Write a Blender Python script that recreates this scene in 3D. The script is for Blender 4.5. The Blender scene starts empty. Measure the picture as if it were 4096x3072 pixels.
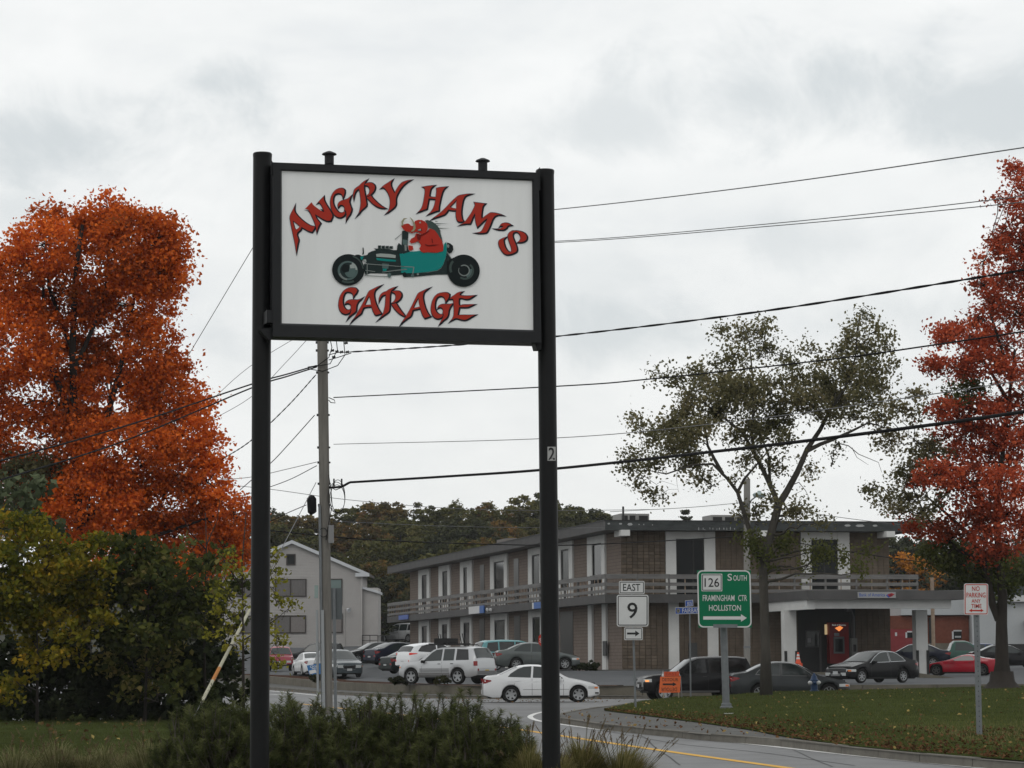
import bpy, math, random
import numpy as np
from mathutils import Vector, Matrix
from mathutils.geometry import tessellate_polygon

rnd = random.Random(7)
rng = np.random.default_rng(7)
scene = bpy.context.scene
col = scene.collection

# ------------------------------------------------------------------ camera
FPX = 10800.0                       # focal length in pixels of the 4096 wide photograph
PITCH = math.atan(1110.0 / FPX)
ROLL = math.radians(0.3)
CAM = Vector((0, 0, 1.6))
FW = Vector((0, math.cos(PITCH), math.sin(PITCH)))
R0 = Vector((1, 0, 0))
U0 = Vector((0, -math.sin(PITCH), math.cos(PITCH)))
RT = R0 * math.cos(ROLL) - U0 * math.sin(ROLL)
UP = R0 * math.sin(ROLL) + U0 * math.cos(ROLL)
cd = bpy.data.cameras.new('camera')
cd.lens = 36.0 * FPX / 4096.0
cd.sensor_width = 36.0
cd.clip_start = 0.5
cd.clip_end = 3000
cam = bpy.data.objects.new('camera', cd)
col.objects.link(cam)
cam.matrix_world = Matrix(((RT.x, UP.x, -FW.x, CAM.x), (RT.y, UP.y, -FW.y, CAM.y), (RT.z, UP.z, -FW.z, CAM.z), (0, 0, 0, 1)))
scene.camera = cam

# ------------------------------------------------------------------ sky, sun, exposure
SUN_EL, SUN_AZ = math.radians(48), math.radians(205)    # behind the camera, a little to the left, veiled
w = bpy.data.worlds.new('World'); scene.world = w; w.use_nodes = True
nt = w.node_tree; N = nt.nodes; N.clear()
def nn(t, **k):
    n = N.new(t)
    for a, b in k.items(): setattr(n, a, b)
    return n
def lk(a, b): nt.links.new(a, b)
out = nn('ShaderNodeOutputWorld'); mix = nn('ShaderNodeMixShader'); b1 = nn('ShaderNodeBackground'); b2 = nn('ShaderNodeBackground')
sky = nn('ShaderNodeTexSky', sky_type='NISHITA'); sky.sun_disc = False
sky.sun_elevation = SUN_EL; sky.sun_rotation = SUN_AZ
lk(sky.outputs[0], b1.inputs[0]); b1.inputs[1].default_value = 0.08
tc = nn('ShaderNodeTexCoord')
mp = nn('ShaderNodeMapping'); mp.inputs['Scale'].default_value = (1, 1, 2.3); lk(tc.outputs['Generated'], mp.inputs[0])
n1 = nn('ShaderNodeTexNoise'); n1.inputs['Scale'].default_value = 9.0; n1.inputs['Detail'].default_value = 7; n1.inputs['Roughness'].default_value = 0.55; n1.inputs['Distortion'].default_value = 0.25
lk(mp.outputs[0], n1.inputs['Vector'])
rmp = nn('ShaderNodeValToRGB')
rmp.color_ramp.elements[0].position = 0.36; rmp.color_ramp.elements[0].color = (0.86, 0.885, 0.893, 1)
rmp.color_ramp.elements[1].position = 0.60; rmp.color_ramp.elements[1].color = (0.985, 0.998, 0.99, 1)
e = rmp.color_ramp.elements.new(0.47); e.color = (0.93, 0.948, 0.944, 1)
lk(n1.outputs[0], rmp.inputs[0])
sep = nn('ShaderNodeSeparateXYZ'); lk(tc.outputs['Generated'], sep.inputs[0])
mr = nn('ShaderNodeMapRange'); lk(sep.outputs['Z'], mr.inputs[0])
mr.inputs['From Min'].default_value = 0.0; mr.inputs['From Max'].default_value = 0.22; mr.inputs['To Min'].default_value = 0.90; mr.inputs['To Max'].default_value = 1.0
last = None
def ray(px, py):
    return FW + RT * ((px - 2048) / FPX) + UP * ((1536 - py) / FPX)
def blob(px, py, rad, dark):
    """one grey cloud bank in its own direction of the sky"""
    d = ray(px, py).normalized()
    sub = nn('ShaderNodeVectorMath', operation='SUBTRACT'); lk(tc.outputs['Generated'], sub.inputs[0]); sub.inputs[1].default_value = d
    ml = nn('ShaderNodeVectorMath', operation='MULTIPLY'); lk(sub.outputs[0], ml.inputs[0]); ml.inputs[1].default_value = (.85, 1, 2.3)
    ln = nn('ShaderNodeVectorMath', operation='LENGTH'); lk(ml.outputs[0], ln.inputs[0])
    n = nn('ShaderNodeTexNoise'); n.inputs['Scale'].default_value = 17; n.inputs['Detail'].default_value = 10; n.inputs['Roughness'].default_value = 0.62; n.inputs['Distortion'].default_value = 0.35
    lk(tc.outputs['Generated'], n.inputs['Vector'])
    ad = nn('ShaderNodeMath', operation='MULTIPLY_ADD'); lk(n.outputs[0], ad.inputs[0]); ad.inputs[1].default_value = rad * 3.0; lk(ln.outputs['Value'], ad.inputs[2])
    m = nn('ShaderNodeMapRange', interpolation_type='SMOOTHSTEP'); lk(ad.outputs[0], m.inputs[0])
    m.inputs['From Min'].default_value = rad * 1.35; m.inputs['From Max'].default_value = rad * 2.3; m.inputs['To Min'].default_value = dark; m.inputs['To Max'].default_value = 0.0
    return m.outputs[0]
fac = None
for bpar in ((560, 400, .062, .78), (250, 560, .060, .7), (800, 330, .036, .7), (3000, 380, .060, .62), (3450, 320, .066, .70), (2450, 500, .045, .5), (4000, 420, .060, .66), (2560, 1330, .048, .6), (3300, 980, .05, .35), (1450, 620, .045, .35), (3700, 1250, .05, .4), (2200, 1150, .045, .3), (150, 900, .05, .4), (900, 1350, .05, .35)):
    bl_ = blob(*bpar)
    if fac is None: fac = bl_
    else:
        mm = nn('ShaderNodeMath', operation='MAXIMUM'); lk(fac, mm.inputs[0]); lk(bl_, mm.inputs[1]); fac = mm.outputs[0]
mxc = nn('ShaderNodeMix', data_type='RGBA'); lk(fac, mxc.inputs[0]); lk(rmp.outputs[0], mxc.inputs[6]); mxc.inputs[7].default_value = (.60, .655, .68, 1)
vs = nn('ShaderNodeVectorMath', operation='SCALE'); lk(mxc.outputs[2], vs.inputs[0]); lk(mr.outputs[0], vs.inputs['Scale'])
lk(vs.outputs[0], b2.inputs[0]); b2.inputs[1].default_value = 1.0
mix.inputs[0].default_value = 0.95
lk(b1.outputs[0], mix.inputs[1]); lk(b2.outputs[0], mix.inputs[2]); lk(mix.outputs[0], out.inputs[0])
sd = bpy.data.lights.new('sun', 'SUN'); sd.energy = 0.5; sd.angle = math.radians(25); sd.color = (1, 0.97, 0.92)
so = bpy.data.objects.new('sun', sd); col.objects.link(so)
sdir = Vector((math.sin(SUN_AZ) * math.cos(SUN_EL), math.cos(SUN_AZ) * math.cos(SUN_EL), math.sin(SUN_EL)))
so.rotation_euler = (-sdir).to_track_quat('-Z', 'Y').to_euler(); so.location = (0, -20, 60)
scene.view_settings.view_transform = 'Standard'; scene.view_settings.look = 'None'
scene.view_settings.exposure = 0.0; scene.view_settings.gamma = 1.0; scene.view_settings.use_curve_mapping = False

# ------------------------------------------------------------------ placing helpers
def at(px, py, D):
    d = ray(px, py); return CAM + d * (D / d.y)
def gz(px, py, z):
    d = ray(px, py); return CAM + d * ((z - CAM.z) / d.z)
def onp(px, py, P, n):
    d = ray(px, py); return CAM + d * ((P - CAM).dot(n) / d.dot(n))
def lerp(a, b, t): return a + (b - a) * t
def interp(x, xs, ys): return float(np.interp(x, xs, ys))

# ------------------------------------------------------------------ materials
MATS = {}
def bsdf(name):
    m = bpy.data.materials.new(name); m.use_nodes = True
    return m, m.node_tree, m.node_tree.nodes['Principled BSDF']
def pm(name, c, rough=0.6, metal=0.0, var=0.0, scale=3.0, bump=0.0, coat=0.0, spec=0.3, scale2=None, var2=0.0, emit=None, stretch=None):
    """procedural surface: base colour with two sizes of noise wear and optional fine relief"""
    if name in MATS: return MATS[name]
    c = tuple(x * .74 for x in c)
    m, t, b = bsdf(name)
    b.inputs['Base Color'].default_value = (*c, 1); b.inputs['Roughness'].default_value = rough; b.inputs['Metallic'].default_value = metal
    b.inputs['Coat Weight'].default_value = coat; b.inputs['Coat Roughness'].default_value = 0.06; b.inputs['Specular IOR Level'].default_value = spec
    if var or bump:
        g = t.nodes.new('ShaderNodeNewGeometry'); vec = g.outputs['Position']
        if stretch:
            mpn = t.nodes.new('ShaderNodeMapping'); mpn.inputs['Scale'].default_value = stretch; t.links.new(vec, mpn.inputs[0]); vec = mpn.outputs[0]
        n = t.nodes.new('ShaderNodeTexNoise'); n.inputs['Scale'].default_value = scale; n.inputs['Detail'].default_value = 6; n.inputs['Roughness'].default_value = 0.65
        t.links.new(vec, n.inputs['Vector'])
        mr = t.nodes.new('ShaderNodeMapRange'); mr.inputs['From Min'].default_value = .3; mr.inputs['From Max'].default_value = .7
        mr.inputs['To Min'].default_value = 1 - var; mr.inputs['To Max'].default_value = 1 + var; t.links.new(n.outputs[0], mr.inputs[0])
        f = mr.outputs[0]
        if var2:
            n2 = t.nodes.new('ShaderNodeTexNoise'); n2.inputs['Scale'].default_value = scale2; n2.inputs['Detail'].default_value = 4; t.links.new(vec, n2.inputs['Vector'])
            m2 = t.nodes.new('ShaderNodeMapRange'); m2.inputs['From Min'].default_value = .3; m2.inputs['From Max'].default_value = .7
            m2.inputs['To Min'].default_value = 1 - var2; m2.inputs['To Max'].default_value = 1 + var2; t.links.new(n2.outputs[0], m2.inputs[0])
            mu = t.nodes.new('ShaderNodeMath'); mu.operation = 'MULTIPLY'; t.links.new(f, mu.inputs[0]); t.links.new(m2.outputs[0], mu.inputs[1]); f = mu.outputs[0]
        v = t.nodes.new('ShaderNodeVectorMath'); v.operation = 'SCALE'; v.inputs[0].default_value = c; t.links.new(f, v.inputs['Scale'])
        t.links.new(v.outputs[0], b.inputs['Base Color'])
        if bump:
            bp = t.nodes.new('ShaderNodeBump'); bp.inputs['Strength'].default_value = bump; bp.inputs['Distance'].default_value = 0.02
            t.links.new(n.outputs[0], bp.inputs['Height']); t.links.new(bp.outputs[0], b.inputs['Normal'])
    if emit:
        b.inputs['Emission Color'].default_value = (*emit[0], 1); b.inputs['Emission Strength'].default_value = emit[1]
    MATS[name] = m; return m
def leafmat(name, stops, trans=0.3, rough=0.7):
    """leaf colours picked per leaf from a ramp; thin, so some light comes through"""
    if name in MATS: return MATS[name]
    m = bpy.data.materials.new(name); m.use_nodes = True; t = m.node_tree; t.nodes.clear()
    o = t.nodes.new('ShaderNodeOutputMaterial'); a = t.nodes.new('ShaderNodeAttribute'); a.attribute_name = 'tint'
    oi = t.nodes.new('ShaderNodeObjectInfo')
    ad = t.nodes.new('ShaderNodeMath'); ad.operation = 'MULTIPLY_ADD'; ad.inputs[1].default_value = 0.0; t.links.new(oi.outputs['Random'], ad.inputs[0]); t.links.new(a.outputs['Fac'], ad.inputs[2])
    r = t.nodes.new('ShaderNodeValToRGB'); cr = r.color_ramp
    for i, (p, c) in enumerate(stops):
        e = cr.elements[i] if i < 2 else cr.elements.new(p)
        e.position = p; e.color = (*c, 1)
    t.links.new(ad.outputs[0], r.inputs[0])
    d = t.nodes.new('ShaderNodeBsdfDiffuse'); tr = t.nodes.new('ShaderNodeBsdfTranslucent'); mx = t.nodes.new('ShaderNodeMixShader'); mx.inputs[0].default_value = trans
    t.links.new(r.outputs[0], d.inputs[0]); t.links.new(r.outputs[0], tr.inputs[0]); t.links.new(d.outputs[0], mx.inputs[1]); t.links.new(tr.outputs[0], mx.inputs[2]); t.links.new(mx.outputs[0], o.inputs[0])
    MATS[name] = m; return m

# ------------------------------------------------------------------ object helpers
def tag(o, label=None, cat=None, group=None, kind=None):
    if label: o['label'] = label
    if cat: o['category'] = cat
    if group: o['group'] = group
    if kind: o['kind'] = kind
    return o
def thing(name, label, cat, loc=(0, 0, 0), rotz=0.0, group=None):
    o = bpy.data.objects.new(name, None); col.objects.link(o); o.empty_display_size = 0.2
    o.location = loc; o.rotation_euler = (0, 0, rotz)
    return tag(o, label, cat, group)
def wmat(o):
    m = Matrix.Identity(4)
    while o is not None:
        m = (Matrix.Translation(o.location) @ o.rotation_euler.to_matrix().to_4x4()) @ m; o = o.parent
    return m
class MB:
    """collects boxes, tubes, sheets; build() links them as ONE mesh object"""
    def __init__(s): s.v = []; s.f = []
    def add(s, vs, fs):
        n = len(s.v); s.v.extend(Vector(x) for x in vs); s.f.extend(tuple(i + n for i in f) for f in fs); return s
    def box(s, lo, hi, M=None):
        (x0, y0, z0), (x1, y1, z1) = lo, hi
        vs = [Vector(p) for p in ((x0, y0, z0), (x1, y0, z0), (x1, y1, z0), (x0, y1, z0), (x0, y0, z1), (x1, y0, z1), (x1, y1, z1), (x0, y1, z1))]
        if M is not None: vs = [M @ p for p in vs]
        return s.add(vs, [(0, 3, 2, 1), (4, 5, 6, 7), (0, 1, 5, 4), (1, 2, 6, 5), (2, 3, 7, 6), (3, 0, 4, 7)])
    def tube(s, pts, rad, n=8, cap=True):
        pts = [Vector(p) for p in pts]; k = len(pts)
        if not hasattr(rad, '__len__'): rad = [rad] * k
        vs = []; prev = None
        for i, p in enumerate(pts):
            d = (pts[min(i + 1, k - 1)] - pts[max(i - 1, 0)])
            d = d.normalized() if d.length > 1e-9 else Vector((0, 0, 1))
            a = (prev - d * prev.dot(d)) if prev is not None else d.orthogonal()
            a = a.normalized() if a.length > 1e-6 else d.orthogonal().normalized()
            prev = a; b = d.cross(a)
            for j in range(n):
                t = 2 * math.pi * j / n; vs.append(p + (a * math.cos(t) + b * math.sin(t)) * rad[i])
        fs = [(i * n + j, i * n + (j + 1) % n, (i + 1) * n + (j + 1) % n, (i + 1) * n + j) for i in range(k - 1) for j in range(n)]
        if cap: fs += [tuple(range(n - 1, -1, -1)), tuple((k - 1) * n + j for j in range(n))]
        return s.add(vs, fs)
    def grid(s, rows):
        k = len(rows[0]); vs = [p for r in rows for p in r]
        return s.add(vs, [(i * k + j, i * k + j + 1, (i + 1) * k + j + 1, (i + 1) * k + j) for i in range(len(rows) - 1) for j in range(k - 1)])
    def poly(s, loops, P, ex=None):
        """flat shape from 2D loops (outer, holes); P maps 2D to 3D; ex = thickness vector"""
        l3 = [[Vector((x, y, 0)) for x, y in l] for l in loops]; flat = [p for l in loops for p in l]
        tris = [tuple(t) for t in tessellate_polygon(l3)]
        fr = [P(*p) for p in flat]
        if ex is None: return s.add(fr, tris)
        n = len(flat); bk = [p + ex for p in fr]
        fs = tris + [tuple(i + n for i in reversed(t)) for t in tris]; o = 0
        for l in loops:
            m = len(l); fs += [(o + i, o + (i + 1) % m, o + (i + 1) % m + n, o + i + n) for i in range(m)]; o += m
        return s.add(fr + bk, fs)
    def lathe(s, prof, O, ax, n=20):
        ax = Vector(ax).normalized(); a = ax.orthogonal().normalized(); b = ax.cross(a); O = Vector(O)
        rows = [[O + ax * h + (a * math.cos(2 * math.pi * j / n) + b * math.sin(2 * math.pi * j / n)) * r for j in range(n + 1)] for r, h in prof]
        return s.grid(rows)
    def build(s, name, mat, parent=None, smooth=False, local=False, ang=None):
        me = bpy.data.meshes.new(name)
        if parent is not None and not local:
            W = wmat(parent).inverted(); vs = [W @ p for p in s.v]
        else: vs = s.v
        me.from_pydata([tuple(p) for p in vs], [], s.f); me.materials.append(mat)
        if smooth:
            me.polygons.foreach_set('use_smooth', [True] * len(me.polygons))
            if ang: me.set_sharp_from_angle(angle=math.radians(ang))
        o = bpy.data.objects.new(name, me); col.objects.link(o)
        if parent is not None: o.parent = parent
        return o
def npmesh(name, V, F, mat, parent=None, tint=None, smooth=False):
    V = np.asarray(V, dtype=np.float32); F = np.asarray(F, dtype=np.int32); k = F.shape[1]
    if parent is not None:
        W = np.array(wmat(parent).inverted(), dtype=np.float64); V = (V @ W[:3, :3].T + W[:3, 3]).astype(np.float32)
    me = bpy.data.meshes.new(name); me.vertices.add(len(V)); me.vertices.foreach_set('co', V.ravel())
    me.loops.add(F.size); me.loops.foreach_set('vertex_index', F.ravel())
    me.polygons.add(len(F)); me.polygons.foreach_set('loop_start', np.arange(0, F.size, k, dtype=np.int32))
    if smooth: me.polygons.foreach_set('use_smooth', np.ones(len(F), dtype=bool))
    if tint is not None:
        at_ = me.attributes.new('tint', 'FLOAT', 'FACE'); at_.data.foreach_set('value', np.asarray(tint, dtype=np.float32))
    me.materials.append(mat); me.update()
    o = bpy.data.objects.new(name, me); col.objects.link(o)
    if parent is not None: o.parent = parent
    return o
def struct(o): o['kind'] = 'structure'; return o
def obj_copy(o, parent=None):
    c = o.copy(); col.objects.link(c)
    if parent is not None: c.parent = parent
    return c

# lettering: outlines of the built-in sans serif, made once while the scene is small
TXT = {}
def text2d(s):
    if s not in TXT:
        cu = bpy.data.curves.new('t', 'FONT'); cu.body = s; cu.size = 1.0; cu.resolution_u = 3; cu.offset = 0.008
        o = bpy.data.objects.new('t', cu); col.objects.link(o)
        dg = bpy.context.evaluated_depsgraph_get(); dg.update()
        me = bpy.data.meshes.new_from_object(o.evaluated_get(dg))
        vs = [(v.co.x, v.co.y) for v in me.vertices]; fs = [tuple(p.vertices) for p in me.polygons]
        bpy.data.objects.remove(o); bpy.data.curves.remove(cu); bpy.data.meshes.remove(me)
        x0 = min(v[0] for v in vs); x1 = max(v[0] for v in vs); y0 = min(v[1] for v in vs); y1 = max(v[1] for v in vs)
        TXT[s] = ([((x - x0) / (x1 - x0), (y - y0) / (y1 - y0)) for x, y in vs], fs)
    return TXT[s]
for s_ in ('2', '9', 'EAST', '126', 'S', 'OUTH', 'FRAMINGHAM', 'CTR', 'HOLLISTON', 'NO', 'PARKING', 'ANY', 'TIME', 'DETOUR', 'STOP', 'FAIRBANKS', 'BKN', 'Gom', 'Bank of America'): text2d(s_)
def lettering(mb, s, P, x0, y0, x1, y1):
    """word s fitted into the box x0,y0 (lower corner) to x1,y1 of the sign plane P(x,y); bolded a little"""
    vs, fs = text2d(s)
    w_, h_ = x1 - x0, y1 - y0
    mb.add([P(x0 + u * w_, y0 + v * h_) for u, v in vs], fs)

# ------------------------------------------------------------------ ground heights
WALL = [(-26, 205, .5), (-15.9, 173, .35), (-9.8, 147, .14), (-6.1, 133, .10), (-1.9, 121, .10), (3.8, 118, .10), (20, 117.5, .10), (60, 116, .10)]
KERB = [(-28, 196), (-14.8, 164), (-10.3, 140), (-7.9, 132), (-5.4, 122), (-1.8, 115.3), (3.8, 114), (20, 114.5), (60, 114)]
WTOP = .42
CTRL = [(-20, 185, .72), (-12, 157, .58), (-7, 138, .52), (-2, 124, .5), (4, 121, .5), (20, 120.5, .5), (60, 119, .5), (-3.1, 130, .53), (-8.4, 147, .54), (-9.5, 155, .55), (-7.4, 143, .53), (-10.3, 160, .55), (-11.5, 164, .55), (-5.0, 136, .52), (-7.2, 152, .62), (-8.6, 163, .62), (-11, 168, .53), (-13, 176, .66),
        (-4.0, 150, 1.12), (-7.3, 176, 1.4), (-5.7, 172, 1.3), (-9.4, 185, 1.5), (-.1, 158, 1.08), (1.3, 147, 1.14), (-16.7, 196, 1.0), (-15, 205, 1.33), (-10.1, 250, 3.4), (-20, 236, 2.9),
        (17, 128, .5), (26.3, 160, .62), (29.4, 178, 1.05), (25, 170, 1.1), (30.6, 168, 1.0), (5.2, 152, 1.08), (14, 150, .95), (24, 150, .6), (33, 150, .55), (40, 190, 1.3), (60, 200, 1.6), (30, 240, 2.5), (60, 260, 3), (0, 260, 3.6), (-30, 260, 3.4), (8, 140, .75), (11, 132, .56), (23, 140, .55)]
CA = np.array(CTRL, dtype=float)
def lot_z(x, y):
    d = np.hypot(CA[:, 0] - x, (CA[:, 1] - y) * .8); wt = 1 / (d * d * d + 1.0); return float((wt * CA[:, 2]).sum() / wt.sum())
def resample(pts, step):
    P = [np.array(p, float) for p in pts]; o = [P[0]]
    for a, b in zip(P, P[1:]):
        n = max(1, int(np.linalg.norm(b - a) / step))
        o += [a + (b - a) * (i / n) for i in range(1, n + 1)]
    return o
def smooth_line(pts, step, it=3):
    P = resample(pts, step)
    for _ in range(it * 6): P = [P[0]] + [(P[i - 1] + P[i] * 2 + P[i + 1]) / 4 for i in range(1, len(P) - 1)] + [P[-1]]
    return P

A_ROAD = pm('asphalt_road', (.25, .252, .254), spec=0.1, rough=.85, var=.12, scale=1.3, bump=.15, scale2=.16, var2=.16)
A_LOT = pm('asphalt_lot', (.105, .110, .116), spec=0.1, rough=.8, var=.12, scale=.9, bump=.15, scale2=.1, var2=.10)
A_WALK = pm('pavement_grey', (.135, .134, .128), spec=0.08, rough=.9, var=.12, scale=1.1, scale2=.2, var2=.12)
CONC = pm('concrete', (.17, .155, .125), spec=0.15, rough=.9, var=.16, scale=2.0, bump=.2, scale2=.4, var2=.14)
GRANITE = pm('granite_kerb', (.19, .178, .155), spec=0.1, rough=.85, var=.2, scale=4)
SOIL = pm('earth', (.05, .045, .032), spec=0, rough=1, var=.3, scale=2)
MULCH = pm('bark_mulch', (.075, .045, .034), spec=0, rough=1, var=.4, scale=5)
GRASS = pm('grass_soil', (.050, .062, .020), spec=0, rough=1, var=.3, scale=1.4, scale2=.25, var2=.25)
WHITE_PAINT = pm('road_white', (.85, .85, .83), spec=0.1, rough=.7, var=.2, scale=3)
YELLOW_PAINT = pm('road_yellow', (.80, .46, .085), spec=0.1, rough=.7, var=.2, scale=3)

g = MB(); g.grid([[Vector((x, y, -.12 if y < 260 else -.12)) for x in (-600, -120, 120, 600)] for y in (-60, 20, 300, 900)])
struct(g.build('ground', SOIL))
g = MB(); g.grid([[Vector((x, y, 0)) for x in np.linspace(-90, 90, 19)] for y in np.linspace(16, 300, 30)])
struct(g.build('road', A_ROAD))
# parking lot, rising towards the back
wl = smooth_line([p[:2] for p in WALL], 1.5); L_ = len(wl); far = [np.array((lerp(-40, 110, i / (L_ - 1)), 345.)) for i in range(L_)]
rows = []
for a, b in zip(wl, far):
    r = []
    for j in range(46):
        t = (j / 45) ** 1.6; p = a + (b - a) * t; r.append(Vector((p[0], p[1], lot_z(p[0], p[1]))))
    rows.append(r)
g = MB(); g.grid(rows[::-1]); struct(g.build('parking_lot', A_LOT, smooth=True))
# pavement under the wall, kerb stones
kl = smooth_line(KERB, 1.5)
def wall_base(p): return interp(p[0], [q[0] for q in WALL], [q[2] for q in WALL])
g = MB(); rows = []
wl2 = resample([tuple(p) for p in wl], .5); kl2 = resample([tuple(p) for p in kl], .5)
for i in range(120):
    a = wl2[int(i / 119 * (len(wl2) - 1))]; b = kl2[int(i / 119 * (len(kl2) - 1))]
    rows.append([Vector((a[0] + .1, a[1] + .1, wall_base(a))), Vector((b[0], b[1], .13))])
g.grid(rows); struct(g.build('pavement', A_WALK))
def kerb(name, line, zt, wid, stone, side):
    root = struct(thing(name, None, None)); last = None
    P = resample(line, .1); k = max(2, int(stone / .1))
    for i in range(0, len(P) - k, k):
        a, b = P[i], P[min(i + k, len(P) - 1)]; d = (b - a) / max(1e-6, np.linalg.norm(b - a)); n = np.array((-d[1], d[0])) * side
        a2 = a + d * .012; b2 = b - d * .012; j = rnd.uniform(-.012, .012)
        m = MB(); q = [a2, b2, b2 + n * wid, a2 + n * wid]
        vs = [Vector((p[0], p[1], -.1)) for p in q] + [Vector((p[0] + n[0] * .015 * (1 if t < 2 else 0), p[1] + n[1] * .015 * (1 if t < 2 else 0), zt + j)) for t, p in enumerate(q)]
        m.add(vs, [(0, 3, 2, 1), (4, 5, 6, 7), (0, 1, 5, 4), (1, 2, 6, 5), (2, 3, 7, 6), (3, 0, 4, 7)]); m.build('kerb_stone', GRANITE, root)
kerb('kerb', [tuple(p) for p in kl], .15, .16, 2.4, 1)
# retaining wall in cast panels
root = thing('retaining_wall', 'low stained concrete retaining wall along the raised parking lot', 'wall', (3.8, 118, 0))
P = resample([tuple(p) for p in wl], .25); k = 12
capm = pm('wall_cap', (.24, .22, .18), rough=.9, var=.2, scale=3)
for i in range(0, len(P) - k, k):
    a, b = P[i], P[i + k]; d = (b - a) / np.linalg.norm(b - a); n = np.array((-d[1], d[0])); a2 = a + d * .015; b2 = b - d * .015
    m = MB(); q = [a2, b2, b2 + n * .22, a2 + n * .22]; zs = [wall_base(a), wall_base(b), wall_base(b), wall_base(a)]
    m.add([Vector((p[0], p[1], -.15)) for p in q] + [Vector((p[0], p[1], z + WTOP)) for p, z in zip(q, zs)], [(0, 3, 2, 1), (4, 5, 6, 7), (0, 1, 5, 4), (1, 2, 6, 5), (2, 3, 7, 6), (3, 0, 4, 7)])
    m.build('wall_panel', CONC, root)
# mulch strip on top behind the wall
g = MB(); rows = []
for i, p in enumerate(P):
    q = P[min(i + 1, len(P) - 1)]; o = P[max(i - 1, 0)]; d = (q - o) / np.linalg.norm(q - o); n = np.array((-d[1], d[0])); z = wall_base(p) + WTOP
    if p[0] > 4.5: break
    rows.append([Vector((p[0] + n[0] * s, p[1] + n[1] * s, z - .03 + h)) for s, h in ((.22, 0), (.8, .05), (1.8, .05), (2.4, -.12))])
g.grid(rows); struct(g.build('planting_bed', MULCH))

# traffic island: platform, kerb, lawn
FR = [(2175, 2868), (2246, 2874), (2416, 2899), (2800, 2935), (3100, 2957), (3382, 2988), (3665, 3016), (4096, 3051), (4700, 3098)]
BK = [(2175, 2868), (2300, 2841), (2480, 2817), (2650, 2801), (2800, 2792), (3100, 2786)]
fr = [gz(a, b, .13) for a, b in FR]; bk = [gz(a, b, .13) for a, b in BK] + [Vector((14, 104.6, .13)), Vector((40, 104.6, .13))]
g = MB(); F_ = resample([tuple(p)[:2] for p in fr], .5); B_ = resample([tuple(p)[:2] for p in bk], .5)
g.grid([[Vector((*F_[int(i / 99 * (len(F_) - 1))], .125)), Vector((*B_[int(i / 99 * (len(B_) - 1))], .125))] for i in range(100)])
struct(g.build('pavement', A_WALK))
kerb('kerb', [tuple(p)[:2] for p in fr], .14, .16, 2.0, 1)
kerb('kerb', [tuple(p)[:2] for p in bk][::-1], .14, .16, 2.0, 1)
LF = [(2418, 2842), (2548, 2858), (2800, 2890), (3000, 2919), (3130, 2945), (3382, 2982), (3665, 3010), (4096, 3045), (4700, 3092)]
LB = [(2418, 2841), (2558, 2810), (2700, 2797)]
LX = [p[0] for p in LF]
def lawn_front(px): p = gz(px, interp(px, LX, [q[1] for q in LF]), .14); return p
def lawn_back(px):
    if px < 2700: p = gz(px, interp(px, [2418, 2558, 2700], [2841, 2811, 2797]), .14); return p.y
    return 104.2
ZMX = ([2418, 2500, 2900, 3065, 3500, 4010, 4700], [.0, .03, .12, .25, .32, .42, .5])
def isl(px, t):
    f = lawn_front(px); D = lerp(f.y, max(f.y + .05, lawn_back(px)), t); x = (px - 2048) / FPX * D * 1.0
    p = at(px, 2800, D); s = t * t * (3 - 2 * t)
    return Vector((p.x, D, .145 + interp(px, *ZMX) * s - (.3 if t > 1.001 else 0)))
g = MB(); rows = []
for px in np.linspace(2418, 4700, 90):
    r = [isl(px, t) for t in np.linspace(0, 1, 24)]; e_ = isl(px, 1.0); r.append(Vector((e_.x, e_.y + .3, .0))); rows.append(r)
g.grid(rows); struct(g.build('lawn', GRASS, smooth=True))
def isl_at(px, D):
    f = lawn_front(px); t = min(1, max(0, (D - f.y) / max(.1, lawn_back(px) - f.y))); return isl(px, t)
# lawn on the near side of the road
g = MB(); LL = lambda D: interp(D, [20, 36, 60, 84], [6.0, -1.0, -5.3, -7.8])
rows = [[Vector((lerp(-40, LL(D), u), D, .10)) for u in np.linspace(0, 1, 14)] for D in np.linspace(18, 84, 40)]
g.grid(rows); struct(g.build('lawn', GRASS, smooth=True))

# painted lines
def stripe(name, pts, wid, mat, z=.006):
    P = smooth_line([tuple(gz(a, b, z))[:2] for a, b in pts], .6, 1); rows = []
    for i, p in enumerate(P):
        d = P[min(i + 1, len(P) - 1)] - P[max(i - 1, 0)]; d /= np.linalg.norm(d); n = np.array((-d[1], d[0]))
        rows.append([Vector((*(p + n * wid / 2), z)), Vector((*(p - n * wid / 2), z))])
    m = MB(); m.grid(rows); return struct(m.build(name, mat))
YL = [(1200, 2815), (1347, 2831), (1700, 2868), (2094, 2920), (2247, 2943), (2559, 2989), (2800, 3023), (3200, 3078), (3700, 3150)]
stripe('road_marking', YL, .19, YELLOW_PAINT)
stripe('road_marking', [(2180, 2846), (2140, 2854), (2116, 2866), (2130, 2876), (2165, 2886), (2260, 2899), (2423, 2921), (2800, 2955), (3100, 2986), (3382, 3018), (3806, 3060), (4300, 3105)], .16, WHITE_PAINT)
stripe('road_marking', [(1000, 2760), (1076, 2763), (1180, 2772), (1300, 2785)], .2, WHITE_PAINT)
stripe('road_marking', [(1000, 2775), (1076, 2776), (1150, 2781)], .2, WHITE_PAINT)

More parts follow.
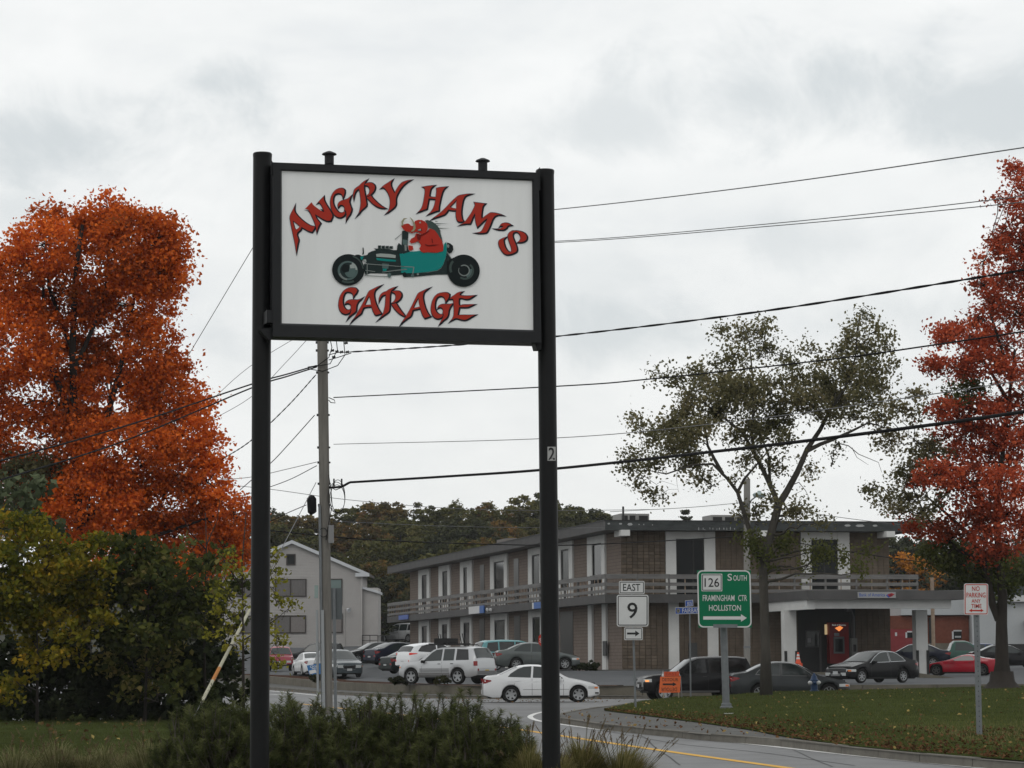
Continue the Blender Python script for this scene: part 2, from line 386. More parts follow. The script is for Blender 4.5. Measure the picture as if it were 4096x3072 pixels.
CRACK = pm('tar_seal', (.05, .05, .05), rough=.7, var=.2, scale=4)
def crack(pts, wd):
    q = []
    for (a, b), (c_, d_) in zip(pts, pts[1:]):
        for k in range(4): q.append((lerp(a, c_, k / 4) + rnd.uniform(-9, 9), lerp(b, d_, k / 4) + rnd.uniform(-1, 1)))
    stripe('road_crack', q + [pts[-1]], wd, CRACK, .004)
crack([(2330, 2908), (2700, 2975), (3050, 3010), (3420, 3062)], .035); crack([(2560, 2938), (2640, 3000), (2720, 3060)], .03); crack([(3180, 2998), (3230, 3030), (3330, 3066)], .03)
crack([(1150, 2800), (1500, 2824), (1900, 2852), (2110, 2890)], .05); crack([(1750, 2816), (2050, 2830), (2500, 2826)], .05); crack([(1420, 2800), (1380, 2822), (1300, 2850)], .05); crack([(1900, 2818), (1960, 2850), (2080, 2905)], .04)

# ------------------------------------------------------------------ bank building
O = Vector((5.2, 152, 0)); UR = Vector((.978, .2086, 0)); UL = Vector((-.2086, .978, 0)); Z = Vector((0, 0, 1))
def L(u, v, z): return O + UR * u + UL * v + Z * z
MW = Matrix(((UR.x, UL.x, 0, O.x), (UR.y, UL.y, 0, O.y), (0, 0, 1, 0), (0, 0, 0, 1)))
def uF(px, v, py=2400):                                     # photo column -> u on a front plane
    return (onp(px, py, L(0, v, 0), UL) - O).dot(UR)
def vS(px, u, py=2400):                                     # photo column -> v on a side plane
    return (onp(px, py, L(u, 0, 0), UR) - O).dot(UL)
GB, DK, DK0, SF, RT_ = .6, 5.31, 4.90, 8.95, 9.46           # base, deck top, deck underside, soffit, roof top
OV = 1.25
def texmat(name, c1, c2, mortar, bw, bh):
    m, t, b = bsdf(name); gmy = t.nodes.new('ShaderNodeNewGeometry'); d = t.nodes.new('ShaderNodeVectorMath'); d.operation = 'DOT_PRODUCT'; d.inputs[1].default_value = UL
    t.links.new(gmy.outputs['Position'], d.inputs[0]); s = t.nodes.new('ShaderNodeSeparateXYZ'); t.links.new(gmy.outputs['Position'], s.inputs[0])
    c = t.nodes.new('ShaderNodeCombineXYZ'); t.links.new(d.outputs['Value'], c.inputs[0]); t.links.new(s.outputs['Z'], c.inputs[1])
    k = t.nodes.new('ShaderNodeTexBrick'); k.offset = 0.0; k.inputs['Scale'].default_value = 1; k.inputs['Brick Width'].default_value = bw; k.inputs['Row Height'].default_value = bh; k.inputs['Mortar Size'].default_value = .012
    k.inputs['Color1'].default_value = (*c1, 1); k.inputs['Color2'].default_value = (*c2, 1); k.inputs['Mortar'].default_value = (*mortar, 1)
    t.links.new(c.outputs[0], k.inputs['Vector']); t.links.new(k.outputs['Color'], b.inputs['Base Color']); b.inputs['Roughness'].default_value = .9; return m
BLK = pm('block_brown', (.150, .118, .090), spec=0.15, rough=.9, var=.2, scale=2.5, scale2=.35, var2=.22)
BLK2 = pm('block_brown_pale', (.185, .146, .110), spec=0.15, rough=.9, var=.14, scale=2.5)
MORT = pm('mortar_dark', (.105, .084, .068), rough=1)
BSIDE = texmat('block_wall', (.165, .125, .10), (.140, .106, .085), (.06, .047, .04), .34, .19)
STUC = pm('white_stucco', (.74, .74, .72), rough=.85, var=.06, scale=1.2, scale2=.3, var2=.05)
FASC = pm('fascia_grey', (.108, .105, .104), spec=0.2, rough=.8, var=.15, scale=1.2)
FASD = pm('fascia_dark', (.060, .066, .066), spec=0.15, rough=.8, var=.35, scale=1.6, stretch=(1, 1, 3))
SOFF = pm('soffit_grey', (.26, .25, .24), rough=.9)
GLASS = pm('window_glass', (.012, .014, .015), rough=.06, spec=.12)
FRAME = pm('window_frame_dark', (.022, .022, .022), rough=.5)
PLANK = pm('weathered_wood', (.185, .18, .175), rough=.9, var=.3, scale=1.5, stretch=(.4, .4, 4))
PICK = pm('picket_wood', (.36, .27, .20), rough=.9, var=.2, scale=3)
bank = thing('bank_building', 'two storey brown block office building with flat roof and wooden balcony', 'building', tuple(L(0, 0, GB)))
def bb(m, u0, u1, v0, v1, z0, z1): m.box((u0, v0, z0), (u1, v1, z1), MW); return m
vEND = vS(1640, OV); vDECK = vS(1551, 0); uEND = uF(3560, OV); uRF = uEND + 1.3
# core walls (mortar colour shows in the joints), set back behind the facing
bb(MB(), OV + .06, uEND, OV + .06, vEND, GB, SF).build('wall', MORT, bank)
m = MB(); bb(m, 0, uRF, 0, vDECK, SF + .02, RT_ - .06); m.build('roof', SOFF, bank)
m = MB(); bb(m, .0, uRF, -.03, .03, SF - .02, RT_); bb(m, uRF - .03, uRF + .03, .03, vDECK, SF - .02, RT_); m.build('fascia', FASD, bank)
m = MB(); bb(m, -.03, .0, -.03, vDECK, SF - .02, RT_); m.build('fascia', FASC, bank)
m = MB(); bb(m, -.06, uRF + .05, -.06, .02, RT_ + .003, RT_ + .05); bb(m, -.06, 0.02, .02, vDECK, RT_ + .003, RT_ + .05); m.build('roof_edge_trim', pm('trim_dark', (.03, .03, .03), rough=.6), bank)
PATCH = pm('peeled_paint', (.42, .43, .43), rough=.9)
m = MB()
for px, wd, hh, z in ((2435, 12, .10, .33), (2482, 14, .10, .33), (2520, 22, .16, .30), (2556, 5, .07, .3), (2575, 4, .08, .3), (2610, 5, .06, .28)) + tuple((2795 + i * 14 + rnd.uniform(-4, 4), rnd.uniform(2, 5), rnd.uniform(.06, .2), rnd.uniform(.02, .12)) for i in range(11)) + ((3390, 28, .13, .3), (3440, 40, .15, .29), (3500, 22, .12, .3), (3236, 12, .06, .35)):
    u = uF(px, -.03, 2100); k = wd / 71.
    m.poly([[(u - k / 2, z), (u - k * .2, z - hh * .4), (u + k * .3, z - hh * .3), (u + k / 2, z), (u + k * .25, z + hh * .6), (u - k * .3, z + hh * .5)]], lambda a, b: L(a, -.036, SF + b))
m.build('peeled_patch', PATCH, bank)
# balcony deck
m = MB(); bb(m, 0, uRF, 0, OV + .05, DK0, DK); bb(m, 0, OV + .05, OV + .051, vDECK, DK0, DK); bb(m, uEND, uRF, OV + .051, vEND, DK0, DK); m.build('balcony_deck', SOFF, bank)
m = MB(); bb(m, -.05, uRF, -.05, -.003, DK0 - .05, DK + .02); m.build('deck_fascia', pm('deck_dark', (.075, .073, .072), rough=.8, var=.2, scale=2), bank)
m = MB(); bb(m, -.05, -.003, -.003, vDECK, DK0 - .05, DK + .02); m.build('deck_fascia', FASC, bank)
# facing panels, pilasters, openings: front
front_up = [('b', 2486, 2664), ('c', 2664, 2705), ('w', 2705, 2818), ('c', 2818, 2862), ('b', 2862, 3206), ('c', 3206, 3247), ('w', 3247, 3353), ('c', 3353, 3400), ('b', 3400, 3560)]
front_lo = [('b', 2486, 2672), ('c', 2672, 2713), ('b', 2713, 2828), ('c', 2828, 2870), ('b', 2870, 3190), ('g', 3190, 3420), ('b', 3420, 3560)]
blk = {}
def block_mesh(w_, h_):
    k = (round(w_, 3), round(h_, 3))
    if k not in blk:
        me = bpy.data.meshes.new('block'); a, b, c = w_ / 2 - .009, h_ / 2 - .008, .055; e = .006
        vs = [(-a, .0, -b), (a, .0, -b), (a, .0, b), (-a, .0, b), (-a + e, -c, -b + e), (a - e, -c, -b + e), (a - e, -c, b - e), (-a + e, -c, b - e)]
        me.from_pydata(vs, [], [(4, 5, 6, 7), (0, 1, 5, 4), (1, 2, 6, 5), (2, 3, 7, 6), (3, 0, 4, 7)]); me.materials.append(BLK)
        m2 = me.copy(); m2.materials[0] = BLK2; blk[k] = (me, m2)
    return blk[k]
nblk = 0
def blocks_front(u0, u1, z0, z1, single):
    global nblk
    nx = max(1, round((u1 - u0) / .33)); nz = max(1, round((z1 - z0) / .19)); w_, h_ = (u1 - u0) / nx, (z1 - z0) / nz
    ms = block_mesh(w_, h_); mb = MB()
    for i in range(nx):
        for j in range(nz):
            p = (u0 + (i + .5) * w_, OV + .058 - rnd.uniform(0, .006), z0 + (j + .5) * h_)
            if single and nblk < 296:
                nblk += 1
                o = bpy.data.objects.new('block', ms[rnd.random() < .3]); col.objects.link(o); o.parent = bank
                o.matrix_basis = wmat(bank).inverted() @ (MW @ Matrix.Translation(p))
            else:
                a, b, c = w_ / 2 - .009, h_ / 2 - .008, .055
                vs = [MW @ Vector((p[0] + x, p[1] + y, p[2] + z)) for x, y, z in ((-a, 0, -b), (a, 0, -b), (a, 0, b), (-a, 0, b), (-a, -c, -b), (a, -c, -b), (a, -c, b), (-a, -c, b))]
                mb.add(vs, [(4, 5, 6, 7), (0, 1, 5, 4), (1, 2, 6, 5), (2, 3, 7, 6), (3, 0, 4, 7)])
    if mb.f: o = mb.build('block_facing', BLK, bank); o['kind'] = 'stuff'
def window_front(u0, u1, z0, z1, v, mull=.5, wide=True):
    f = MB(); w_ = .07; bb(f, u0, u0 + w_, v - .04, v, z0, z1); bb(f, u1 - w_, u1, v - .04, v, z0, z1); bb(f, u0 + w_, u1 - w_, v - .04, v, z1 - w_, z1); bb(f, u0 + w_, u1 - w_, v - .04, v, z0, z0 + w_)
    um = lerp(u0, u1, mull)
    if wide: bb(f, um - .05, um + .05, v - .05, v - .002, z0 + w_, z1 - w_)
    fo = f.build('window', FRAME, bank)
    g_ = MB(); bb(g_, u0 + w_, um - .05 if wide else u1 - w_, v - .02, v - .012, z0 + w_, z1 - w_); g_.build('pane', GLASS, fo)
    if wide: g_ = MB(); bb(g_, um + .05, u1 - w_, v - .024, v - .016, z0 + w_, z1 - w_); g_.build('pane', GLASS, fo)
    return fo
for rowi, (lst, z0, z1) in enumerate(((front_up, DK + .003, SF - .02), (front_lo, GB, DK0 - .003))):
    for i, (k, a, b) in enumerate(lst):
        a_, b_ = uF(a, OV), uF(b, OV)
        if k == 'b': blocks_front(a_, b_, z0, z1, i == 0)
        elif k == 'c': bb(MB(), a_, b_, OV - .10, OV + .058, z0, z1).build('pilaster', STUC, bank)
        elif k == 'w':
            window_front(a_ + .003, b_ - .003, z0, z1 - .42, OV + .055, .62 if rowi == 0 and i == 2 else .5); bb(MB(), a_ + .003, b_ - .003, OV - .06, OV + .058, z1 - .418, z1).build('lintel', STUC, bank)
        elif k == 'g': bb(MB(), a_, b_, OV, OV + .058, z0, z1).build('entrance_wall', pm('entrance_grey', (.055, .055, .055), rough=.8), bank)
# side face
bb(MB(), OV, OV + .058, OV + .06, vEND, GB, DK0 - .003).build('wall', BSIDE, bank); bb(MB(), OV, OV + .058, OV + .06, vEND, DK + .003, SF - .02).build('wall', BSIDE, bank)
q4 = lambda x: 1500 + x / 1.843
side_up = [(320, 402, 345, 382), (470, 553, 497, 535), (628, 716, 652, 680), (850, 975, 877, 952), (1130, 1238, 1158, 1216), (1345, 1458, 1372, 1432), (1567, 1697, 1603, 1672)]
side_lo = [(322, 400, 345, 383), (470, 550, 493, 532), (630, 712, 652, 697), (850, 975, 880, 958), (1130, 1238, 1160, 1216)]
WINGREY = pm('blind_grey', (.06, .062, .06), rough=.25, spec=.15)
def bvs(m, v0, v1, u0, u1, z0, z1): lo, hi = min(v0, v1), max(v0, v1); return bb(m, u0, u1, lo, hi, z0, z1)
for rowi, (lst, z0, z1) in enumerate(((side_up, DK + .003, SF - .02), (side_lo, GB + .2, DK0 - .003))):
    for a, b, c, d in lst:
        va, vb, vc, vd = (vS(q4(t), OV - .1) for t in (a, b, c, d))
        m = MB(); bvs(m, va, vc, OV - .12, OV - .002, z0, z1); bvs(m, vd, vb, OV - .12, OV - .002, z0, z1); bvs(m, vc, vd, OV - .12, OV - .002, z1 - .45, z1)
        if rowi == 0: bvs(m, vc, vd, OV - .12, OV - .002, z0, z0 + .75)
        m.build('window_surround', STUC, bank)
        f = MB(); zb_ = z0 + (.75 if rowi == 0 else 0); zt_ = z1 - .45; vm = (vc + vd) / 2
        for p, q in ((vd, vd + .09), (vc - .09, vc)): bvs(f, p, q, OV - .07, OV - .003, zb_, zt_)
        bvs(f, vd + .09, vc - .09, OV - .07, OV - .003, zt_ - .09, zt_); bvs(f, vd + .09, vc - .09, OV - .07, OV - .003, zb_, zb_ + .09)
        fo = f.build('window', FRAME, bank); g_ = MB(); bvs(g_, vd + .09, vc - .09, OV - .035, OV - .02, zb_ + .09, zt_ - .09); g_.build('pane', WINGREY if rnd.random() < .5 else GLASS, fo)
for a, b, up in ((775, 805, 1), (1025, 1060, 1), (770, 806, 0), (1025, 1068, 0), (1365, 1458, 0)):
    va, vb = vS(q4(a), OV - .02), vS(q4(b), OV - .02); z0, z1 = ((DK + .003, SF - .5) if up else (GB + .2, DK0 - .25))
    m = MB(); bvs(m, va, vb, OV - .03, OV - .003, z0, z1); m.build('dark_opening', pm('opening_dark', (.02, .019, .018), rough=.3), bank)  # flat dark openings; the last has a recess's shade put into its colour
for a, b, lab in ((1572, 1600, 1), (1675, 1703, 1)):
    m = MB(); bvs(m, vS(q4(a), OV - .1), vS(q4(b), OV - .1), OV - .14, OV - .002, GB, DK0 - .003); m.build('pilaster', STUC, bank)
m = MB(); va, vb = vS(q4(1677), OV - .2), vS(q4(1701), OV - .2); bvs(m, va, vb, OV - .22, OV - .142, 1.9, 2.75); m.build('meter_box', pm('box_grey', (.06, .06, .06), rough=.6), bank)
m = MB(); bb(m, uF(2755, OV - .2), uF(2787, OV - .2), OV - .18, OV - .003, 1.75, 2.6); m.build('meter_box', MATS['box_grey'], bank)
# balcony railing: planks, pickets
ZP = ((6.20, 6.46), (5.80, 5.99), (5.42, 5.60))
def rail(p0, p1, nsec, npick):
    d = (p1 - p0); ln = d.length; d = d / ln; n = Vector((d.y, -d.x, 0))
    if (p0 + n - L(8, 20, 0)).length < (p0 - n - L(8, 20, 0)).length: n = -n
    for i in range(nsec):
        a, b = p0 + d * (ln * i / nsec), p0 + d * (ln * (i + 1) / nsec)
        pm_ = MB(); pm_.box((-.05, -.06, DK + .02), (.05, .05, 6.46), Matrix.Translation(Vector((a.x, a.y, 0))) @ Matrix(((d.x, n.x, 0, 0), (d.y, n.y, 0, 0), (0, 0, 1, 0), (0, 0, 0, 1)))); pm_.build('post', PLANK, bank)
        for z0, z1 in ZP:
            s = rnd.uniform(-.012, .012); q = MB(); M = Matrix.Translation(Vector((a.x, a.y, 0))) @ Matrix(((d.x, n.x, 0, 0), (d.y, n.y, 0, 0), (0, 0, 1, 0), (0, 0, 0, 1)))
            q.box((.006, .052, z0 + s), ((b - a).length - .006, .092, z1 + s), M); q.build('plank', PLANK, bank)
        for j in range(1, npick):
            c = a + (b - a) * (j / npick); M = Matrix.Translation(Vector((c.x, c.y, 0))) @ Matrix(((d.x, n.x, 0, 0), (d.y, n.y, 0, 0), (0, 0, 1, 0), (0, 0, 0, 1)))
            q = MB(); q.box((-.025, .005, DK + .02), (.025, .05, 6.40), M); q.build('picket', PICK, bank)
rail(L(.0, .05, 0), L(uRF - .05, .05, 0), 10, 2)
rail(L(.05, .15, 0), L(.05, vDECK - .05, 0), 22, 4)
rail(L(.05, vDECK - .05, 0), L(OV + 2, vDECK - .05, 0), 1, 4)
rail(L(uRF - .05, .1, 0), L(uRF - .05, 8, 0), 3, 2)
# beam ends under the roof, roof units, chimney
for px in (2500, 3060, 3560):
    u = uF(px, -.3, 2130); m = MB(); bb(m, u - .25, u + .25, -.45, 1.2, SF - .35, SF - .02); m.build('beam', STUC, bank)
def roof_unit(px0, px1, v, h, nf):
    u0, u1 = uF(px0, v, 2070), uF(px1, v, 2070); t = thing('air_conditioner', None, None, tuple(L(u0, v, RT_)))
    o = bb(MB(), u0, u1, v, v + 2, RT_ - .06, RT_ + h).build('casing', pm('ac_grey', (.30, .30, .29), rough=.6), t)
    for i in range(nf):
        a = lerp(u0, u1, (i + .12) / nf); b = lerp(u0, u1, (i + .88) / nf); bb(MB(), a, b, v - .02, v - .003, RT_ + .1, RT_ + h - .12).build('grille', pm('ac_dark', (.02, .02, .02), rough=.7), t)
    return t
t = roof_unit(2484, 2545, 6, .75, 2); tag(t, 'small grey rooftop unit at the corner end of the roof', 'air conditioner', 'rooftop units')
t = roof_unit(2550, 2597, 7, .8, 1); tag(t, 'dark fronted rooftop unit beside the vent pipe', 'air conditioner', 'rooftop units')
t = roof_unit(2846, 2990, 6, .7, 3); tag(t, 'wide grey rooftop unit behind the middle tree', 'air conditioner', 'rooftop units')
m = MB(); u = uF(2496, 5); m.tube([L(u, 5, RT_ - .06), L(u, 5, RT_ + 1.1)], .06, 8); tag(m.build('vent_pipe', FRAME), 'thin dark vent pipe standing on the flat roof', 'pipe')
c0 = onp(2022, 2162, L(5, 0, 0), UR); vv = (c0 - O).dot(UL); m = MB(); bb(m, 4.7, 5.5, vv - 1.8, vv + 1.8, RT_ - .06, c0.z + .1); tag(m.build('chimney', pm('chimney_grey', (.2, .18, .17), rough=.9)), 'low grey block chimney on the flat roof', 'chimney')
# canopy of the drive-through
uc = 9.15; vc = -8.3; uce = 18.0
can = thing('bank_canopy', 'grey edged drive-through canopy on white beams and pillars', 'canopy', tuple(L(uc, vc, .9)))
bb(MB(), uc, uce, vc, -.06, DK0 + .02, DK - .02).build('canopy_roof', SOFF, can)
m = MB(); bb(m, uc - .04, uce + .04, vc - .05, vc - .003, DK0 - .07, DK + .02); bb(m, uc - .04, uc - .003, vc - .003, -.06, DK0 - .07, DK + .02); bb(m, uce + .003, uce + .04, vc - .003, -.06, DK0 - .07, DK + .02); m.build('fascia', FASC, can)
bb(MB(), uc + .05, uc + .5, vc + .35, -.1, 4.32, DK0 + .017).build('beam', STUC, can)
bb(MB(), uc + .503, uce - .5, vc + .5, vc + 1., 4.36, DK0 + .016).build('beam', STUC, can)
def pillar(px0, px1, v):
    u0, u1 = uF(px0, v), uF(px1, v); o = bb(MB(), u0, u1, v, v + .6, .4, 4.33).build('pillar', STUC, can)
    m = MB(); bb(m, u0 - .03, u0 + .12, v - .05, v - .003, .5, 2.1); bb(m, u1 - .10, u1 + .04, v - .05, v - .003, .5, 2.1); m.build('corner_guard', FRAME, o)
pillar(3136, 3184, -4.6); pillar(3662, 3708, -5.2)
sg = thing('bank_sign', 'white sign board with blue lettering and red flag mark on the canopy edge', 'sign', tuple(at(3505, 2380, 145)))
vp = vc - .06; us0, us1 = uF(3430, vp, 2380), uF(3582, vp, 2380)
def zF(px, py, v): return onp(px, py, L(0, v, 0), UL).z
zs0, zs1 = zF(3500, 2392, vp), zF(3500, 2368, vp)
bb(MB(), us0, us1, vp - .05, vp, zs0, zs1).build('board', pm('sign_white', (.36, .36, .36), rough=.5), sg)
m = MB(); lettering(m, 'Bank of America', lambda a, b: L(a, vp - .053, b), us0 + .08, zs0 + .08, us1 - .62, zs1 - .06); m.build('lettering', pm('sign_blue', (.03, .10, .42), rough=.5), sg)
def flag(P, cx, cz, w_, h_, par, ma, mb_):
    for i in range(3):
        x0 = cx - w_ / 2 + i * w_ * .16
        m = MB(); m.poly([[(x0 + w_ * .3, cz - h_ / 2 + i * h_ * .1), (x0 + w_ * .68, cz + (i - 1) * h_ * .12), (x0 + w_ * .34, cz + h_ * .36 - (2 - i) * h_ * .05), (x0, cz + (i - 1) * h_ * .05)]], lambda a, b: P(a, b + 0 * i)); m.build('logo_mark', ma if i else mb_, par)
flag(lambda a, b: L(a, vp - .054, b), us1 - .32, (zs0 + zs1) / 2, .5, .3, sg, pm('sign_red', (.5, .03, .04), rough=.5), MATS['sign_blue'])
# cash machine and panels in the entrance
at_u0, at_u1 = uF(3311, OV - .3), uF(3388, OV - .3); az0, az1 = zF(3350, 2640, OV - .3), zF(3350, 2490, OV - .3)
atm = thing('cash_machine', 'red cash machine with lit orange mark in the dark entrance', 'cash machine', tuple(L((at_u0 + at_u1) / 2, OV - .2, az0)))
bb(MB(), at_u0, at_u1, OV - .5, OV - .003, az0 - .2, az1).build('body', pm('atm_red', (.28, .012, .015), rough=.4), atm)
uu = at_u1 - at_u0
bb(MB(), at_u0 + uu * .2, at_u0 + uu * .76, OV - .53, OV - .503, lerp(az0, az1, .17), lerp(az0, az1, .62)).build('screen_panel', pm('atm_grey', (.16, .17, .18), rough=.4), atm)
bb(MB(), at_u0 + uu * .28, at_u0 + uu * .66, OV - .56, OV - .533, lerp(az0, az1, .22), lerp(az0, az1, .56)).build('screen', pm('atm_dark', (.02, .022, .025), rough=.2), atm)
bb(MB(), at_u0 + uu * .24, at_u0 + uu * .5, OV - .53, OV - .503, lerp(az0, az1, .64), lerp(az0, az1, .72)).build('notice', pm('notice_grey', (.3, .31, .32), rough=.5), atm)
m = MB(); lettering(m, 'Bank of America', lambda a, b: L(a, OV - .506, b), at_u0 + uu * .15, lerp(az0, az1, .91), at_u0 + uu * .85, lerp(az0, az1, .955)); m.build('lettering', pm('letter_white', (.7, .7, .7), rough=.5, emit=((.9, .85, .8), .25)), atm)
cz = lerp(az0, az1, .84); cu_ = at_u0 + uu * .5
m = MB(); m.poly([[(cu_ - .25, cz + .02), (cu_, cz - .17), (cu_ + .25, cz + .04), (cu_ + .05, cz + .15)]], lambda a, b: L(a, OV - .507, b)); m.build('lit_mark', pm('lit_orange', (.8, .2, .05), emit=((1, .30, .08), .9)), atm)
bb(MB(), at_u0 - .12, at_u0 - .06, OV - .3, OV - .003, lerp(az0, az1, .68), lerp(az0, az1, .95)).build('side_light', pm('lit_pale', (.6, .5, .3), emit=((1, .75, .4), .35)), atm)
w0 = thing('entrance_window', 'pale framed window beside the cash machine', 'window', tuple(L(uF(3245, OV), OV, 1.8)))
fo = bb(MB(), uF(3219, OV), uF(3277, OV), OV - .05, OV - .003, zF(3245, 2589, OV), zF(3245, 2521, OV)).build('frame', pm('frame_grey', (.10, .10, .10), rough=.5), w0)
bb(MB(), uF(3223, OV), uF(3273, OV), OV - .07, OV - .053, zF(3245, 2586, OV), zF(3245, 2525, OV)).build('pane', pm('pane_grey', (.03, .035, .035), rough=.1), w0)
bb(MB(), uF(3226, OV), uF(3240, OV), OV - .08, OV - .073, zF(3245, 2570, OV), zF(3245, 2552, OV)).build('notice', MATS['notice_grey'], w0)
t = thing('pay_phone', 'pale grey telephone post beside the red cash machine', 'telephone', tuple(L(uF(3412, -.5), -.5, 1)))
u0, u1 = uF(3402, -.5), uF(3424, -.5); bb(MB(), u0, u1, -.6, -.3, zF(3412, 2620, -.5), zF(3412, 2553, -.5)).build('hood', pm('phone_grey', (.22, .22, .21), rough=.6), t)
bb(MB(), u0 + .08, u1 - .08, -.63, -.603, zF(3412, 2607, -.5), zF(3412, 2578, -.5)).build('handset_panel', FRAME, t); bb(MB(), u0 + .05, u1 - .05, -.55, -.35, .9, zF(3412, 2620, -.5) - .003).build('post', MATS['phone_grey'], t)
m = MB(); m.tube([L(uF(3415, 0), .2, 1.), L(uF(3415, 0), .2, 4.0), L(uF(3405, 0), .2, 4.4), L(uF(3380, 0), -.1, 4.45)], .10, 8); tag(m.build('downpipe', pm('pipe_grey', (.1, .1, .1), rough=.6)), 'grey pipe bending under the canopy ceiling', 'pipe')
bb(MB(), uF(3274, OV - .4), uF(3281, OV - .4), OV - .5, OV - .4, .9, zF(3275, 2540, OV)).build('post', FASC, bank)
# low kerbs and slabs round the drive-through
m = MB(); m.box((-.8, .6, .2), (OV + 8.2, OV + 1, 1.12), MW @ Matrix.Translation((0, -1.9, 0))); struct(m.build('pavement', A_WALK))
for nm, lab, pts, D, h in (('concrete_kerb', 'low concrete slab edge beneath the canopy pillar', (3225, 3340), 146, .95), ('concrete_kerb', 'low sloping concrete wall in front of the red sports car', (3680, 3912), 146, .86)):
    a = at(pts[0], 2680, D); b = at(pts[1], 2690, D - 2); m = MB(); h2 = h - (.0 if pts[0] < 3400 else .42)
    d = Vector((.0, .35, 0)); m.add([(a.x, a.y, .2), (b.x, b.y, .2), (b.x, b.y + .4, .2), (a.x, a.y + .4, .2), (a.x, a.y, h), (b.x, b.y, h2), (b.x, b.y + .4, h2), (a.x, a.y + .4, h)], [(0, 3, 2, 1), (4, 5, 6, 7), (0, 1, 5, 4), (1, 2, 6, 5), (2, 3, 7, 6), (3, 0, 4, 7)])
    tag(m.build(nm, CONC), lab, 'wall')
# small signs hung on the balcony edge
def edge_sign(px0, px1, py0, py1, label, split, txt=False):
    uP = -.12; v0, v1 = vS(px0, uP, py0), vS(px1, uP, py0); z1 = onp(px0, py0, L(uP, 0, 0), UR).z; z0 = onp(px0, py1, L(uP, 0, 0), UR).z
    t = thing('hanging_sign', label, 'sign', tuple(L(uP, v0, z0)), group='signs on the balcony edge')
    vm = lerp(v0, v1, split) if split else None
    W_, B_ = pm('plastic_white', (.7, .7, .7), rough=.4), pm('plastic_blue', (.02, .12, .42), rough=.4)
    if split is None: m = MB(); bvs(m, v0, v1, uP - .06, uP, z0, z1); m.build('board', pm('board_blue', (.10, .16, .45), rough=.5), t)
    else:
        m = MB(); bvs(m, v0, vm, uP - .06, uP, z0, z1); m.build('board', W_, t); m = MB(); bvs(m, vm, v1, uP - .06, uP, z0, z1); m.build('end_panel', B_, t)
edge_sign(1597, 1634, 2462, 2480, 'small blue sign at the far end of the balcony edge', None)
edge_sign(1878, 1938, 2428, 2457, 'white sign box with a blue end on the balcony edge', .72)
edge_sign(2132, 2185, 2411, 2436, 'white and blue sign on the balcony edge cut by the black pole', .12)
t = thing('floodlight', 'pair of white floodlights below the balcony edge', 'light', tuple(L(-.1, vS(1958, -.1), 5)))
for px in (1952, 1965):
    p = onp(px, 2438, L(-.15, 0, 0), UR); m = MB(); m.lathe([(.001, -.08), (.06, -.05), (.13, .08), (.12, .10), (.001, .08)], p, (-.6, -.7, -.3), 10); m.build('lamp_head', MATS['plastic_white'], t, smooth=True)

# ------------------------------------------------------------------ clapboard house
HD = 240.0
SID = pm('clapboard', (.47, .45, .435), rough=.8, var=.05, scale=1.0)
TRIM = pm('house_trim', (.62, .64, .66), rough=.7)
house = thing('clapboard_house', 'pale grey three storey clapboard house with white gable trim behind the parked cars', 'house', tuple(at(1168, 2583, HD)))
def HP(px, py, d=0.0): return at(px, py, HD + d)
def hx(px): return HP(px, 2400).x
def hz(py): return HP(1200, py).z
xl, xa, xr = hx(889), hx(1168), hx(1447); zap, zev, zb_ = hz(2172), hz(2293), hz(2640)
def roofline(x): return zap - abs(x - xa) * (zap - zev) / (xr - xa)
m = MB(); m.poly([[(xl, zb_), (xr, zb_), (xr, zev), (xa, zap), (xl, zev)]], lambda a, b: Vector((a, HD, b)), Vector((0, 9, 0))); m.build('wall', SID, house)
m = MB(); m.box((xr + .002, HD + .4, zb_), (hx(1510), HD + 6, hz(2352))); m.build('wall', SID, house)
nb = 78; h_ = (zap - zb_) / nb
for i in range(nb):
    z0 = zb_ + i * h_; z1 = z0 + h_
    a = xl if z1 < zev else xa - (zap - z1) * (xr - xa) / (zap - zev); b = xr if z1 < zev else 2 * xa - a
    if b - a < .2: continue
    m = MB(); m.add([(a, HD - .07, z0), (b, HD - .07, z0), (b, HD - .012, z1), (a, HD - .012, z1), (a, HD - .002, z0), (b, HD - .002, z0), (b, HD - .002, z1), (a, HD - .002, z1)], [(0, 1, 2, 3), (0, 4, 5, 1), (0, 3, 7, 4), (1, 5, 6, 2)]); m.build('clapboard', SID, house)
za = hz(2352); n2 = int((za - zb_) / h_)
for i in range(n2):
    z0 = zb_ + i * h_; m = MB(); x1 = hx(1510)
    m.add([(xr + .06, HD + .35, z0), (x1, HD + .35, z0), (x1, HD + .388, z0 + h_), (xr + .06, HD + .388, z0 + h_)], [(0, 1, 2, 3)]); m.add([(xr + .06, HD + .35, z0), (x1, HD + .35, z0), (x1, HD + .398, z0), (xr + .06, HD + .398, z0)], [(3, 2, 1, 0)]); m.build('clapboard', SID, house)
e0, e1 = hx(860), hx(1476)
ROOFM = pm('roof_shingle', (.10, .09, .085), rough=.95, var=.2, scale=3)
rf = MB(); dz = .22; sl = (zap - zev) / (xr - xa)
rf.poly([[(e0, zap - (xa - e0) * sl + .02), (xa, zap + .02), (e1, zap - (e1 - xa) * sl + .02), (e1, zap - (e1 - xa) * sl + dz), (xa, zap + dz), (e0, zap - (xa - e0) * sl + dz)]], lambda a, b: Vector((a, HD - .30, b)), Vector((0, 9.8, 0))); rf.build('roof', ROOFM, house)
